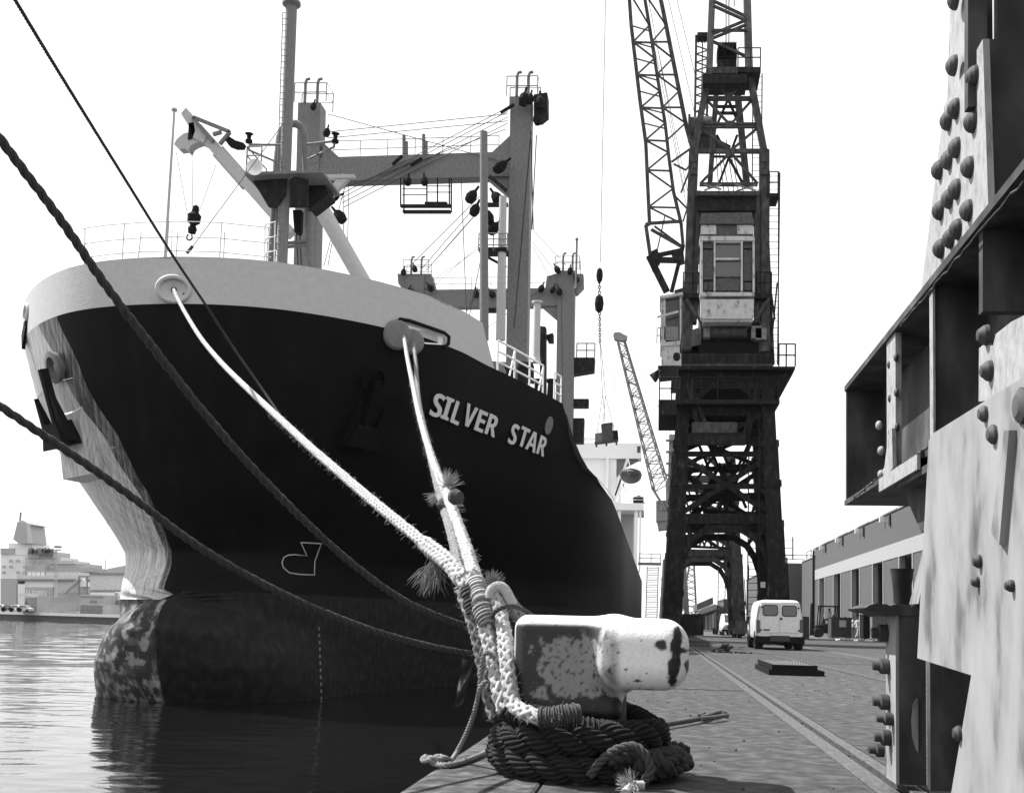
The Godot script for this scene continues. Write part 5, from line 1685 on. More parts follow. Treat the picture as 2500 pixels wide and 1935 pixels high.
	for q in [["pale_steel", [[1455, 1080], [1472, 1078], [1471, 1057], [1454, 1059]], "pale square crate on the slung pallet"], ["cab_panel", [[1472, 1078], [1496, 1075], [1494, 1032], [1469, 1036]], "tall dark crate on the slung pallet"], ["crane_dark", [[1497, 1075], [1509, 1073], [1507, 1051], [1495, 1053]], "small black crate at the end of the slung pallet"]]:
		var cr := thing("slung_crate", q[2], "crate", pz(q[1][0][0], q[1][0][1], z), "crates on the slung pallet")
		plate_z("crate_box", cr, m_(q[0]), z + 0.45, 0.9, q[1])
		var e: Array = q[1]
		for s in [[0, 1], [1, 2], [2, 3], [3, 0]]:
			bz("batten", cr, m_(q[0]), z + 0.47, [e[s[0]][0], e[s[0]][1], e[s[1]][0], e[s[1]][1]], 0.08, 0.05)
	# third crane further along, haze put into its pale colour
	c = thing("quay_crane", "distant pale portal crane with a slim lattice jib raised behind the ship's superstructure", "crane", Vector3(3.5, 0, -202))
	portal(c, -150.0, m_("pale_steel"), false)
	z = -196.0
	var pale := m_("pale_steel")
	cab = thing_part("driver_cab", c)
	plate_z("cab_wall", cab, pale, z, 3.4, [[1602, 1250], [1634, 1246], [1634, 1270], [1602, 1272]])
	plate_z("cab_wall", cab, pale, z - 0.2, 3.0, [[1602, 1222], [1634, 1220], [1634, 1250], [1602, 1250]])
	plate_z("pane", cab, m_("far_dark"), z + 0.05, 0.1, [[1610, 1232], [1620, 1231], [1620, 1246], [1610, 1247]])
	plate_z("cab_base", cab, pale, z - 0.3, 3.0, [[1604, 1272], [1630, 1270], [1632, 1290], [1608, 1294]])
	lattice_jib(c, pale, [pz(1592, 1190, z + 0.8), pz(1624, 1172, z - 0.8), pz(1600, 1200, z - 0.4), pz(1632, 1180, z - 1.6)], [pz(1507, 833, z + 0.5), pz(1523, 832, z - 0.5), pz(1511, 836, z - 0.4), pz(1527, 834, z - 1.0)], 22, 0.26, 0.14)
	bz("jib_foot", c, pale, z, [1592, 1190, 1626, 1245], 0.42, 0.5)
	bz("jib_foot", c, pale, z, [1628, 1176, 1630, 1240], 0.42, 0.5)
	plate_z("jib_head", c, m_("far_dark"), z + 0.5, 1.2, [[1497, 818], [1500, 811], [1512, 810], [1532, 820], [1530, 828], [1520, 832], [1500, 828]])
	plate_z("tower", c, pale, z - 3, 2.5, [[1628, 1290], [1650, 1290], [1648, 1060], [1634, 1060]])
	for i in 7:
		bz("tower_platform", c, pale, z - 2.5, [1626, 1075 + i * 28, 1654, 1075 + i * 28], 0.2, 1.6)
	b = MB.new()
	wirez(b, z, [1502, 835, 1498, 1080], 0.035)
	wirez(b, z, [1530, 830, 1640, 1060], 0.035)
	part("luffing_rope", b, m_("wire"), c)
	# its lattice leg shows through the nearer portals
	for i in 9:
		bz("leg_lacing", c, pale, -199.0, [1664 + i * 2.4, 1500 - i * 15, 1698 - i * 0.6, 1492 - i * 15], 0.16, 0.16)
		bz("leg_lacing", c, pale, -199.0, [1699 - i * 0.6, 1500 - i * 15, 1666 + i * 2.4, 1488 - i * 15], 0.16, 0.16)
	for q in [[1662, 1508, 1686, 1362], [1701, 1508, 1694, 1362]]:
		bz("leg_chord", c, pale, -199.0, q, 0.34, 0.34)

func chord_x(t: Array, y: float) -> float:
	for i in t.size() - 1:
		if y <= t[i + 1][1]:
			return lerpf(t[i][0], t[i + 1][0], clampf((y - t[i][1]) / maxf(t[i + 1][1] - t[i][1], 1.0), 0.0, 1.0))
	return t[-1][0]
func b_lamp(c: Node3D, z: float) -> void:
	var b := MB.new()
	b.lathe([Vector2(0.02, -0.5), Vector2(0.1, -0.4), Vector2(0.42, 0.0), Vector2(0.38, 0.02), Vector2(0.0, -0.05)], pz(1603, 918, z), Vector3(0.9, -0.25, 0.3), 14)
	part("floodlight", b, m_("dark_gear"), c)
	bz("lamp_arm", c, m_("crane_dark"), z, [1606, 916, 1620, 904], 0.08, 0.08)

# ---------------------------------------------------------------- the crane standing right beside the camera: only its near leg shows
func polyx(b: MB, x: float, depth: float, pts: Array) -> void:   # plate on the plane x, outline in photo pixels, thickness away from the quay edge
	var poly := PackedVector2Array()
	for q in pts:
		var p := px(q[0], q[1], x)
		poly.append(Vector2(p.z, p.y))
	b.prism(poly, Vector3(x, 0, 0), Vector3.BACK, Vector3.UP, Vector3(depth, 0, 0))
func plate_x(called: String, parent: Node3D, mat: Material, x: float, depth: float, pts: Array) -> MeshInstance3D:
	var b := MB.new()
	polyx(b, x, depth, pts)
	return part(called, b, mat, parent)
func build_near_crane() -> void:
	var clean := m_("near_clean")
	var paint := m_("near_paint")
	var dark := m_("crane_steel")
	var c := thing("gantry_crane", "riveted steel crane leg with pale sunlit plates standing on the rail at the picture's right edge", "crane", Vector3(1.5, 0, -5))
	c.set_meta("label", "riveted steel crane leg with pale sunlit plates and an overhanging dark girder")
	# girder along the quay: flanges, dark recessed web, end plate and stiffeners
	slab("girder_flange", c, dark, Vector3(1.18, 2.325, -7.28), Vector3(1.75, 2.36, -2.6))
	slab("girder_flange", c, dark, Vector3(1.18, 1.585, -7.28), Vector3(1.75, 1.615, -5.2))
	slab("girder_flange", c, dark, Vector3(1.20, 1.585, -5.2), Vector3(1.75, 1.615, -2.6))
	slab("girder_web", c, dark, Vector3(1.42, 1.615, -7.24), Vector3(1.46, 2.325, -2.6))
	slab("end_plate", c, m_("crane_steel"), Vector3(1.19, 1.612, -7.29), Vector3(1.72, 2.328, -7.24))
	slab("end_stiffener", c, clean, Vector3(1.195, 1.62, -6.02), Vector3(1.225, 2.325, -5.80))
	slab("web_stiffener", c, dark, Vector3(1.20, 1.62, -5.05), Vector3(1.42, 2.325, -5.02))
	slab("stiffener_sunlit_edge", c, clean, Vector3(1.19, 1.62, -5.06), Vector3(1.20, 2.32, -5.0))  # pale strip painted as the sunlit edge of the dark stiffener
	plate_x("bracket_plate", c, clean, 1.17, 0.02, [[2157, 1160], [2166, 1090], [2172, 1045], [2178, 1045], [2180, 1140], [2166, 1165]])
	slab("flange_angle", c, clean, Vector3(1.165, 1.53, -6.08), Vector3(1.18, 1.60, -5.2))
	for q in [[2147, 1038], [2152, 1100], [2152, 1158], [2164, 1152]]:
		inst("rivet", unit_dome, clean, c, Transform3D(Basis().scaled(Vector3(0.02, 0.026, 0.026)), px(q[0], q[1], 1.2)))
	for q in [[2172, 890], [2188, 872], [2174, 972], [2189, 958], [2175, 1056], [2191, 1042]]:
		inst("rivet", unit_dome, dark, c, Transform3D(Basis().scaled(Vector3(0.012, 0.022, 0.022)), px(q[0], q[1], 1.196)))
	var b := MB.new()   # weld bead under the top flange and along the bottom
	for q in [[2200, 795, 2500, 440], [2085, 1215, 2140, 1170], [2215, 1128, 2268, 1090]]:
		var a := px(q[0], q[1], 1.18)
		var e := px(q[2], q[3], 1.18)
		var line := []
		for i in 30:
			line.append(a.lerp(e, i / 29.0) + Vector3(rng.randf_range(-0.004, 0.004), rng.randf_range(-0.007, 0.007), 0))
		b.tube(line, 0.006, 5)
	part("weld_bead", b, m_("crane_steel"), c)
	plate_x("knee_plate", c, dark, 1.3, 0.25, [[2198, 1180], [2262, 1150], [2262, 1290], [2250, 1300]])
	# upright column above the girder: flange strip, tapered gusset, dark web behind
	plate_x("column_flange", c, clean, 1.215, 0.03, [[2323, -60], [2366, -60], [2366, 300], [2310, 320]])
	plate_x("column_gusset", c, clean, 1.19, 0.024, [[2249, 712], [2306, 257], [2322, 236], [2400, 95], [2414, 512], [2330, 612]])
	slab("column_web", c, dark, Vector3(1.25, 2.36, -4.55), Vector3(1.31, 4.6, -4.50))
	var wb := MB.new()
	var zc := -4.3
	for r in [[2364, -60, 2411, 260], [2400, 95, 2900, 760], [2436, -60, 2900, 96]]:
		polyz(wb, zc, 0.05, rect(r[0], r[1], r[2], r[3]))
	part("column_plate", wb, dark, c)
	slab("column_edge", c, dark, pz(2400, 110, zc + 0.03), pz(2407, 500, zc + 0.01))
	var rv := [[790, 385], [910, 450], [800, 640], [755, 710], [900, 718], [805, 870], [758, 940], [702, 1000], [882, 985], [805, 1115], [762, 1170], [708, 1240], [875, 1240], [812, 1350], [770, 1405], [712, 1465], [800, -5]]
	for q in rv:
		var p := px(2000.0 + q[0] / 2.414 + 6, q[1] / 2.414, 1.19)
		var d := MB.new()
		d.lathe([Vector2(0.044, 0.0), Vector2(0.041, 0.014), Vector2(0.031, 0.028), Vector2(0.016, 0.037), Vector2(0.0, 0.04)], p, Vector3.LEFT, 14)
		part("rivet", d, m_("crane_steel"), c)
	# pale patch plate on the web, with two rivets
	plate_x("patch_plate", c, clean, 1.195, 0.02, [[2390, 980], [2391, 850], [2405, 838], [2425, 845], [2432, 815], [2470, 785], [2560, 740], [2560, 960]])
	for q in [[2420, 905], [2412, 818]]:
		var d := MB.new()
		d.lathe([Vector2(0.04, 0.0), Vector2(0.036, 0.016), Vector2(0.02, 0.036), Vector2(0.0, 0.04)], px(q[0], q[1], 1.195), Vector3.LEFT, 14)
		part("rivet", d, m_("crane_steel"), c)
	# big weathered side plate of the bogie, narrowing to the foot
	plate_x("side_plate", c, paint, 1.15, 0.03, [[2240, 1606], [2268, 1075], [2278, 1058], [2560, 882], [2900, 670], [2900, 2300], [2310, 2010], [2372, 1648]])
	plate_x("side_rib", c, paint, 1.125, 0.025, [[2420, 1300], [2452, 1050], [2464, 1050], [2440, 1330]])
	plate_x("side_rib", c, m_("crane_steel"), 1.14, 0.012, [[2437, 1290], [2464, 1050], [2470, 1050], [2450, 1290]])
	for q in [[2500, 990, 0.06], [2430, 1060, 0.035], [2408, 1010, 0.03], [2345, 1790, 0.03], [2395, 1370, 0.025], [2390, 1420, 0.02], [2475, 1430, 0.02]]:
		var d := MB.new()
		d.lathe([Vector2(q[2], 0.0), Vector2(q[2], 0.012), Vector2(q[2] * 0.6, 0.026), Vector2(0, 0.028)], px(q[0], q[1], 1.15), Vector3.LEFT, 8)
		part("bolt", d, dark, c)
	slab("bogie_end", c, m_("crane_steel"), Vector3(1.32, 0.03, -5.70), Vector3(2.45, 1.50, -5.64))
	slab("bogie_inner_plate", c, m_("crane_steel"), Vector3(2.40, 0.10, -5.63), Vector3(2.45, 1.50, -2.0))
	slab("bogie_top", c, m_("crane_steel"), Vector3(1.185, 1.505, -5.70), Vector3(2.45, 1.54, -2.0))
	# buffer stand at the end of the bogie, on the rail
	slab("buffer_post", c, paint, Vector3(1.195, 0.03, -6.06), Vector3(1.21, 0.88, -5.815))
	slab("buffer_face", c, m_("crane_steel"), Vector3(1.21, 0.03, -6.05), Vector3(1.34, 0.88, -5.81))
	plate_z("worn_lug", c, paint, -5.795, 0.012, [[2226, 1760], [2231, 1718], [2240, 1704], [2243, 1706], [2243, 1836], [2238, 1832], [2229, 1800]])
	for q in [[2152, 1545, 0.052], [2156, 1626, 0.046], [2156, 1713, 0.046], [2160, 1800, 0.046], [2166, 1755, 0.036], [2146, 1831, 0.04]]:
		var p := px(q[0] + 12, q[1], 1.19)
		var d := MB.new()
		d.lathe([Vector2(q[2] * 0.7, 0.0), Vector2(q[2], 0.0), Vector2(q[2], 0.035), Vector2(q[2] * 0.6, 0.045), Vector2(q[2] * 0.55, 0.075), Vector2(0.0, 0.08)], p, Vector3.LEFT, 6)
		part("bolt", d, dark, c)
	# ragged buffer shelf and the flared pipe on it
	b = MB.new()
	var lay := PackedVector2Array()
	for i in 24:
		var t := i / 23.0
		lay.append(Vector2(lerpf(1.03, 1.42, t), 0.925 + 0.004 * sin(i * 2.1) + 0.003 * sin(i * 5.3) - (0.02 if i < 2 else 0.0)))
	lay.append(Vector2(1.42, 0.875)); lay.append(Vector2(1.14, 0.868)); lay.append(Vector2(1.10, 0.884)); lay.append(Vector2(1.04, 0.893))
	b.prism(lay, Vector3(0, 0, -6.25), Vector3.RIGHT, Vector3.UP, Vector3(0, 0, 0.45))
	part("buffer_shelf", b, dark, c)
	b = MB.new()
	b.lathe([Vector2(0.042, 0.0), Vector2(0.045, 0.08), Vector2(0.056, 0.17), Vector2(0.06, 0.19), Vector2(0.05, 0.19), Vector2(0.04, 0.1), Vector2(0.035, 0.06), Vector2(0, 0.06)], Vector3(1.26, 0.925, -5.97), Vector3.UP, 18)
	part("flared_pipe", b, m_("crane_dark"), c)
	b = MB.new()
	b.hexa([Vector3(1.28, 0.93, -5.9), Vector3(1.40, 0.93, -5.9), Vector3(1.40, 0.93, -5.7), Vector3(1.28, 0.93, -5.7), Vector3(1.34, 1.22, -5.85), Vector3(1.42, 1.22, -5.85), Vector3(1.42, 1.22, -5.7), Vector3(1.34, 1.22, -5.7)])
	part("shelf_gusset", b, paint, c)
	# unseen portal deck, added overhead to keep skylight off the leg
	slab("added_portal_deck", c, m_("crane_dark"), Vector3(1.22, 4.62, -5.2), Vector3(6.2, 4.9, 1.0))
	# the wheel on the rail, in the shade of the plate
	b = MB.new()
	b.lathe([Vector2(0.0, -0.07), Vector2(0.27, -0.07), Vector2(0.30, -0.04), Vector2(0.26, -0.03), Vector2(0.26, 0.07), Vector2(0, 0.07)], Vector3(1.52, 0.268, -4.9), Vector3.RIGHT, 26)
	part("wheel", b, dark, c)
	b = MB.new()
	b.lathe([Vector2(0.0, -0.07), Vector2(0.27, -0.07), Vector2(0.30, -0.04), Vector2(0.26, -0.03), Vector2(0.26, 0.07), Vector2(0, 0.07)], Vector3(1.52, 0.268, -3.4), Vector3.RIGHT, 26)
	part("wheel", b, dark, c)

# ---------------------------------------------------------------- transit sheds on the right
func build_sheds() -> void:
	var X := 16.8
	var s := thing("transit_shed", "long brick transit shed with a pale band and tall loading doors", "warehouse", Vector3(X + 8, 0, -85))
	var brick := m_("brick_tone")
	var z0 := -122.3
	var z1 := -34.0
	var top := 9.28
	# doors: photo pixels of their left and right jambs, on the front
	var doors := []
	for q in [[2001, 2014], [2036, 2054], [2080, 2100], [2132, 2158], [2197, 2230]]:
		var a := px(q[0], 1450, X).z
		var b := px(q[1], 1450, X).z
		doors.append([a, b])
	var gap: float = doors[4][0] - doors[3][0]
	for i in 3:
		doors.append([doors[4][0] + gap * (i + 1), doors[4][1] + gap * (i + 1)])
	var head := 5.9
	var z := z0
	for d in doors:
		slab("pier", s, brick, Vector3(X, 0, z), Vector3(X + 0.5, head, d[0]))
		slab("door", s, m_("door_dark"), Vector3(X + 0.95, 0.02, d[0] - 0.4), Vector3(X + 1.05, head + 0.3, d[1] + 0.4))
		for e in [d[0], d[1]]:
			slab("door_jamb", s, m_("pale_band"), Vector3(X - 0.05, 0, e - 0.12), Vector3(X + 0.36, head - 0.003, e + 0.12))
		for k in 2:   # boarded leaves
			slab("door_leaf", s, m_("door_dark"), Vector3(X + 0.80 + 0.05 * k, 0.03, lerpf(d[0], d[1], 0.08 + 0.42 * k)), Vector3(X + 0.94, head - 0.08, lerpf(d[0], d[1], 0.48 + 0.42 * k)))
		z = d[1]
	slab("pier", s, brick, Vector3(X, 0, z), Vector3(X + 0.5, head, z1))
	slab("concrete_band", s, m_("pale_band"), Vector3(X - 0.04, head, z0), Vector3(X + 0.5, head + 1.06, z1))
	slab("parapet_wall", s, brick, Vector3(X, head + 1.06, z0), Vector3(X + 0.5, top, z1))
	z = z0
	var k := 0
	while z < z1 - 4:
		var l := 5.2
		slab("coping", s, m_("pale_band" if k % 2 == 0 else "mast_grey"), Vector3(X - 0.08, top + (0.004 if k % 2 else 0.0), z + 0.05), Vector3(X + 0.6, top + 0.13, z + l - 0.05))
		if k % 2 == 1:
			slab("rainwater_head", s, m_("door_dark"), Vector3(X - 0.14, top - 0.9, z + 2.3), Vector3(X + 0.02, top - 0.15, z + 2.75))
			slab("lamp_bracket", s, m_("ship_white"), Vector3(X - 0.4, top - 0.5, z + 0.4), Vector3(X + 0.02, top - 0.1, z + 0.6))
		z += l
		k += 1
	slab("end_wall", s, m_("brick_tone"), Vector3(X + 0.001, 0, z0 - 0.3), Vector3(X + 40, top - 0.002, z0))
	slab("roof", s, m_("far_mid"), Vector3(X + 0.5, top - 0.6, z0 + 0.3), Vector3(X + 40, top - 0.4, z1))
	pipe("rain_pipe", s, m_("dark_gear"), Vector3(X - 0.16, 0, z0 - 0.15), Vector3(X - 0.16, top - 0.2, z0 - 0.15), 0.12)
	# lower brick annexe beyond, then a second taller dark block
	var t := thing("brick_annexe", "plain lower brick annexe joined to the end of the long shed", "building", Vector3(X + 5, 0, -134))
	var za := px(1958, 1500, X).z
	slab("wall", t, m_("brick_tone"), Vector3(X, 0, za), Vector3(X + 30, 8.4, z0 - 0.32))
	slab("roof_edge", t, m_("pale_band"), Vector3(X - 0.08, 8.4, za - 0.1), Vector3(X + 30.1, 8.58, z0 - 0.32))
	railing(t, [Vector3(X + 0.3, 8.58, za + 2), Vector3(X + 0.3, 8.58, (za + z0) / 2), Vector3(X + 0.3, 8.58, z0 - 3)], 0.9, 0.06, m_("mast_grey"), 1)
	var u := thing("dark_store", "flat-roofed brick store standing behind the crane's right leg", "building", Vector3(X, 0, -150))
	slab("wall", u, m_("brick_tone"), Vector3(14.4, 0, -185), Vector3(40, 8.2, za - 1.0))
	slab("roof_edge", u, m_("mast_grey"), Vector3(14.3, 8.2, -185), Vector3(40, 8.36, za - 0.9))
	railing(u, [Vector3(15, 8.36, za - 2), Vector3(17.6, 8.36, za - 2), Vector3(20.6, 8.36, za - 2)], 1.0, 0.06, m_("mast_grey"), 2)
	# low shed seen through the portal arch, with a lean-to roof
	var v := thing("low_shed", "low pale shed with a sloping canopy seen through the crane's portal arch", "building", Vector3(9, 0, -190))
	var zz := -172.0
	plate_z("wall", v, m_("brick_tone"), zz, 20.0, [[1706, 1540], [1812, 1542], [1812, 1474], [1768, 1472], [1766, 1482], [1745, 1474], [1706, 1490]])
	plate_z("gable", v, m_("brick_tone"), zz - 1.0, 18.0, [[1702, 1474], [1741, 1457], [1742, 1474], [1702, 1490]])
	plate_z("gable", v, m_("brick_tone"), zz - 1.0, 18.0, [[1767, 1473], [1767, 1461], [1812, 1467], [1812, 1475]])
	plate_z("canopy", v, m_("pale_band"), zz + 3.0, 3.0, [[1703, 1494], [1745, 1475], [1750, 1478], [1750, 1486], [1703, 1503]])
	for i in 7:
		plate_z("shed_door", v, m_("pale_band" if i % 2 else "far_grey"), zz + 0.2, 0.15, rect(1722 + i * 5, 1503 - i * 1.6, 1726 + i * 5, 1540))
	plate_z("wall", v, m_("brick_tone"), zz + 2, 0.2, rect(1796, 1442, 1812, 1540))

# ---------------------------------------------------------------- the far side of the dock, haze put into its pale tones
func build_far_shore() -> void:
	var a := py(0, 1512, WATER)
	var c := py(263, 1521, WATER)
	var dir := (c - a).normalized()
	var L := a - dir * 220.0
	var R := a + dir * 100.0
	L.y = 0; R.y = 0
	var back := Vector3(dir.z, 0, -dir.x)
	if back.z > 0:
		back = -back
	var b := MB.new()
	var d4 := back * 500.0
	b.hexa([L + Vector3(0, -6, 0), R + Vector3(0, -6, 0), R + d4 + Vector3(0, -6, 0), L + d4 + Vector3(0, -6, 0), L, R, R + d4, L + d4])
	structure("far_quay", b, m_("quay_wall"))
	b = MB.new()
	b.hexa([L - back * 0.1 + Vector3(0, -0.5, 0), R - back * 0.1 + Vector3(0, -0.5, 0), R + back + Vector3(0, -0.5, 0), L + back + Vector3(0, -0.5, 0), L - back * 0.1 + Vector3(0, 0.02, 0), R - back * 0.1 + Vector3(0, 0.02, 0), R + back + Vector3(0, 0.02, 0), L + back + Vector3(0, 0.02, 0)])
	structure("far_coping", b, m_("far_grey"))
	var mid := py(130, 1517, WATER)
	var z := mid.z - 6.0    # things on the far quay
	# stacks and containers on the quay edge
	for q in [[88, 1458, 121, 1492, "far_mid", "tall upright pale container on the far quay"], [196, 1454, 252, 1480, "far_mid", "wide container with a row of dark slots on the far quay"], [193, 1478, 272, 1494, "far_grey", "low long container in front of the slotted one on the far quay"], [44, 1451, 60, 1470, "far_grey", "small square container behind the parked cars on the far quay"], [66, 1458, 90, 1466, "far_dark", "flat dark load between containers on the far quay"]]:
		var p := pz(q[0], q[3], z)
		var e := pz(q[2], q[1], z)
		var t := thing("far_container", q[5], "container", Vector3((p.x + e.x) / 2, 0, z))
		slab("body", t, m_(q[4]), Vector3(p.x, 0, z - 5), Vector3(e.x, e.y, z))
		slab("lid_rim", t, m_("far_grey"), Vector3(p.x - 0.05, e.y, z - 5), Vector3(e.x + 0.05, e.y + 0.15, z + 0.05))
		if q[0] == 196:
			for i in 16:
				slab("slot", t, m_("far_dark"), Vector3(lerpf(p.x, e.x, (i + 0.2) / 16.0), e.y - 0.5, z), Vector3(lerpf(p.x, e.x, (i + 0.75) / 16.0), e.y - 0.15, z + 0.05))
			for i in 3:
				slab("slot", t, m_("far_dark"), Vector3(lerpf(p.x, e.x, 0.42 + i * 0.11), e.y - 1.5, z), Vector3(lerpf(p.x, e.x, 0.50 + i * 0.11), e.y - 0.9, z + 0.05))
	# mesh cages
	for q in [[121, 1472, 152, 1494, "open mesh cage beside the tall container on the far quay"], [153, 1472, 186, 1494, "open mesh cage beside the low long container on the far quay"]]:
		var p := pz(q[0], q[3], z + 1)
		var e := pz(q[2], q[1], z + 1)
		p.y = 0
		var t := thing("mesh_cage", q[4], "cage", Vector3((p.x + e.x) / 2, 0, z), "mesh cages on the far quay")
		for i in 9:
			bar("upright", t, m_("far_mid"), Vector3(lerpf(p.x, e.x, i / 8.0), 0, z + 1), Vector3(lerpf(p.x, e.x, i / 8.0), e.y, z + 1), 0.12, 0.1)
		for i in 6:
			bar("cross_wire", t, m_("far_mid"), Vector3(p.x, lerpf(0.1, e.y, i / 5.0), z + 1.02), Vector3(e.x, lerpf(0.1, e.y, i / 5.0), z + 1.02), 0.12, 0.06)
	# parked cars, seen only as roofs and glass
	for i in 4:
		var p := pz(4 + i * 19.0, 1489, z + 1.5)
		p.y = 0.0
		var t := thing("far_car", ["pale saloon car parked at the edge of the far quay", "dark saloon car parked on the far quay", "long pale estate car parked on the far quay", "grey saloon car parked beside the tall container"][i], "car", p, "cars parked on the far quay")
		var m: String = ["far_white", "far_dark", "far_white", "far_grey"][i]
		var bb := MB.new()
		bb.prism(PackedVector2Array([Vector2(-1.9, 0.3), Vector2(1.9, 0.3), Vector2(1.9, 0.75), Vector2(1.1, 0.85), Vector2(0.6, 1.35), Vector2(-0.9, 1.4), Vector2(-1.5, 0.9), Vector2(-1.9, 0.8)]), p + Vector3(0, 0, -0.8), Vector3.RIGHT * 0.72, Vector3.UP, Vector3(0, 0, 1.6))
		part("body", bb, m_(m), t)
		slab("side_glass", t, m_("far_dark"), p + Vector3(-0.8, 0.9, 0.8), p + Vector3(0.42, 1.28, 0.82))
		for x in [-0.85, 0.85]:
			bb = MB.new()
			bb.lathe([Vector2(0.0, 0.0), Vector2(0.3, 0.0), Vector2(0.3, 0.15), Vector2(0.0, 0.15)], p + Vector3(x, 0.3, 0.7), Vector3.BACK, 12)
			part("wheel", bb, m_("rubber"), t)
	# terminal building with its sign, behind
	z = mid.z - 30.0
	var tb := thing("ferry_terminal", "pale low ferry terminal building with a lettered dark fascia across the dock", "building", pz(120, 1490, z))
	for q in [["wall", 60, 1418, 130, 1440, "far_white"], ["wall", 130, 1416, 215, 1446, "far_grey"], ["fascia", 60, 1433, 128, 1456, "far_mid"], ["wall", 40, 1404, 196, 1418, "far_grey"], ["wall", 112, 1396, 190, 1410, "far_grey"], ["wall", 0, 1412, 42, 1490, "far_mid"], ["wall", 40, 1425, 62, 1490, "far_white"], ["wall", 128, 1446, 218, 1490, "far_mid"], ["wall", 60, 1456, 128, 1490, "far_grey"], ["parapet", 40, 1413, 215, 1417, "far_dark"]]:
		var dz: float = {"fascia": 0.6, "parapet": 0.8}.get(q[0], 0.0)
		plate_z(q[0], tb, m_(q[5]), z + dz - (0.4 if q[1] == 112 else 0.0) + (0.15 if q[4] == 1490 else 0.0), 12.0, rect(q[1], q[2], q[3], q[4]))
	for i in 4:
		plate_z("window", tb, m_("far_white"), z + 0.05, 0.1, rect(66 + i * 11, 1396, 74 + i * 11, 1406))
	var font := SystemFont.new()
	font.font_names = PackedStringArray(["Droid Sans"])
	font.font_weight = 700
	var tm := TextMesh.new()
	tm.text = "EA FERRIES"; tm.font = font; tm.font_size = 64; tm.pixel_size = 0.0235; tm.depth = 0.1
	var sp := pz(88, 1448, z + 0.7)
	inst("sign_lettering", tm, m_("far_white"), tb, Transform3D(Basis(Vector3(0.62, -0.01, 0), Vector3.UP, Vector3.BACK), sp))
	for q in [[192, 1407, 192, 1450], [212, 1407, 212, 1450], [192, 1407, 222, 1407], [150, 1445, 190, 1414], [158, 1449, 196, 1416]]:
		bz("canopy_frame", tb, m_("far_dark" if q[0] != 150 else "far_grey"), z + 1.5, q, 0.25, 0.25)
	plate_z("dome_canopy", tb, m_("far_white"), z + 1.2, 3.0, [[193, 1432], [193, 1418], [200, 1412], [208, 1418], [213, 1432]])
	# number six shed
	z = mid.z - 14.0
	var sh := thing("berth_shed", "grey corrugated shed with a number six roundel on its pale base", "building", pz(262, 1490, z))
	plate_z("wall", sh, m_("far_grey"), z, 14.0, rect(219, 1403, 330, 1441))
	plate_z("roof_edge", sh, m_("far_dark"), z + 0.3, 14.5, rect(217, 1398, 330, 1403))
	plate_z("ridge", sh, m_("far_mid"), z - 2.0, 10.0, [[258, 1398], [262, 1388], [330, 1375], [330, 1398]])
	plate_z("string_course", sh, m_("far_dark"), z + 0.2, 0.3, rect(219, 1440, 330, 1445))
	plate_z("base_wall", sh, m_("far_white"), z + 0.1, 0.3, rect(219, 1446, 330, 1492))
	plate_z("base_pilaster", sh, m_("far_mid"), z + 0.2, 0.3, rect(279, 1446, 286, 1470))
	var ring := []
	var rc := pz(299, 1459, z + 0.35)
	for i in 24:
		ring.append(rc + Vector3(cos(TAU * i / 24), sin(TAU * i / 24), 0) * 0.62)
	b = MB.new()
	b.tube(ring, 0.11, 5, false, true)
	part("roundel", b, m_("far_dark"), sh)
	tm = TextMesh.new()
	tm.text = "6"; tm.font = font; tm.font_size = 64; tm.pixel_size = 0.017; tm.depth = 0.06
	inst("berth_number", tm, m_("far_dark"), sh, Transform3D(Basis(), rc))
	plate_z("dock_plate", sh, m_("far_dark"), z + 3.0, 3.0, [[262, 1466], [330, 1462], [330, 1476], [258, 1478]])
	plate_z("dock_base", sh, m_("far_dark"), z + 2.8, 2.0, rect(274, 1478, 330, 1492))
	# floodlight mast
	z = mid.z - 10.0
	var fm := thing("floodlight_mast", "lattice floodlight mast standing before the ferry terminal", "light mast", pz(136, 1490, z))
	for dx in [-3.0, 3.0]:
		bz("mast_leg", fm, m_("far_mid"), z, [135 + dx, 1490, 136 + dx * 0.5, 1340], 0.13, 0.13)
	for i in 12:
		bz("mast_lacing", fm, m_("far_mid"), z, [132 + (i % 2) * 6.0, 1486 - i * 12, 138 - (i % 2) * 6.0, 1474 - i * 12], 0.07, 0.07)
	plate_z("lamp_rack", fm, m_("far_dark"), z + 0.4, 0.8, rect(131, 1332, 145, 1337))
	plate_z("lamp_rack", fm, m_("far_grey"), z + 0.4, 0.8, rect(132, 1340, 143, 1344))
	# passenger ferry: stepped decks and a broad tapering funnel
	z = mid.z - 60.0
	var f := thing("passenger_ferry", "pale passenger ferry with a broad tapering funnel berthed beyond the far quay", "ferry", pz(60, 1440, z))
	for q in [["deck_house", 0, 1352, 46, 1440, "far_white"], ["deck_house", 28, 1350, 82, 1440, "far_white"], ["upper_deck", 20, 1326, 78, 1354, "far_white"], ["deck_rail", 0, 1338, 34, 1352, "far_mid"], ["boat_deck", 66, 1346, 130, 1362, "far_mid"], ["deck_house", 60, 1360, 150, 1440, "far_grey"], ["boat_deck", 94, 1352, 128, 1360, "far_dark"], ["bow_deck", 120, 1368, 180, 1376, "far_grey"], ["bow_house", 110, 1376, 210, 1440, "far_mid"], ["bow_rail", 140, 1386, 225, 1396, "far_mid"]]:
		var o := 0.0
		o = float(String(q[0]).hash() % 7) * 0.12
		plate_z(q[0], f, m_(q[5]), z + o + float(q[1]) * 0.004, 8.0, rect(q[1], q[2], q[3], q[4]))
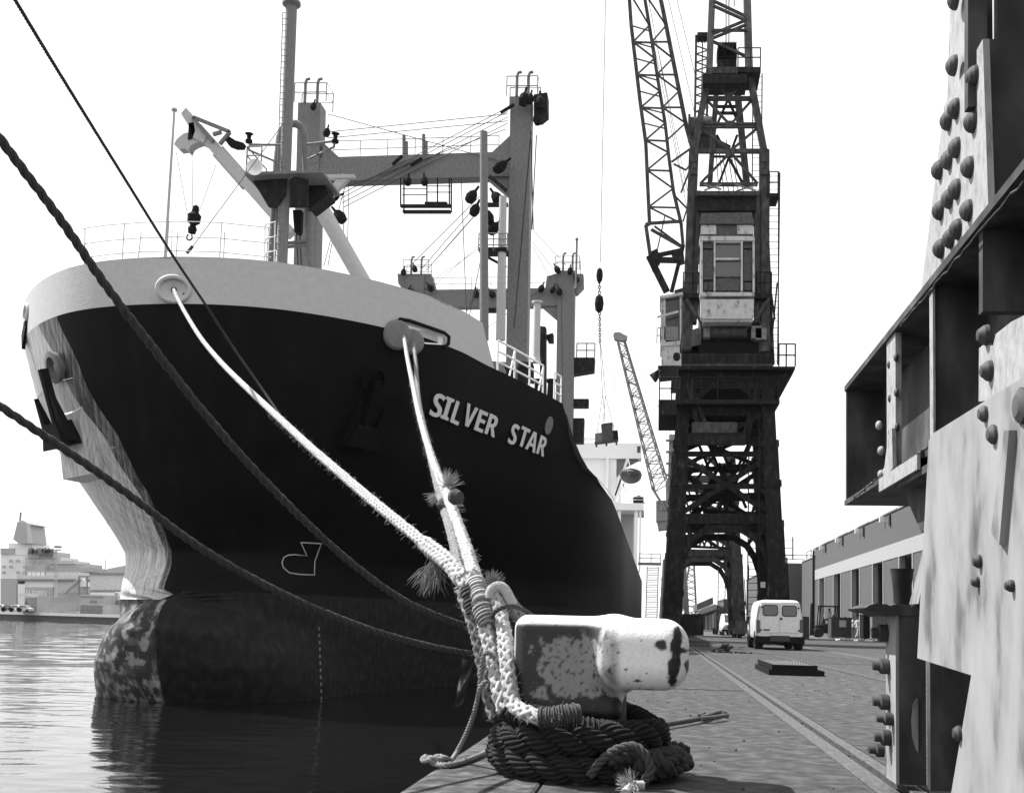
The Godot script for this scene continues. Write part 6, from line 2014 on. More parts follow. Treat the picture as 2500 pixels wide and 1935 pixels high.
	for i in 8:
		for j in 3:
			if (i + j) % 3:
				plate_z("window", f, m_("far_mid"), z + 1.2, 0.1, rect(4 + i * 17.0, 1366 + j * 14.0, 13 + i * 17.0, 1373 + j * 14.0))
	var fu := plate_z("funnel", f, m_("far_mid"), z + 2.0, 7.0, [[31, 1316], [40, 1280], [44, 1274], [70, 1280], [76, 1326], [44, 1326]])
	plate_z("funnel_side", f, m_("far_grey"), z + 2.2, 0.3, [[64, 1281], [70, 1281], [77, 1326], [66, 1326]])
	plate_z("funnel_cap", f, m_("far_mid"), z + 1.6, 6.0, [[40, 1280], [40, 1274], [46, 1273], [48, 1270], [58, 1271], [66, 1277], [82, 1280], [82, 1281.5], [68, 1282]])
	bz("funnel_mast", f, m_("far_dark"), z, [48, 1272, 50, 1250], 0.35, 0.35)
	# a crowd of passengers lines the upper rail; single figures are under a pixel wide
	b = MB.new()
	for i in 60:
		var p := pz(70 + i * 1.0, 1349 + rng.randf_range(-1.0, 1.0), z + 2.0)
		b.bevel_box(p + Vector3(-0.22, -0.3, -0.2), p + Vector3(0.22, rng.randf_range(0.6, 1.3), 0.2), 0.08)
	part("deck_gear", b, m_("far_dark"), f).set_meta("kind", "stuff")
	bz("far_aerial", f, m_("far_mid"), z, [257, 1366, 257, 1400], 0.15, 0.15)

# ---------------------------------------------------------------- bollard and mooring ropes
func spline(pts: Array, step: float) -> Array:
	var out := []
	for i in pts.size() - 1:
		var p0: Vector3 = pts[maxi(i - 1, 0)]
		var p1: Vector3 = pts[i]
		var p2: Vector3 = pts[i + 1]
		var p3: Vector3 = pts[mini(i + 2, pts.size() - 1)]
		var n := maxi(2, int((p2 - p1).length() / step))
		for k in n:
			var t := float(k) / n
			out.append(p1.cubic_interpolate(p2, p0, p3, t))
	out.append(pts[-1])
	return out
func frames(path: Array) -> Array:   # [side, other] for each point, carried along without twist
	var out := []
	var prev := Vector3.RIGHT
	for i in path.size():
		var t: Vector3 = (path[mini(i + 1, path.size() - 1)] - path[maxi(i - 1, 0)]).normalized()
		if i == 0:
			prev = t.cross(Vector3.UP if absf(t.y) < 0.9 else Vector3.RIGHT).normalized()
		var s := (prev - t * prev.dot(t)).normalized()
		prev = s
		out.append([s, t.cross(s)])
	return out
func rope_laid(pts: Array, r: float, pitch: float, strands := 3, step := 0.0) -> MB:   # twisted strands
	var b := MB.new()
	var path := spline(pts, step if step > 0.0 else pitch / 10.0)
	var fr := frames(path)
	for k in strands:
		var line := []
		var run := 0.0
		for i in path.size():
			if i > 0:
				run += (path[i] - path[i - 1]).length()
			var a := TAU * (run / pitch + float(k) / strands)
			line.append(path[i] + (fr[i][0] * cos(a) + fr[i][1] * sin(a)) * r * 0.5)
		b.tube(line, r * 0.56, 6)
	return b
func rope_cable(pts: Array, r: float, pitch: float) -> MB:   # three strands, each twisted of seven yarns
	var b := MB.new()
	var path := spline(pts, 0.014)
	var fr := frames(path)
	for k in 3:
		var line := []
		var run := 0.0
		for i in path.size():
			if i > 0:
				run += (path[i] - path[i - 1]).length()
			var a := TAU * (run / pitch + k / 3.0)
			line.append(path[i] + (fr[i][0] * cos(a) + fr[i][1] * sin(a)) * r * 0.5)
		var lf := frames(line)
		b.tube(line, r * 0.44, 6)
		for y in 7:
			var yarn := []
			for i in line.size():
				var a := -TAU * (i * 0.014 / (pitch * 0.45) + y / 7.0)
				yarn.append(line[i] + (lf[i][0] * cos(a) + lf[i][1] * sin(a)) * r * 0.42)
			b.tube(yarn, r * 0.15 * rng.randf_range(0.85, 1.15), 4)
	return b
func rope_plait(pts: Array, r: float, pitch: float) -> MB:   # eight strands, four each way, crossing over and under
	var b := MB.new()
	var path := spline(pts, pitch / 9.0)
	var fr := frames(path)
	for k in 8:
		var way := 1.0 if k < 4 else -1.0
		var line := []
		var run := 0.0
		for i in path.size():
			if i > 0:
				run += (path[i] - path[i - 1]).length()
			var a := way * TAU * run / pitch + TAU * (k % 4) / 4.0 + (PI / 4.0 if k >= 4 else 0.0)
			var rad := r * (0.62 + 0.14 * way * cos(4.0 * TAU * run / pitch))
			line.append(path[i] + (fr[i][0] * cos(a) + fr[i][1] * sin(a)) * rad)
		b.tube(line, r * 0.36, 5)
	b.tube(path, r * 0.6, 7)
	return b
func rope_served(pts: Array, r: float, cord := 0.010) -> MB:   # wrapped tightly with small stuff
	var b := MB.new()
	var path := spline(pts, cord * 2.0 / 14.0)
	var fr := frames(path)
	var line := []
	var a := 0.0
	var wob := 1.0
	for i in path.size():
		a += TAU / 14.0
		if i % 14 == 0:
			wob = rng.randf_range(0.90, 1.07)
		line.append(path[i] + (fr[i][0] * cos(a) + fr[i][1] * sin(a)) * (r - cord) * wob)
	b.tube(line, cord * 1.12, 4, false)
	b.tube(spline(pts, 0.03), r - cord * 1.2, 12)
	return b
func tuft(b: MB, p: Vector3, dir: Vector3, n: int, l: float, spread: float, w := 0.0018) -> void:   # a frayed end
	for i in n:
		var d := (dir.normalized() + Vector3(rng.randfn(), rng.randfn(), rng.randfn()) * spread).normalized()
		var e := p + d * l * rng.randf_range(0.5, 1.0)
		var m := p.lerp(e, 0.55) + Vector3(rng.randfn(), rng.randfn(), rng.randfn()) * l * 0.06
		b.tube([p + Vector3(rng.randfn(), rng.randfn(), rng.randfn()) * l * 0.08, m, e], [w, w, w * 0.4], 3, false)
func fuzz(b: MB, pts: Array, r: float, n: int, l: float) -> void:
	var path := spline(pts, 0.15)
	for i in n:
		var k := rng.randi_range(0, path.size() - 2)
		var p: Vector3 = path[k].lerp(path[k + 1], rng.randf())
		var t: Vector3 = (path[k + 1] - path[k]).normalized()
		var d := Vector3(rng.randfn(), rng.randfn(), rng.randfn())
		d = (d - t * d.dot(t)).normalized()
		var a := p + d * r * 0.9
		b.tube([a, a + (d * 0.5 + t * rng.randf_range(-1.0, 0.6) + Vector3(0, -0.3, 0)).normalized() * l * rng.randf_range(0.2, 0.9)], [0.0009, 0.0004], 3, false)

func build_bollard_and_ropes() -> void:
	var bz0 := -5.92
	var cx := -0.38
	# bollard: broad body with a horn to the right, on a waisted column and a round foot
	var bo := thing("mooring_bollard", "big white-painted iron bollard with a horned head and chipped black patches on the quay edge", "bollard", Vector3(cx, 0, bz0))
	var head := func(p: Vector3) -> float:
		var body := rbox(p, Vector3(-0.455, 0.555, bz0 - 0.02), Vector3(0.282, 0.275, 0.26), 0.075)
		var horn := rbox(p, Vector3(-0.065, 0.645, bz0 + 0.15), Vector3(0.225, 0.18, 0.25), 0.13)
		return smin(body, horn, 0.10)
	var hm := nets(head, Vector3(-0.80, 0.28, bz0 - 0.34), Vector3(0.26, 0.92, bz0 + 0.5), 0.009)
	var fn := FastNoiseLite.new()
	fn.seed = 3; fn.frequency = 9.0; fn.fractal_octaves = 4
	for i in hm.v.size():
		var p := hm.v[i]
		var e := fn.get_noise_3d(p.x, p.y, p.z)
		var e2 := fn.get_noise_3d(p.x * 2.3 + 5.0, p.y * 2.3, p.z * 2.3)
		var tone := 0.78
		# rope-worn bare iron: left flank of the front, the underside, and chips on the horn
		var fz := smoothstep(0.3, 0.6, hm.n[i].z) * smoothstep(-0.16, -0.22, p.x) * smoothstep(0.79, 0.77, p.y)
		tone = lerpf(tone, lerpf(0.05, 0.21, smoothstep(-0.36, -0.24, e2)), fz)  # front face greyed: shade put into the white paint
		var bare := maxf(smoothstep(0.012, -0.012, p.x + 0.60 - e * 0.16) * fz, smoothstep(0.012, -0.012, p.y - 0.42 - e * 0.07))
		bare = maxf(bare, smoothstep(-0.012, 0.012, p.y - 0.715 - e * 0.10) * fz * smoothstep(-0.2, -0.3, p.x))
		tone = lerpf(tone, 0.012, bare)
		for s in [[0.01, 0.70, 0.035, 0.03], [0.095, 0.66, 0.022, 0.11], [0.085, 0.56, 0.03, 0.06], [0.14, 0.67, 0.05, 0.014], [0.155, 0.60, 0.02, 0.03]]:
			var q := Vector2((p.x - s[0]) / s[2], (p.y - s[1]) / s[3])
			if hm.n[i].z > -0.2 and p.z > bz0 + 0.2:
				tone = lerpf(tone, 0.012, smoothstep(1.15, 0.85, q.length() + e * 0.9))
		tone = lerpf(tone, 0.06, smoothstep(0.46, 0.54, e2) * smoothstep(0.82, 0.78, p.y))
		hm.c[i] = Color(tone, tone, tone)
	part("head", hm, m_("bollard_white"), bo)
	var b := MB.new()
	b.lathe([Vector2(0.42, 0.0), Vector2(0.42, 0.05), Vector2(0.40, 0.075), Vector2(0.30, 0.10), Vector2(0.24, 0.16), Vector2(0.225, 0.30), Vector2(0.225, 0.42), Vector2(0.21, 0.5)], Vector3(cx, 0, bz0), Vector3.UP, 36)
	part("column", b, m_("crane_steel"), bo)
	for i in 6:
		var a := TAU * i / 6.0 + 0.3
		b = MB.new()
		b.lathe([Vector2(0.035, 0.0), Vector2(0.035, 0.03), Vector2(0.0, 0.035)], Vector3(cx + cos(a) * 0.36, 0.085, bz0 + sin(a) * 0.36), Vector3.UP, 6)
		part("bolt", b, m_("crane_steel"), bo)
	var eye := Vector2(-0.86, -5.86)
	# breast rope from the chock at the stem
	var ship_a := Vector2(SHIP_X, -26.65)
	var pa := []
	for q in [[424, 707], [431, 724], [451, 762], [488, 822], [530, 874], [572, 918], [616, 960], [660, 1001], [704, 1042], [760, 1094], [820, 1146], [880, 1198], [940, 1248], [1000, 1297], [1040, 1330], [1100, 1378], [1130, 1418], [1150, 1470]]:
		pa.append(pplan(q[0], q[1], ship_a, eye))
	var t := thing("mooring_rope", "white plaited mooring rope running from the chock at the stem down to the bollard", "rope", pa[-1])
	part("rope", rope_plait(pa, 0.042, 0.32), m_("rope_white"), t)
	b = MB.new()
	fuzz(b, pa.slice(7, 16), 0.047, 500, 0.06)
	part("loose_fibres", b, m_("rope_white"), t).set_meta("kind", "stuff")
	part("splice", rope_plait(pa.slice(14, 17), 0.058, 0.26), m_("rope_white"), t)
	b = MB.new()
	var sp := pplan(1062, 1372, ship_a, eye)
	tuft(b, sp, Vector3(-0.25, -1.0, 0.2), 130, 0.24, 0.32)
	part("frayed_end", b, m_("rope_dirty"), t).set_meta("kind", "stuff")
	# pair of ropes from the roller fairlead
	var hit := hull_hit(985, 822)
	var ship_b := Vector2(hit.x, hit.z) * 0.987
	var pb := []
	for q in [[986, 822], [994, 872], [1006, 930], [1022, 1005], [1042, 1078], [1066, 1150], [1090, 1205], [1115, 1272], [1136, 1330], [1152, 1382], [1166, 1428]]:
		pb.append(pplan(q[0], q[1], ship_b, eye))
	t = thing("mooring_rope", "clean white mooring rope from the port roller fairlead, the brighter of the pair", "rope", pb[-1])
	part("rope", rope_plait(pb, 0.047, 0.34), m_("rope_white"), t)
	b = MB.new()
	fuzz(b, pb.slice(2, 11), 0.05, 800, 0.09)
	part("loose_fibres", b, m_("rope_white"), t).set_meta("kind", "stuff")
	b = MB.new()
	tuft(b, pplan(1088, 1190, ship_b, eye), Vector3(0.6, 0.8, 0.3), 150, 0.2, 0.45)
	tuft(b, pplan(1100, 1225, ship_b, eye), Vector3(1, -0.2, 0.3), 90, 0.14, 0.5)
	tuft(b, pplan(1066, 1205, ship_b, eye), Vector3(-0.6, -0.9, 0.3), 70, 0.16, 0.4)
	part("frayed_end", b, m_("rope_white"), t).set_meta("kind", "stuff")
	b = MB.new()
	b.lathe([Vector2(0.0, -0.05), Vector2(0.05, -0.04), Vector2(0.07, 0.0), Vector2(0.055, 0.05), Vector2(0.0, 0.06)], pplan(1111, 1213, ship_b, eye), Vector3(1, -0.2, 0.5), 12)
	part("splice_knot", b, m_("rope_brown"), t)
	b = MB.new()
	b.lathe([Vector2(0.0, -0.05), Vector2(0.05, -0.04), Vector2(0.06, 0.0), Vector2(0.05, 0.05), Vector2(0.0, 0.06)], pplan(1082, 1230, ship_b, eye), Vector3(-0.5, -1, 0.5), 12)
	part("splice_knot", b, m_("rope_brown"), t)
	var pc := []
	var hit2 := hull_hit(1009, 838)
	for q in [[1009, 838], [1014, 880], [1018, 930], [1024, 990], [1042, 1075], [1056, 1135], [1078, 1220], [1104, 1304], [1124, 1398], [1136, 1448]]:
		pc.append(pplan(q[0], q[1], Vector2(hit2.x, hit2.z) * 0.985, eye + Vector2(-0.04, 0.02)))
	t = thing("mooring_rope", "grey worn mooring rope beside the bright one from the port roller fairlead", "rope", pc[-1])
	part("rope", rope_plait(pc, 0.046, 0.34), m_("rope_dirty"), t)
	b = MB.new()
	fuzz(b, pc, 0.05, 500, 0.07)
	part("loose_fibres", b, m_("rope_dirty"), t).set_meta("kind", "stuff")
	# eyes of the ropes: legs down the left of the bollard, then served loops round the column
	var legs := [
		["rope_dirty", [[1126, 1434, -6.15], [1140, 1475, -6.1], [1155, 1515, -6.06], [1170, 1570, -6.02], [1184, 1643, -5.98], [1199, 1716, -5.95], [1212, 1752, -5.92]], "outermost worn rope leg running down to the bollard"],
		["rope_white", [[1152, 1398, -6.2], [1164, 1445, -6.12], [1176, 1495, -6.0], [1188, 1540, -5.92], [1200, 1590, -5.86], [1212, 1650, -5.80], [1222, 1700, -5.74], [1232, 1735, -5.70]], "middle white rope leg with a cloth wrapping beside the bollard"],
		["rope_white", [[1212, 1452, -6.05], [1220, 1496, -5.98], [1232, 1551, -5.86], [1238, 1610, -5.74], [1244, 1670, -5.66], [1256, 1722, -5.60], [1290, 1742, -5.50], [1335, 1752, -5.44], [1380, 1745, -5.42]], "white rope leg that turns across the front of the bollard"],
		["rope_dirty", [[1205, 1440, -6.3], [1243, 1471, -6.28], [1268, 1505, -6.26], [1290, 1545, -6.26], [1300, 1600, -6.26]], "worn rope leg passing behind the bollard"]]
	for lg in legs:
		var pts := []
		for q in lg[1]:
			pts.append(pz(q[0], q[1], q[2]))
		t = thing("mooring_strand", lg[2], "rope", pts[-1], "rope strands on the bollard")
		part("rope", rope_plait(pts, 0.045, 0.26), m_(lg[0]), t)
		b = MB.new()
		fuzz(b, pts, 0.046, 160, 0.04)
		part("loose_fibres", b, m_(lg[0]), t).set_meta("kind", "stuff")
	# wrappings where the legs are seized together
	for q in [[1160, 1420, -6.14, 1176, 1470, -6.04, 0.060, "rope_white"], [1174, 1482, -5.98, 1192, 1528, -5.92, 0.055, "rope_dirty"], [1145, 1432, -6.12, 1160, 1500, -6.06, 0.057, "rope_brown"]]:
		var a := pz(q[0], q[1], q[2])
		var e := pz(q[3], q[4], q[5])
		single("rope_whipping", rope_served([a, a.lerp(e, 0.5), e], q[6]), m_(q[7]), ["plaited pale whipping round the gathered ropes above the bollard", "grey cloth whipping round the middle rope leg", "brown cord whipping binding the outer ropes"][[0.060, 0.055, 0.057].find(q[6])], "whipping")
	b = MB.new()
	tuft(b, pz(1196, 1432, -6.05), Vector3(0.3, 1.0, 0.1), 120, 0.11, 0.45)
	part_single_tuft(b)
	# canvas thimble cover at the head of the third leg
	b = MB.new()
	var hoop := []
	for q in [[1196, 1460], [1200, 1440], [1216, 1430], [1232, 1438], [1244, 1460], [1252, 1475]]:
		hoop.append(pz(q[0], q[1], -6.02))
	b.tube(spline(hoop, 0.02), 0.03, 10)
	single("rope_thimble", b, m_("rope_white"), "pale hooped thimble at the top of the third rope leg", "thimble")
	var loops := [[0.30, 0.37, 0.075, "rope_served", 0.07], [0.20, 0.40, 0.085, "rope_served", -0.03], [0.085, 0.42, 0.075, "rope_served", 0.03]]
	for i in 3:
		var q: Array = loops[i]
		var pts := []
		for k in 33:
			var a := TAU * k / 32.0
			pts.append(Vector3(cx + cos(a) * q[1] - 0.02, q[0] + q[4] * cos(a + 2.6), bz0 + sin(a) * q[1] * 0.92 + 0.02))
		single("rope_eye", rope_served(pts, q[2], 0.006) if i == 0 else rope_cable(pts, q[2], 0.42), m_(q[3]), ["uppermost thick served rope eye round the bollard's waist", "middle dark served rope eye round the bollard's waist", "lowest dark rope eye lying on the quay round the bollard's foot"][i], "rope eye", "rope eyes round the bollard")
	var cloth := []
	for q in [[1318, 1752, -5.44], [1350, 1750, -5.43], [1385, 1744, -5.43], [1415, 1742, -5.45]]:
		cloth.append(pz(q[0], q[1], q[2]))
	single("rope_whipping", rope_served(cloth, 0.054, 0.006), m_("rope_brown"), "dull cloth whipping on the strand crossing the bollard's front", "whipping")
	b = MB.new()
	var heap := []   # one old rope dropped in a heap at the foot
	for i in 34:
		var a := -0.55 + 0.05 * i + 0.35 * sin(i * 1.7)
		heap.append(Vector3(cx + cos(a) * (0.50 + 0.05 * sin(i * 2.3)), 0.045 + 0.05 * (1.0 + sin(i * 1.1)), bz0 + sin(a) * 0.46 + 0.03 * cos(i * 1.9)))
	b = rope_laid(heap, 0.034, 0.16)
	tuft(b, heap[-1], Vector3(0.5, 0.1, 0.8), 60, 0.08, 0.4)
	single("rope_scrap", b, m_("rope_dark"), "dark tangle of old laid rope heaped at the foot of the bollard under its horn", "rope")
	# two dark ropes of another vessel, crossing to the left out of the frame
	var far := Vector3(-0.75, 0.55, -6.35)
	for q in [[[[-60, 268], [0, 340], [60, 420], [150, 540], [260, 700], [380, 858], [500, 1010], [620, 1146], [740, 1268], [860, 1376], [980, 1462], [1080, 1508], [1146, 1530]], 0.019, "upper black laid rope crossing before the ship's bow to the bollard", 3.7, 6.3], [[[-60, 950], [0, 992], [90, 1052], [200, 1126], [320, 1212], [450, 1310], [560, 1380], [680, 1444], [800, 1498], [920, 1542], [1040, 1575], [1150, 1596]], 0.018, "lower black laid rope crossing before the bulbous bow to the bollard", 3.9, 6.25]]:
		var pts := []
		var n: int = q[0].size()
		for i in n:
			var tt: float = (q[0][i][0] + 60.0) / 1210.0
			pts.append(pz(q[0][i][0], q[0][i][1], -1.0 / lerpf(1.0 / q[3], 1.0 / q[4], tt)))
		t = thing("mooring_rope", q[2], "rope", pts[-1])
		part("rope", rope_laid(pts, q[1], 0.16), m_("rope_dark"), t)
		b = MB.new()
		fuzz(b, pts, q[1], 60, 0.025)
		part("loose_fibres", b, m_("rope_dark"), t).set_meta("kind", "stuff")
	var thin := []
	for q in [[-5, -70, 9.0], [36, 0, 9.4], [150, 188, 10.4], [300, 430, 12.0], [420, 622, 13.5], [500, 742, 14.5], [570, 850, 15.0], [640, 950, 15.0], [690, 1024, 14.6]]:
		thin.append(pz(q[0], q[1], -q[2]))
	single("mooring_line", rope_laid(thin, 0.019, 0.12), m_("rope_dark"), "thin taut dark line from above crossing the bow and meeting the white rope", "rope")
	# loose lashing cord: two falls from the legs to a knot at the quay's edge, then back to the foot
	var knot := py(1076, 1858, 0.03)
	for q in [[[[1206, 1604, -5.80], [1188, 1592, -5.78], [1178, 1612, -5.80], [1170, 1680, -5.86], [1152, 1760, -5.95], [1118, 1832, -6.1]], "lashing cord looped over the rope legs and hanging to the quay edge"], [[[1188, 1660, -5.80], [1172, 1680, -5.82], [1160, 1730, -5.88], [1138, 1790, -6.0], [1112, 1840, -6.12]], "second fall of the lashing cord hanging beside the first"]]:
		var pts := []
		for e in q[0]:
			pts.append(pz(e[0], e[1], e[2]))
		pts.append(knot + Vector3(0.06, 0.01, 0))
		single("lashing_cord", rope_laid(pts, 0.013, 0.07), m_("rope_dirty"), q[1], "cord")
	var kp := []
	for i in 26:
		var a := i * 0.9
		kp.append(knot + Vector3(cos(a) * 0.045, 0.012 * sin(a * 1.7) + 0.012, sin(a) * 0.04) + Vector3(-0.012 * i * 0.2, 0, 0))
	single("cord_knot", rope_laid(kp, 0.013, 0.07), m_("rope_dirty"), "lumpy knot in the lashing cord at the very edge of the quay", "knot")
	var back := []
	for q in [[1056, 1862], [1090, 1868], [1130, 1860], [1175, 1842], [1212, 1826], [1240, 1824]]:
		back.append(py(q[0], q[1], 0.02))
	single("lashing_cord", rope_laid(back, 0.016, 0.08), m_("rope_dirty"), "lashing cord lying on the quay between the knot and the bollard's foot", "cord")
	var seize := []
	for q in [[1200, 1508, -5.90], [1210, 1492, -5.86], [1235, 1480, -5.84], [1262, 1482, -5.9], [1290, 1496, -6.0], [1312, 1512, -6.1]]:
		seize.append(pz(q[0], q[1], q[2]))
	single("lashing_cord", rope_laid(seize, 0.013, 0.07), m_("rope_dark"), "dark cord arched over the rope legs to the back of the bollard", "cord")
	# torn strip of canvas hanging from the ropes
	b = MB.new()
	var grid := []
	for i in 12:
		var row := []
		for j in 5:
			var u := lerpf(1146, 1120, i / 11.0) + lerpf(-16, 14, j / 4.0) * (1.0 - i * 0.03)
			row.append(pz(u, lerpf(1606, 1722, i / 11.0) + 5 * sin(j * 1.3), -6.0 + 0.03 * sin(i * 0.9 + j)))
		grid.append(row)
	b.grid(grid, func(_p): return Vector3.BACK)
	single("canvas_strip", b, m_("canvas"), "torn dark canvas strip hanging from the ropes over the water", "canvas")
	# tail rope on the paving behind, ending in a bent hook-like splice
	var tail := []
	for q in [[1560, 1790], [1612, 1772], [1660, 1763], [1700, 1756], [1722, 1750]]:
		tail.append(py(q[0], q[1], 0.035))
	t = thing("rope_tail", "thin rope tail with a forked splice lying on the paving behind the bollard", "rope", tail[-1])
	part("rope", rope_laid(tail, 0.019, 0.10), m_("rope_brown"), t)
	b = MB.new()
	for e in [[[1712, 1752], [1735, 1744], [1760, 1737], [1772, 1742]], [[1712, 1754], [1740, 1752], [1776, 1746]], [[1708, 1748], [1718, 1742], [1730, 1742], [1722, 1750]]]:
		var ln := []
		for q in e:
			ln.append(py(q[0], q[1], 0.04))
		b.tube(ln, 0.019, 7)
	part("splice", b, m_("rope_brown"), t)
	# frayed white end and a dim loop in the bollard's shadow
	var loop := []
	for q in [[1440, 1895, 0.02], [1470, 1855, 0.08], [1510, 1828, 0.13], [1550, 1822, 0.14], [1580, 1850, 0.10], [1588, 1885, 0.06], [1572, 1908, 0.04]]:
		loop.append(pz(q[0], q[1], -5.45))
	for p in loop:
		p.y = maxf(p.y, 0.03)
	t = thing("rope_end", "loop of dull rope in the bollard's shadow ending in a frayed white knot", "rope", Vector3(loop[-1].x, 0, loop[-1].z))
	part("rope", rope_laid(loop, 0.024, 0.11), m_("rope_brown"), t)
	b = MB.new()
	var e2 := py(1544, 1918, 0.05)
	tuft(b, e2, Vector3(-0.6, 0.3, 0.4), 110, 0.09, 0.6)
	tuft(b, e2, Vector3(-0.1, -0.2, 1.0), 60, 0.14, 0.25)
	b.tube([e2 + Vector3(0.05, 0.0, -0.02), e2, e2 + Vector3(-0.03, -0.02, 0.12)], 0.024, 8)
	part("frayed_knot", b, m_("rope_white"), t)
func part_single_tuft(b: MB) -> void:
	single("frayed_rope_end", b, m_("rope_dirty"), "frayed brush-like rope end sticking up beside the whipping", "rope end")

# ---------------------------------------------------------------- vehicles
func loft(b: MB, secs: Array) -> void:   # rings of equal size, joined; flat caps
	var o := Vector3.ZERO
	var cnt := 0
	for s in secs:
		for p in s:
			o += p; cnt += 1
	o /= cnt
	var closed := []
	for s in secs:
		var r: Array = s.duplicate()
		r.append(s[0])
		closed.append(r)
	b.grid(closed, func(p): return Vector3(p.x - o.x, p.y - o.y, 0.001))
	for e in [0, secs.size() - 1]:
		var c := Vector3.ZERO
		for p in secs[e]:
			c += p / secs[e].size()
		for i in secs[e].size():
			b.face([c, secs[e][i], secs[e][(i + 1) % secs[e].size()]], Vector3(0, 0, 1 if e == 0 else -1) * (1.0 if secs[0][0].z > secs[-1][0].z else -1.0))
func ring_section(x: float, z: float, w0: float, w1: float, y0: float, ym: float, y1: float, r: float) -> Array:   # body section: sill, waist and rounded roof
	var p := []
	p.append(Vector3(x - w0 * 0.95, y0, z)); p.append(Vector3(x - w0, y0 + 0.12, z)); p.append(Vector3(x - w0, ym, z))
	for i in 6:
		var a := lerpf(PI, PI / 2, i / 5.0)
		p.append(Vector3(x - w1 + r + cos(a) * r, y1 - r * 0.8 + sin(a) * r * 0.8, z))
	for i in 6:
		var a := lerpf(PI / 2, 0.0, i / 5.0)
		p.append(Vector3(x + w1 - r + cos(a) * r, y1 - r * 0.8 + sin(a) * r * 0.8, z))
	p.append(Vector3(x + w0, ym, z)); p.append(Vector3(x + w0, y0 + 0.12, z)); p.append(Vector3(x + w0 * 0.95, y0, z))
	return p
func wheel(parent: Node3D, p: Vector3, r: float, w: float) -> void:
	var b := MB.new()
	b.lathe([Vector2(r * 0.55, -w / 2), Vector2(r * 0.9, -w / 2), Vector2(r, -w * 0.35), Vector2(r, w * 0.35), Vector2(r * 0.9, w / 2), Vector2(r * 0.55, w / 2)], p, Vector3.RIGHT, 22)
	var t := part("wheel", b, m_("rubber"), parent)
	b = MB.new()
	b.lathe([Vector2(0.0, -w * 0.3), Vector2(r * 0.3, -w * 0.35), Vector2(r * 0.56, -w * 0.2), Vector2(r * 0.56, w * 0.2), Vector2(r * 0.3, w * 0.35), Vector2(0.0, w * 0.3)], p, Vector3.RIGHT, 18)
	part("rim", b, m_("pale_steel"), t)

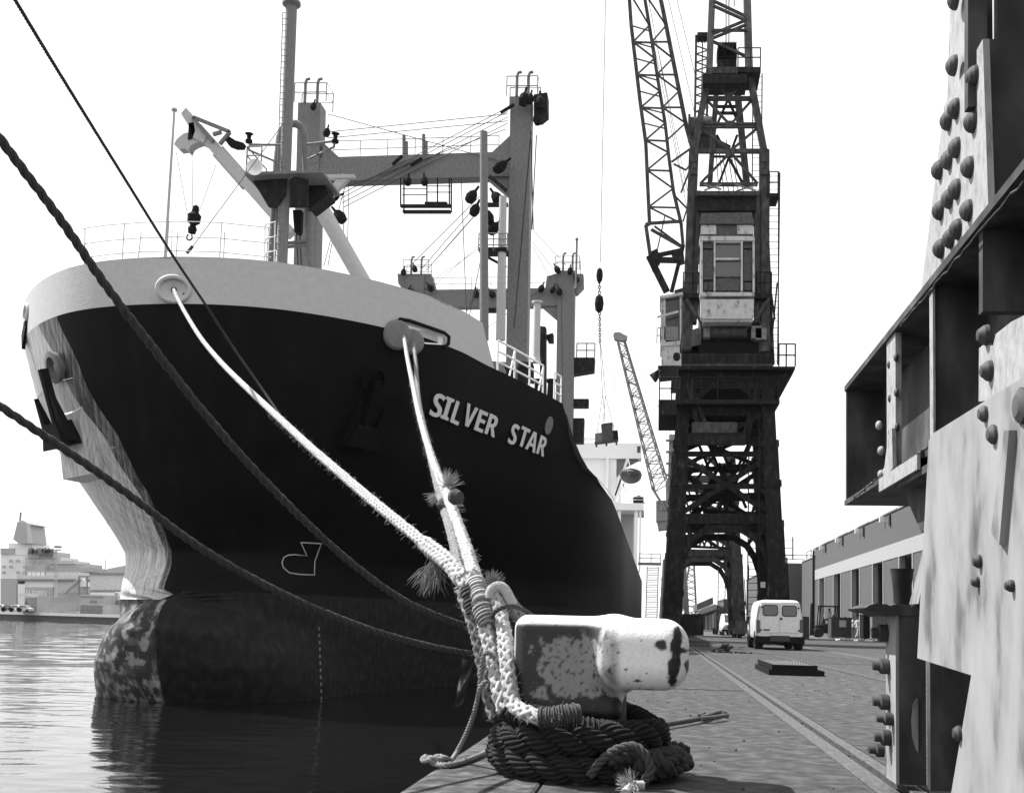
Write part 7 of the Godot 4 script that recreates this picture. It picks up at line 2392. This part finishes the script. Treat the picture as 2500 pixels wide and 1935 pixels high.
func build_vehicles() -> void:
	var zr := -39.0
	var l := pz(1846, 1560, zr).x
	var r := pz(1963, 1560, zr).x
	var x := (l + r) / 2.0
	var w := (r - l) / 2.0
	var van := thing("parked_van", "white van with twin rear doors parked on the quay, its back to the camera", "van", Vector3(x, 0, zr - 2))
	var top := pz(1905, 1464, zr).y
	var b := MB.new()
	var secs := []
	for q in [[0.0, 0.93, 0.94], [-0.06, 0.97, 0.985], [-0.2, 1.0, 1.0], [-1.5, 1.0, 1.005], [-2.8, 1.0, 1.0], [-3.15, 0.99, 0.97], [-3.6, 0.97, 0.72], [-4.3, 0.93, 0.62], [-4.5, 0.86, 0.55]]:
		secs.append(ring_section(x, zr + q[0], w * q[1], w * 0.87 * q[1], 0.40, top * 0.56 if q[2] > 0.9 else top * 0.5, top * q[2], 0.22))
	loft(b, secs)
	part("body", b, m_("van_white"), van)
	for q in [[1858, 1903.2, 1862, 1900, 1476, 1503], [1904.4, 1951, 1909, 1946, 1478, 1505]]:
		var a := pz(q[0], 1544, zr + 0.01)
		var c := pz(q[1], 1470, zr + 0.01)
		b = MB.new()
		b.bevel_box(Vector3(a.x, a.y, zr - 0.02), Vector3(c.x, c.y, zr + 0.022), 0.012)
		var d := part("rear_door", b, m_("van_white"), van)
		var p := pz(q[2], q[5], zr)
		var e := pz(q[3], q[4], zr)
		b = MB.new()
		rounded_pane(b, p, e, zr + 0.028, 0.09, 0.012)
		part("window_seal", b, m_("rubber"), d)
		b = MB.new()
		rounded_pane(b, p + Vector3(0.03, 0.03, 0), e - Vector3(0.03, 0.03, 0), zr + 0.036, 0.07, 0.008)
		part("window", b, m_("van_glass"), d)
	b = MB.new()
	b.bevel_box(pz(1907, 1510, zr + 0.05) - Vector3(0.03, 0.03, 0.03), pz(1907, 1510, zr + 0.05) + Vector3(0.05, 0.03, 0.03), 0.01)
	part("door_handle", b, m_("dark_gear"), van)
	for q in [[1849, 1513, 1856, 1544], [1953.5, 1512, 1961, 1544]]:
		var p := pz(q[0], q[3], zr)
		var e := pz(q[2], q[1], zr)
		b = MB.new()
		b.bevel_box(Vector3(p.x, p.y, zr - 0.03), Vector3(e.x, e.y, zr + 0.035), 0.015)
		part("tail_lamp", b, m_("lamp_red"), van)
	for q in [[1860, 1481], [1950, 1484], [1858, 1537], [1951, 1539]]:
		b = MB.new()
		b.lathe([Vector2(0.0, 0.0), Vector2(0.03, 0.0), Vector2(0.03, 0.05), Vector2(0, 0.06)], pz(q[0], q[1], zr), Vector3.BACK, 8)
		part("hinge", b, m_("dark_gear"), van)
	b = MB.new()
	var bp := pz(1845, 1556, zr)
	b.bevel_box(Vector3(l - 0.02, bp.y - 0.20, zr - 0.05), Vector3(r + 0.02, bp.y + 0.06, zr + 0.10), 0.03)
	part("bumper", b, m_("dark_gear"), van)
	b = MB.new()
	b.bevel_box(Vector3(pz(1880, 1553, zr).x, bp.y - 0.11, zr + 0.121), Vector3(pz(1928, 1553, zr).x, bp.y + 0.09, zr + 0.14), 0.006)
	part("number_plate", b, m_("plate"), van)
	slab("underframe", van, m_("dark_gear"), Vector3(l + 0.12, 0.3, zr - 4.2), Vector3(r - 0.12, 0.5, zr - 0.06))
	b = MB.new()
	b.bevel_box(pz(1866, 1537, zr + 0.03) - Vector3(0.03, 0.02, 0.01), pz(1866, 1537, zr + 0.03) + Vector3(0.2, 0.025, 0.012), 0.006)
	part("badge", b, m_("plate"), van)
	for zz in [-0.55, -3.35]:
		for sx in [-1.0, 1.0]:
			wheel(van, Vector3(x + sx * (w - 0.13), 0.34, zr + zz), 0.34, 0.28)
	b = MB.new()
	b.tube([Vector3(l + 0.3, 0.28, zr + 0.05), Vector3(l + 0.3, 0.3, zr - 1.0)], 0.035, 8)
	part("exhaust", b, m_("dark_gear"), van)
	b = MB.new()
	b.tube([Vector3(l - 0.02, 1.2, zr - 3.2), Vector3(l - 0.2, 1.25, zr - 3.2)], 0.015, 5)
	b.bevel_box(Vector3(l - 0.3, 1.15, zr - 3.22), Vector3(l - 0.17, 1.35, zr - 3.17), 0.015)
	part("wing_mirror", b, m_("dark_gear"), van)
	# a second van farther on, facing the camera, and a dark car beside it
	var z2 := -88.0
	var c2 := pz(1792, 1547, z2)
	var v2 := thing("parked_van", "white van facing the camera beyond the crane's portal", "van", Vector3(c2.x, 0, z2))
	b = MB.new()
	secs = []
	for q in [[0.0, 0.94, 0.50], [-0.25, 1.0, 0.58], [-0.5, 1.0, 0.62], [-0.95, 1.0, 0.98], [-1.3, 1.0, 1.0], [-4.0, 1.0, 1.0], [-4.1, 0.95, 0.97]]:
		secs.append(ring_section(c2.x, z2 + q[0], 0.92 * q[1], 0.80 * q[1], 0.32, 0.85 * minf(1.0, q[2] + 0.25), 1.72 * q[2], 0.16))
	loft(b, secs)
	part("body", b, m_("van_white"), v2)
	b = MB.new()
	b.hexa([Vector3(c2.x - 0.72, 1.10, z2 - 0.50), Vector3(c2.x + 0.72, 1.10, z2 - 0.50), Vector3(c2.x + 0.62, 1.60, z2 - 0.88), Vector3(c2.x - 0.62, 1.60, z2 - 0.88), Vector3(c2.x - 0.72, 1.12, z2 - 0.46), Vector3(c2.x + 0.72, 1.12, z2 - 0.46), Vector3(c2.x + 0.62, 1.62, z2 - 0.84), Vector3(c2.x - 0.62, 1.62, z2 - 0.84)])
	part("windscreen", b, m_("van_glass"), v2)
	slab("grille", v2, m_("dark_gear"), Vector3(c2.x - 0.5, 0.55, z2), Vector3(c2.x + 0.5, 0.74, z2 + 0.03))
	slab("bumper", v2, m_("dark_gear"), Vector3(c2.x - 0.95, 0.34, z2), Vector3(c2.x + 0.95, 0.48, z2 + 0.12))
	for sx in [-1.0, 1.0]:
		b = MB.new()
		b.lathe([Vector2(0.0, 0.04), Vector2(0.09, 0.04), Vector2(0.11, 0.0)], Vector3(c2.x + sx * 0.66, 0.66, z2), Vector3.BACK, 14)
		part("headlight", b, m_("chrome"), v2)
		wheel(v2, Vector3(c2.x + sx * 0.8, 0.31, z2 - 0.7), 0.31, 0.2)
		wheel(v2, Vector3(c2.x + sx * 0.8, 0.31, z2 - 3.2), 0.31, 0.2)
	var z3 := -96.0
	var c3 := pz(1766, 1545, z3)
	var lo := thing("parked_lorry", "dark high-sided lorry parked in the shade beside the distant white van", "lorry", Vector3(c3.x, 0, z3))
	slab("body", lo, m_("door_dark"), Vector3(c3.x - 0.75, 0.55, z3 - 5), Vector3(c3.x + 0.75, 1.75, z3))
	slab("cab", lo, m_("door_dark"), Vector3(c3.x - 0.7, 0.45, z3 + 0.1), Vector3(c3.x + 0.7, 1.95, z3 + 1.3))
	slab("windscreen", lo, m_("van_glass"), Vector3(c3.x - 0.6, 1.2, z3 + 1.3), Vector3(c3.x + 0.6, 1.75, z3 + 1.33))
	for sx in [-1.0, 1.0]:
		wheel(lo, Vector3(c3.x + sx * 0.6, 0.42, z3 + 0.7), 0.42, 0.22)
		wheel(lo, Vector3(c3.x + sx * 0.6, 0.42, z3 - 3.6), 0.42, 0.22)
	build_forklift()
func rounded_pane(b: MB, p: Vector3, e: Vector3, z: float, r: float, d: float) -> void:
	var poly := PackedVector2Array()
	for c in [[e.x - r, e.y - r, 0.0], [p.x + r, e.y - r, PI / 2], [p.x + r, p.y + r, PI], [e.x - r, p.y + r, PI * 1.5]]:
		for i in 5:
			var a: float = c[2] + PI / 2 * i / 4.0
			poly.append(Vector2(c[0] + cos(a) * r, c[1] + sin(a) * r))
	b.prism(poly, Vector3(0, 0, z - d), Vector3.RIGHT, Vector3.UP, Vector3(0, 0, d))

func build_forklift() -> void:
	var z := -95.0
	var o := pz(2018, 1552, z)
	o.y = 0
	var f := thing("forklift", "dark forklift truck with an overhead guard working before the shed doors", "forklift", o)
	var m := m_("crane_dark")
	var b := MB.new()
	b.prism(PackedVector2Array([Vector2(-0.75, 0.3), Vector2(0.95, 0.25), Vector2(1.05, 0.5), Vector2(1.0, 1.05), Vector2(0.3, 1.1), Vector2(-0.1, 0.85), Vector2(-0.75, 0.8)]), o + Vector3(0, 0, -0.5), Vector3.RIGHT, Vector3.UP, Vector3(0, 0, 1.0))
	part("chassis", b, m, f)
	for q in [[-0.55, 0.8, -0.45, 2.1], [0.75, 1.05, 0.65, 2.1]]:
		for zz in [-0.45, 0.45]:
			bar("guard_post", f, m, o + Vector3(q[0], q[1], zz), o + Vector3(q[2], q[3], zz), 0.07, 0.07)
	slab("overhead_guard", f, m, o + Vector3(-0.55, 2.08, -0.52), o + Vector3(0.75, 2.16, 0.52))
	for zz in [-0.32, 0.32]:
		bar("mast_rail", f, m, o + Vector3(-1.0, 0.12, zz), o + Vector3(-0.95, 2.3, zz), 0.12, 0.1)
		bar("fork", f, m, o + Vector3(-1.0, 0.14, zz * 0.7), o + Vector3(-2.0, 0.12, zz * 0.7), 0.05, 0.12)
	slab("mast_head", f, m, o + Vector3(-1.02, 2.2, -0.36), o + Vector3(-0.9, 2.3, 0.36))
	slab("seat", f, m_("rubber"), o + Vector3(0.05, 1.1, -0.25), o + Vector3(0.5, 1.2, 0.25))
	slab("seat_back", f, m_("rubber"), o + Vector3(0.45, 1.2, -0.25), o + Vector3(0.53, 1.55, 0.25))
	bar("steering_column", f, m, o + Vector3(-0.35, 0.8, 0), o + Vector3(-0.15, 1.25, 0), 0.06, 0.06)
	for xx in [[-0.55, 0.33], [0.65, 0.27]]:
		for zz in [-0.45, 0.45]:
			b = MB.new()
			b.lathe([Vector2(0.0, -0.1), Vector2(xx[1] * 0.9, -0.1), Vector2(xx[1], -0.06), Vector2(xx[1], 0.06), Vector2(xx[1] * 0.9, 0.1), Vector2(0.0, 0.1)], o + Vector3(xx[0], xx[1], zz), Vector3.BACK, 18)
			part("wheel", b, m_("rubber"), f)
	f.scale = Vector3.ONE * 1.22
	person("person driving the forklift, in a pale shirt and dark trousers", o + Vector3(0.22, 1.2, 0) * 1.22, -PI / 2, "sit", [0.55, 0.03])

# ---------------------------------------------------------------- people
func person(label: String, at: Vector3, turn: float, pose: String, tones: Array) -> void:
	var m: StandardMaterial3D
	if not mats.has("figure"):
		m = StandardMaterial3D.new()
		m.resource_name = "figure"; m.vertex_color_use_as_albedo = true; m.roughness = 0.85
		mats["figure"] = m
	m = mats["figure"]
	# joints in metres, facing +z, feet at the origin (seat at the origin when sitting)
	var hip := 0.92
	var bones := []
	var sway := 0.0
	if pose == "sit":
		hip = 0.10
	var sh := hip + 0.50
	bones.append([Vector3(0, hip, 0), Vector3(0, hip + 0.25, 0.01), 0.15, 0.14])
	bones.append([Vector3(0, hip + 0.25, 0.01), Vector3(0, sh, 0), 0.14, 0.15])
	bones.append([Vector3(-0.15, sh - 0.01, 0), Vector3(0.15, sh - 0.01, 0), 0.085, 0.085])
	bones.append([Vector3(0, sh, 0), Vector3(0, sh + 0.14, 0.02), 0.06, 0.055])
	bones.append([Vector3(0, sh + 0.21, 0.035), Vector3(0, sh + 0.27, 0.03), 0.085, 0.10])
	bones.append([Vector3(0, sh + 0.19, 0.11), Vector3(0, sh + 0.21, 0.13), 0.018, 0.012])
	for s in [-1.0, 1.0]:
		bones.append([Vector3(0.1 * s, sh + 0.22, 0.03), Vector3(0.105 * s, sh + 0.25, 0.02), 0.018, 0.018])
		var knee := Vector3(0.10 * s, 0.48, 0.06)
		var ank := Vector3(0.11 * s, 0.08, -0.02)
		var el := Vector3(0.25 * s, sh - 0.30, -0.04)
		var wr := Vector3(0.24 * s, sh - 0.54, 0.10)
		if pose == "stride":
			knee = Vector3(0.10 * s, 0.50, 0.12 * s + 0.05); ank = Vector3(0.10 * s, 0.09, 0.26 * s - 0.06)
			el.z = -0.12 * s; wr.z = -0.16 * s + 0.1
		elif pose == "bend":
			el = Vector3(0.24 * s, sh - 0.22, 0.20); wr = Vector3(0.12 * s, sh - 0.32, 0.40)
		elif pose == "sit":
			knee = Vector3(0.13 * s, 0.06, 0.44); ank = Vector3(0.13 * s, -0.34, 0.40)
			el = Vector3(0.26 * s, sh - 0.26, 0.12); wr = Vector3(0.14 * s, sh - 0.26, 0.38)
		bones.append([Vector3(0.09 * s, hip - 0.02, 0), knee, 0.095, 0.065])
		bones.append([knee, ank, 0.062, 0.045])
		bones.append([ank + Vector3(0, -0.03, -0.03), ank + Vector3(0.02 * s, -0.045, 0.16), 0.045, 0.035])
		bones.append([Vector3(0.19 * s, sh - 0.02, 0), el, 0.06, 0.048])
		bones.append([el, wr, 0.046, 0.034])
		var fd := (wr - el).normalized()
		bones.append([wr, wr + fd * 0.07, 0.036, 0.04])
		for k in 4:
			var off := Vector3(0.0, 0.0, (k - 1.5) * 0.022)
			bones.append([wr + fd * 0.09 + off, wr + fd * (0.16 - absf(k - 1.2) * 0.008) + off + Vector3(-0.02 * s, 0, 0), 0.012, 0.010])
		bones.append([wr + fd * 0.03 + Vector3(-0.03 * s, 0, 0.02), wr + fd * 0.09 + Vector3(-0.055 * s, 0, 0.03), 0.013, 0.011])
	for q in bones:
		q.append((q[0] + q[1]) / 2.0)
		q.append((q[1] - q[0]).length() / 2.0 + maxf(q[2], q[3]))
	var f := func(p: Vector3) -> float:
		var d := 9.0
		for q in bones:
			if (p - q[4]).length() - q[5] < d + 0.03:
				d = smin(d, cone(p, q[0], q[1], q[2], q[3]), 0.03)
		return d
	var low := -0.45 if pose == "sit" else -0.02
	var b := nets(f, Vector3(-0.42, low, -0.42), Vector3(0.42, sh + 0.42, 0.56), 0.03)
	var lowest := 9.0
	for i in b.v.size():
		lowest = minf(lowest, b.v[i].y)
		var p := b.v[i]
		var tone := 0.17
		if p.y > sh + 0.30 or (p.y > sh + 0.22 and p.z < 0.02 and absf(p.x) < 0.11):
			tone = 0.012
		elif p.y > sh + 0.06:
			tone = 0.17
		elif p.y > hip + 0.02 or absf(p.x) > 0.19:
			tone = tones[0] if (p.y > sh - 0.34 or absf(p.x) < 0.19) else 0.17
		elif p.y > low + 0.13:
			tone = tones[1]
		else:
			tone = 0.02
		b.c[i] = Color(tone, tone, tone)
	var o := single("person", b, m, label, "person")
	o.transform = Transform3D(Basis(Vector3.UP, turn), at + Vector3(0, -lowest + 0.002 if pose != "sit" else 0.0, 0))
func build_people() -> void:
	var spots := [
		[2094, 1556, -96.0, 2.2, "stride", [0.5, 0.42], "person in pale shirt and light trousers walking beside the big steel bin"],
		[2084, 1555, -97.5, -1.9, "bend", [0.45, 0.16], "person in white shirt and grey trousers close behind the big steel bin"],
		[2063, 1554, -97.0, 0.4, "stand", [0.40, 0.03], "person in pale shirt almost hidden behind the big steel bin"]]
	for q in spots:
		var p := pz(q[0], q[1], q[2])
		p.y = 0.0
		person(q[6], p, q[3], q[4], q[5])

# ---------------------------------------------------------------- bins, gratings and litter on the paving
func bin_box(label: String, u0: float, u1: float, v0: float, z: float, d: float, mat: String) -> void:
	var a := pz(u0, v0, z)
	var c := pz(u1, v0, z)
	var t := thing("steel_bin", label, "bin", Vector3((a.x + c.x) / 2, 0, z), "steel bins before the shed")
	slab("body", t, m_(mat), Vector3(a.x, 0.12, z - d), Vector3(c.x, a.y - 0.06, z))
	slab("top_rim", t, m_(mat), Vector3(a.x - 0.04, a.y - 0.06, z - d - 0.04), Vector3(c.x + 0.04, a.y, z + 0.04))
	slab("bottom_rim", t, m_(mat), Vector3(a.x - 0.03, 0.10, z - d - 0.03), Vector3(c.x + 0.03, 0.2, z + 0.035))
	for i in 5:
		var x := lerpf(a.x + 0.04, c.x - 0.04, i / 4.0)
		slab("rib", t, m_(mat), Vector3(x - 0.04, 0.2, z), Vector3(x + 0.04, a.y - 0.07, z + 0.03))
	for sx in [a.x + 0.15, c.x - 0.15]:
		for zz in [z - 0.15, z - d + 0.15]:
			var b := MB.new()
			b.lathe([Vector2(0.0, -0.04), Vector2(0.08, -0.04), Vector2(0.08, 0.04), Vector2(0, 0.04)], Vector3(sx, 0.08, zz), Vector3.RIGHT, 10)
			part("castor", b, m_("rubber"), t)
func build_yard_items() -> void:
	bin_box("big dark ribbed steel bin standing before the forklift", 2030, 2080, 1506, -86.0, 1.6, "door_dark")
	bin_box("tall black bin near the crane's buffer shelf", 2108, 2128, 1500, -84.0, 1.4, "dark_gear")
	bin_box("grey ribbed bin beside the tall black one", 2130, 2172, 1502, -83.0, 1.4, "mast_grey")
	var nb := pz(2041, 1520, -85.9)
	single("paper_notice", box_mb(nb + Vector3(0.25, -0.3, 0.03), nb + Vector3(0.75, 0.2, 0.035)), m_("ship_grey"), "pale paper notice stuck on the big ribbed steel bin", "notice")
	# door leaf left of the shed corner
	var dl := pz(1967, 1553, -80.0)
	var db := thing("cable_cabinet", "dark upright cabinet standing beyond the white van", "cabinet", Vector3(dl.x, 0, -80))
	slab("body", db, m_("door_dark"), Vector3(dl.x - 0.25, 0.03, -80.5), Vector3(dl.x + 0.25, 1.55, -80))
	slab("plinth", db, m_("mast_grey"), Vector3(dl.x - 0.3, 0, -80.55), Vector3(dl.x + 0.3, 0.035, -79.95))
	slab("door", db, m_("door_dark"), Vector3(dl.x - 0.21, 0.08, -80), Vector3(dl.x + 0.21, 1.5, -79.98))
	# stacked gratings
	var g0 := py(1878, 1647, 0.0)
	var g1 := py(2004, 1648, 0.0)
	for k in 2:
		var x0: float = g0.x + (0.06 if k else 0.0)
		var x1: float = g1.x - (0.10 if k else 0.0)
		var y0 := 0.005 + k * 0.085
		var z0: float = g0.z - 0.1 * k
		var t := thing("steel_grating", ["dark steel grating lying on the paving under another", "dark steel grating stacked on top of another on the paving"][k], "grating", Vector3((x0 + x1) / 2, y0, z0 - 0.5), "stacked gratings")
		for e in [[Vector3(x0, y0, z0 - 0.03), Vector3(x1, y0 + 0.08, z0)], [Vector3(x0, y0, z0 - 2.7), Vector3(x1, y0 + 0.08, z0 - 2.67)], [Vector3(x0, y0, z0 - 2.67), Vector3(x0 + 0.03, y0 + 0.08, z0 - 0.03)], [Vector3(x1 - 0.03, y0, z0 - 2.67), Vector3(x1, y0 + 0.08, z0 - 0.03)]]:
			slab("frame_bar", t, m_("dark_gear"), e[0], e[1])
		for i in 15:
			var x := lerpf(x0 + 0.05, x1 - 0.05, i / 14.0)
			slab("grate_bar", t, m_("pale_steel" if k else "dark_gear"), Vector3(x - 0.012, y0 + 0.005, z0 - 2.67), Vector3(x + 0.012, y0 + 0.078, z0 - 0.03))
		for i in 7:
			var zz := lerpf(z0 - 2.4, z0 - 0.25, i / 6.0)
			slab("cross_bar", t, m_("pale_steel" if k else "dark_gear"), Vector3(x0 + 0.03, y0 + 0.06, zz - 0.012), Vector3(x1 - 0.03, y0 + 0.083, zz + 0.012))
	# heaps of sweepings
	for q in [[1774, 1592, 0.4, 26, "dark heap of sweepings with a tall lump beside the near crane rail"], [1708, 1577, 0.6, 22, "low dark heap of dirt spread at the foot of the crane"], [1800, 1594, 0.5, 16, "thin scatter of dark dirt trailing from the heap of sweepings"]]:
		var p := py(q[0], q[1], 0.0)
		var b := MB.new()
		for i in q[3]:
			var s := rng.randf_range(0.02, 0.06)
			var c := p + Vector3(rng.randfn() * q[2] * 0.5, s * 0.3, rng.randfn() * 0.2)
			if q[0] == 1774 and i < 14:
				c = p + Vector3(rng.randfn() * 0.14 - 0.05, rng.randf_range(0.02, 0.22), rng.randfn() * 0.12)
				s = 0.09
			b.lathe([Vector2(0.0, -s * 0.6), Vector2(s * 0.9, -s * 0.2), Vector2(s * 0.7, s * 0.4), Vector2(0.0, s * 0.6)], c, Vector3(rng.randfn() * 0.4, 1, rng.randfn() * 0.4), 6)
		single("dirt_heap", b, m_("dirt"), q[4], "dirt heap").set_meta("kind", "stuff")
	var gb := MB.new()
	for i in 900:
		var p := Vector3(rng.randf_range(-0.9, 6.0), 0.0, rng.randf_range(-5.2, -30.0))
		if absf(p.x - 1.22) < 0.16:
			continue
		var s := rng.randf_range(0.003, 0.012)
		gb.lathe([Vector2(0.0, 0.0), Vector2(s, s * 0.2), Vector2(s * 0.7, s), Vector2(0.0, s * 1.2)], p, Vector3.UP, 5)
	single("grit", gb, m_("coping_stone"), "fine grit and pebbles scattered over the quay paving", "grit").set_meta("kind", "stuff")
	var lb := MB.new()
	for q in [[2046, 1564], [2090, 1566], [2118, 1565], [2126, 1566], [2140, 1564]]:
		var p := py(q[0], q[1], 0.02)
		lb.bevel_box(p - Vector3(0.12, 0.02, 0.1), p + Vector3(0.12, 0.12, 0.1), 0.03)
	single("litter", lb, m_("ship_white"), "scraps of pale litter lying along the foot of the bins", "litter").set_meta("kind", "stuff")
func box_mb(lo: Vector3, hi: Vector3) -> MB:
	var b := MB.new()
	b.box(lo, hi)
	return b
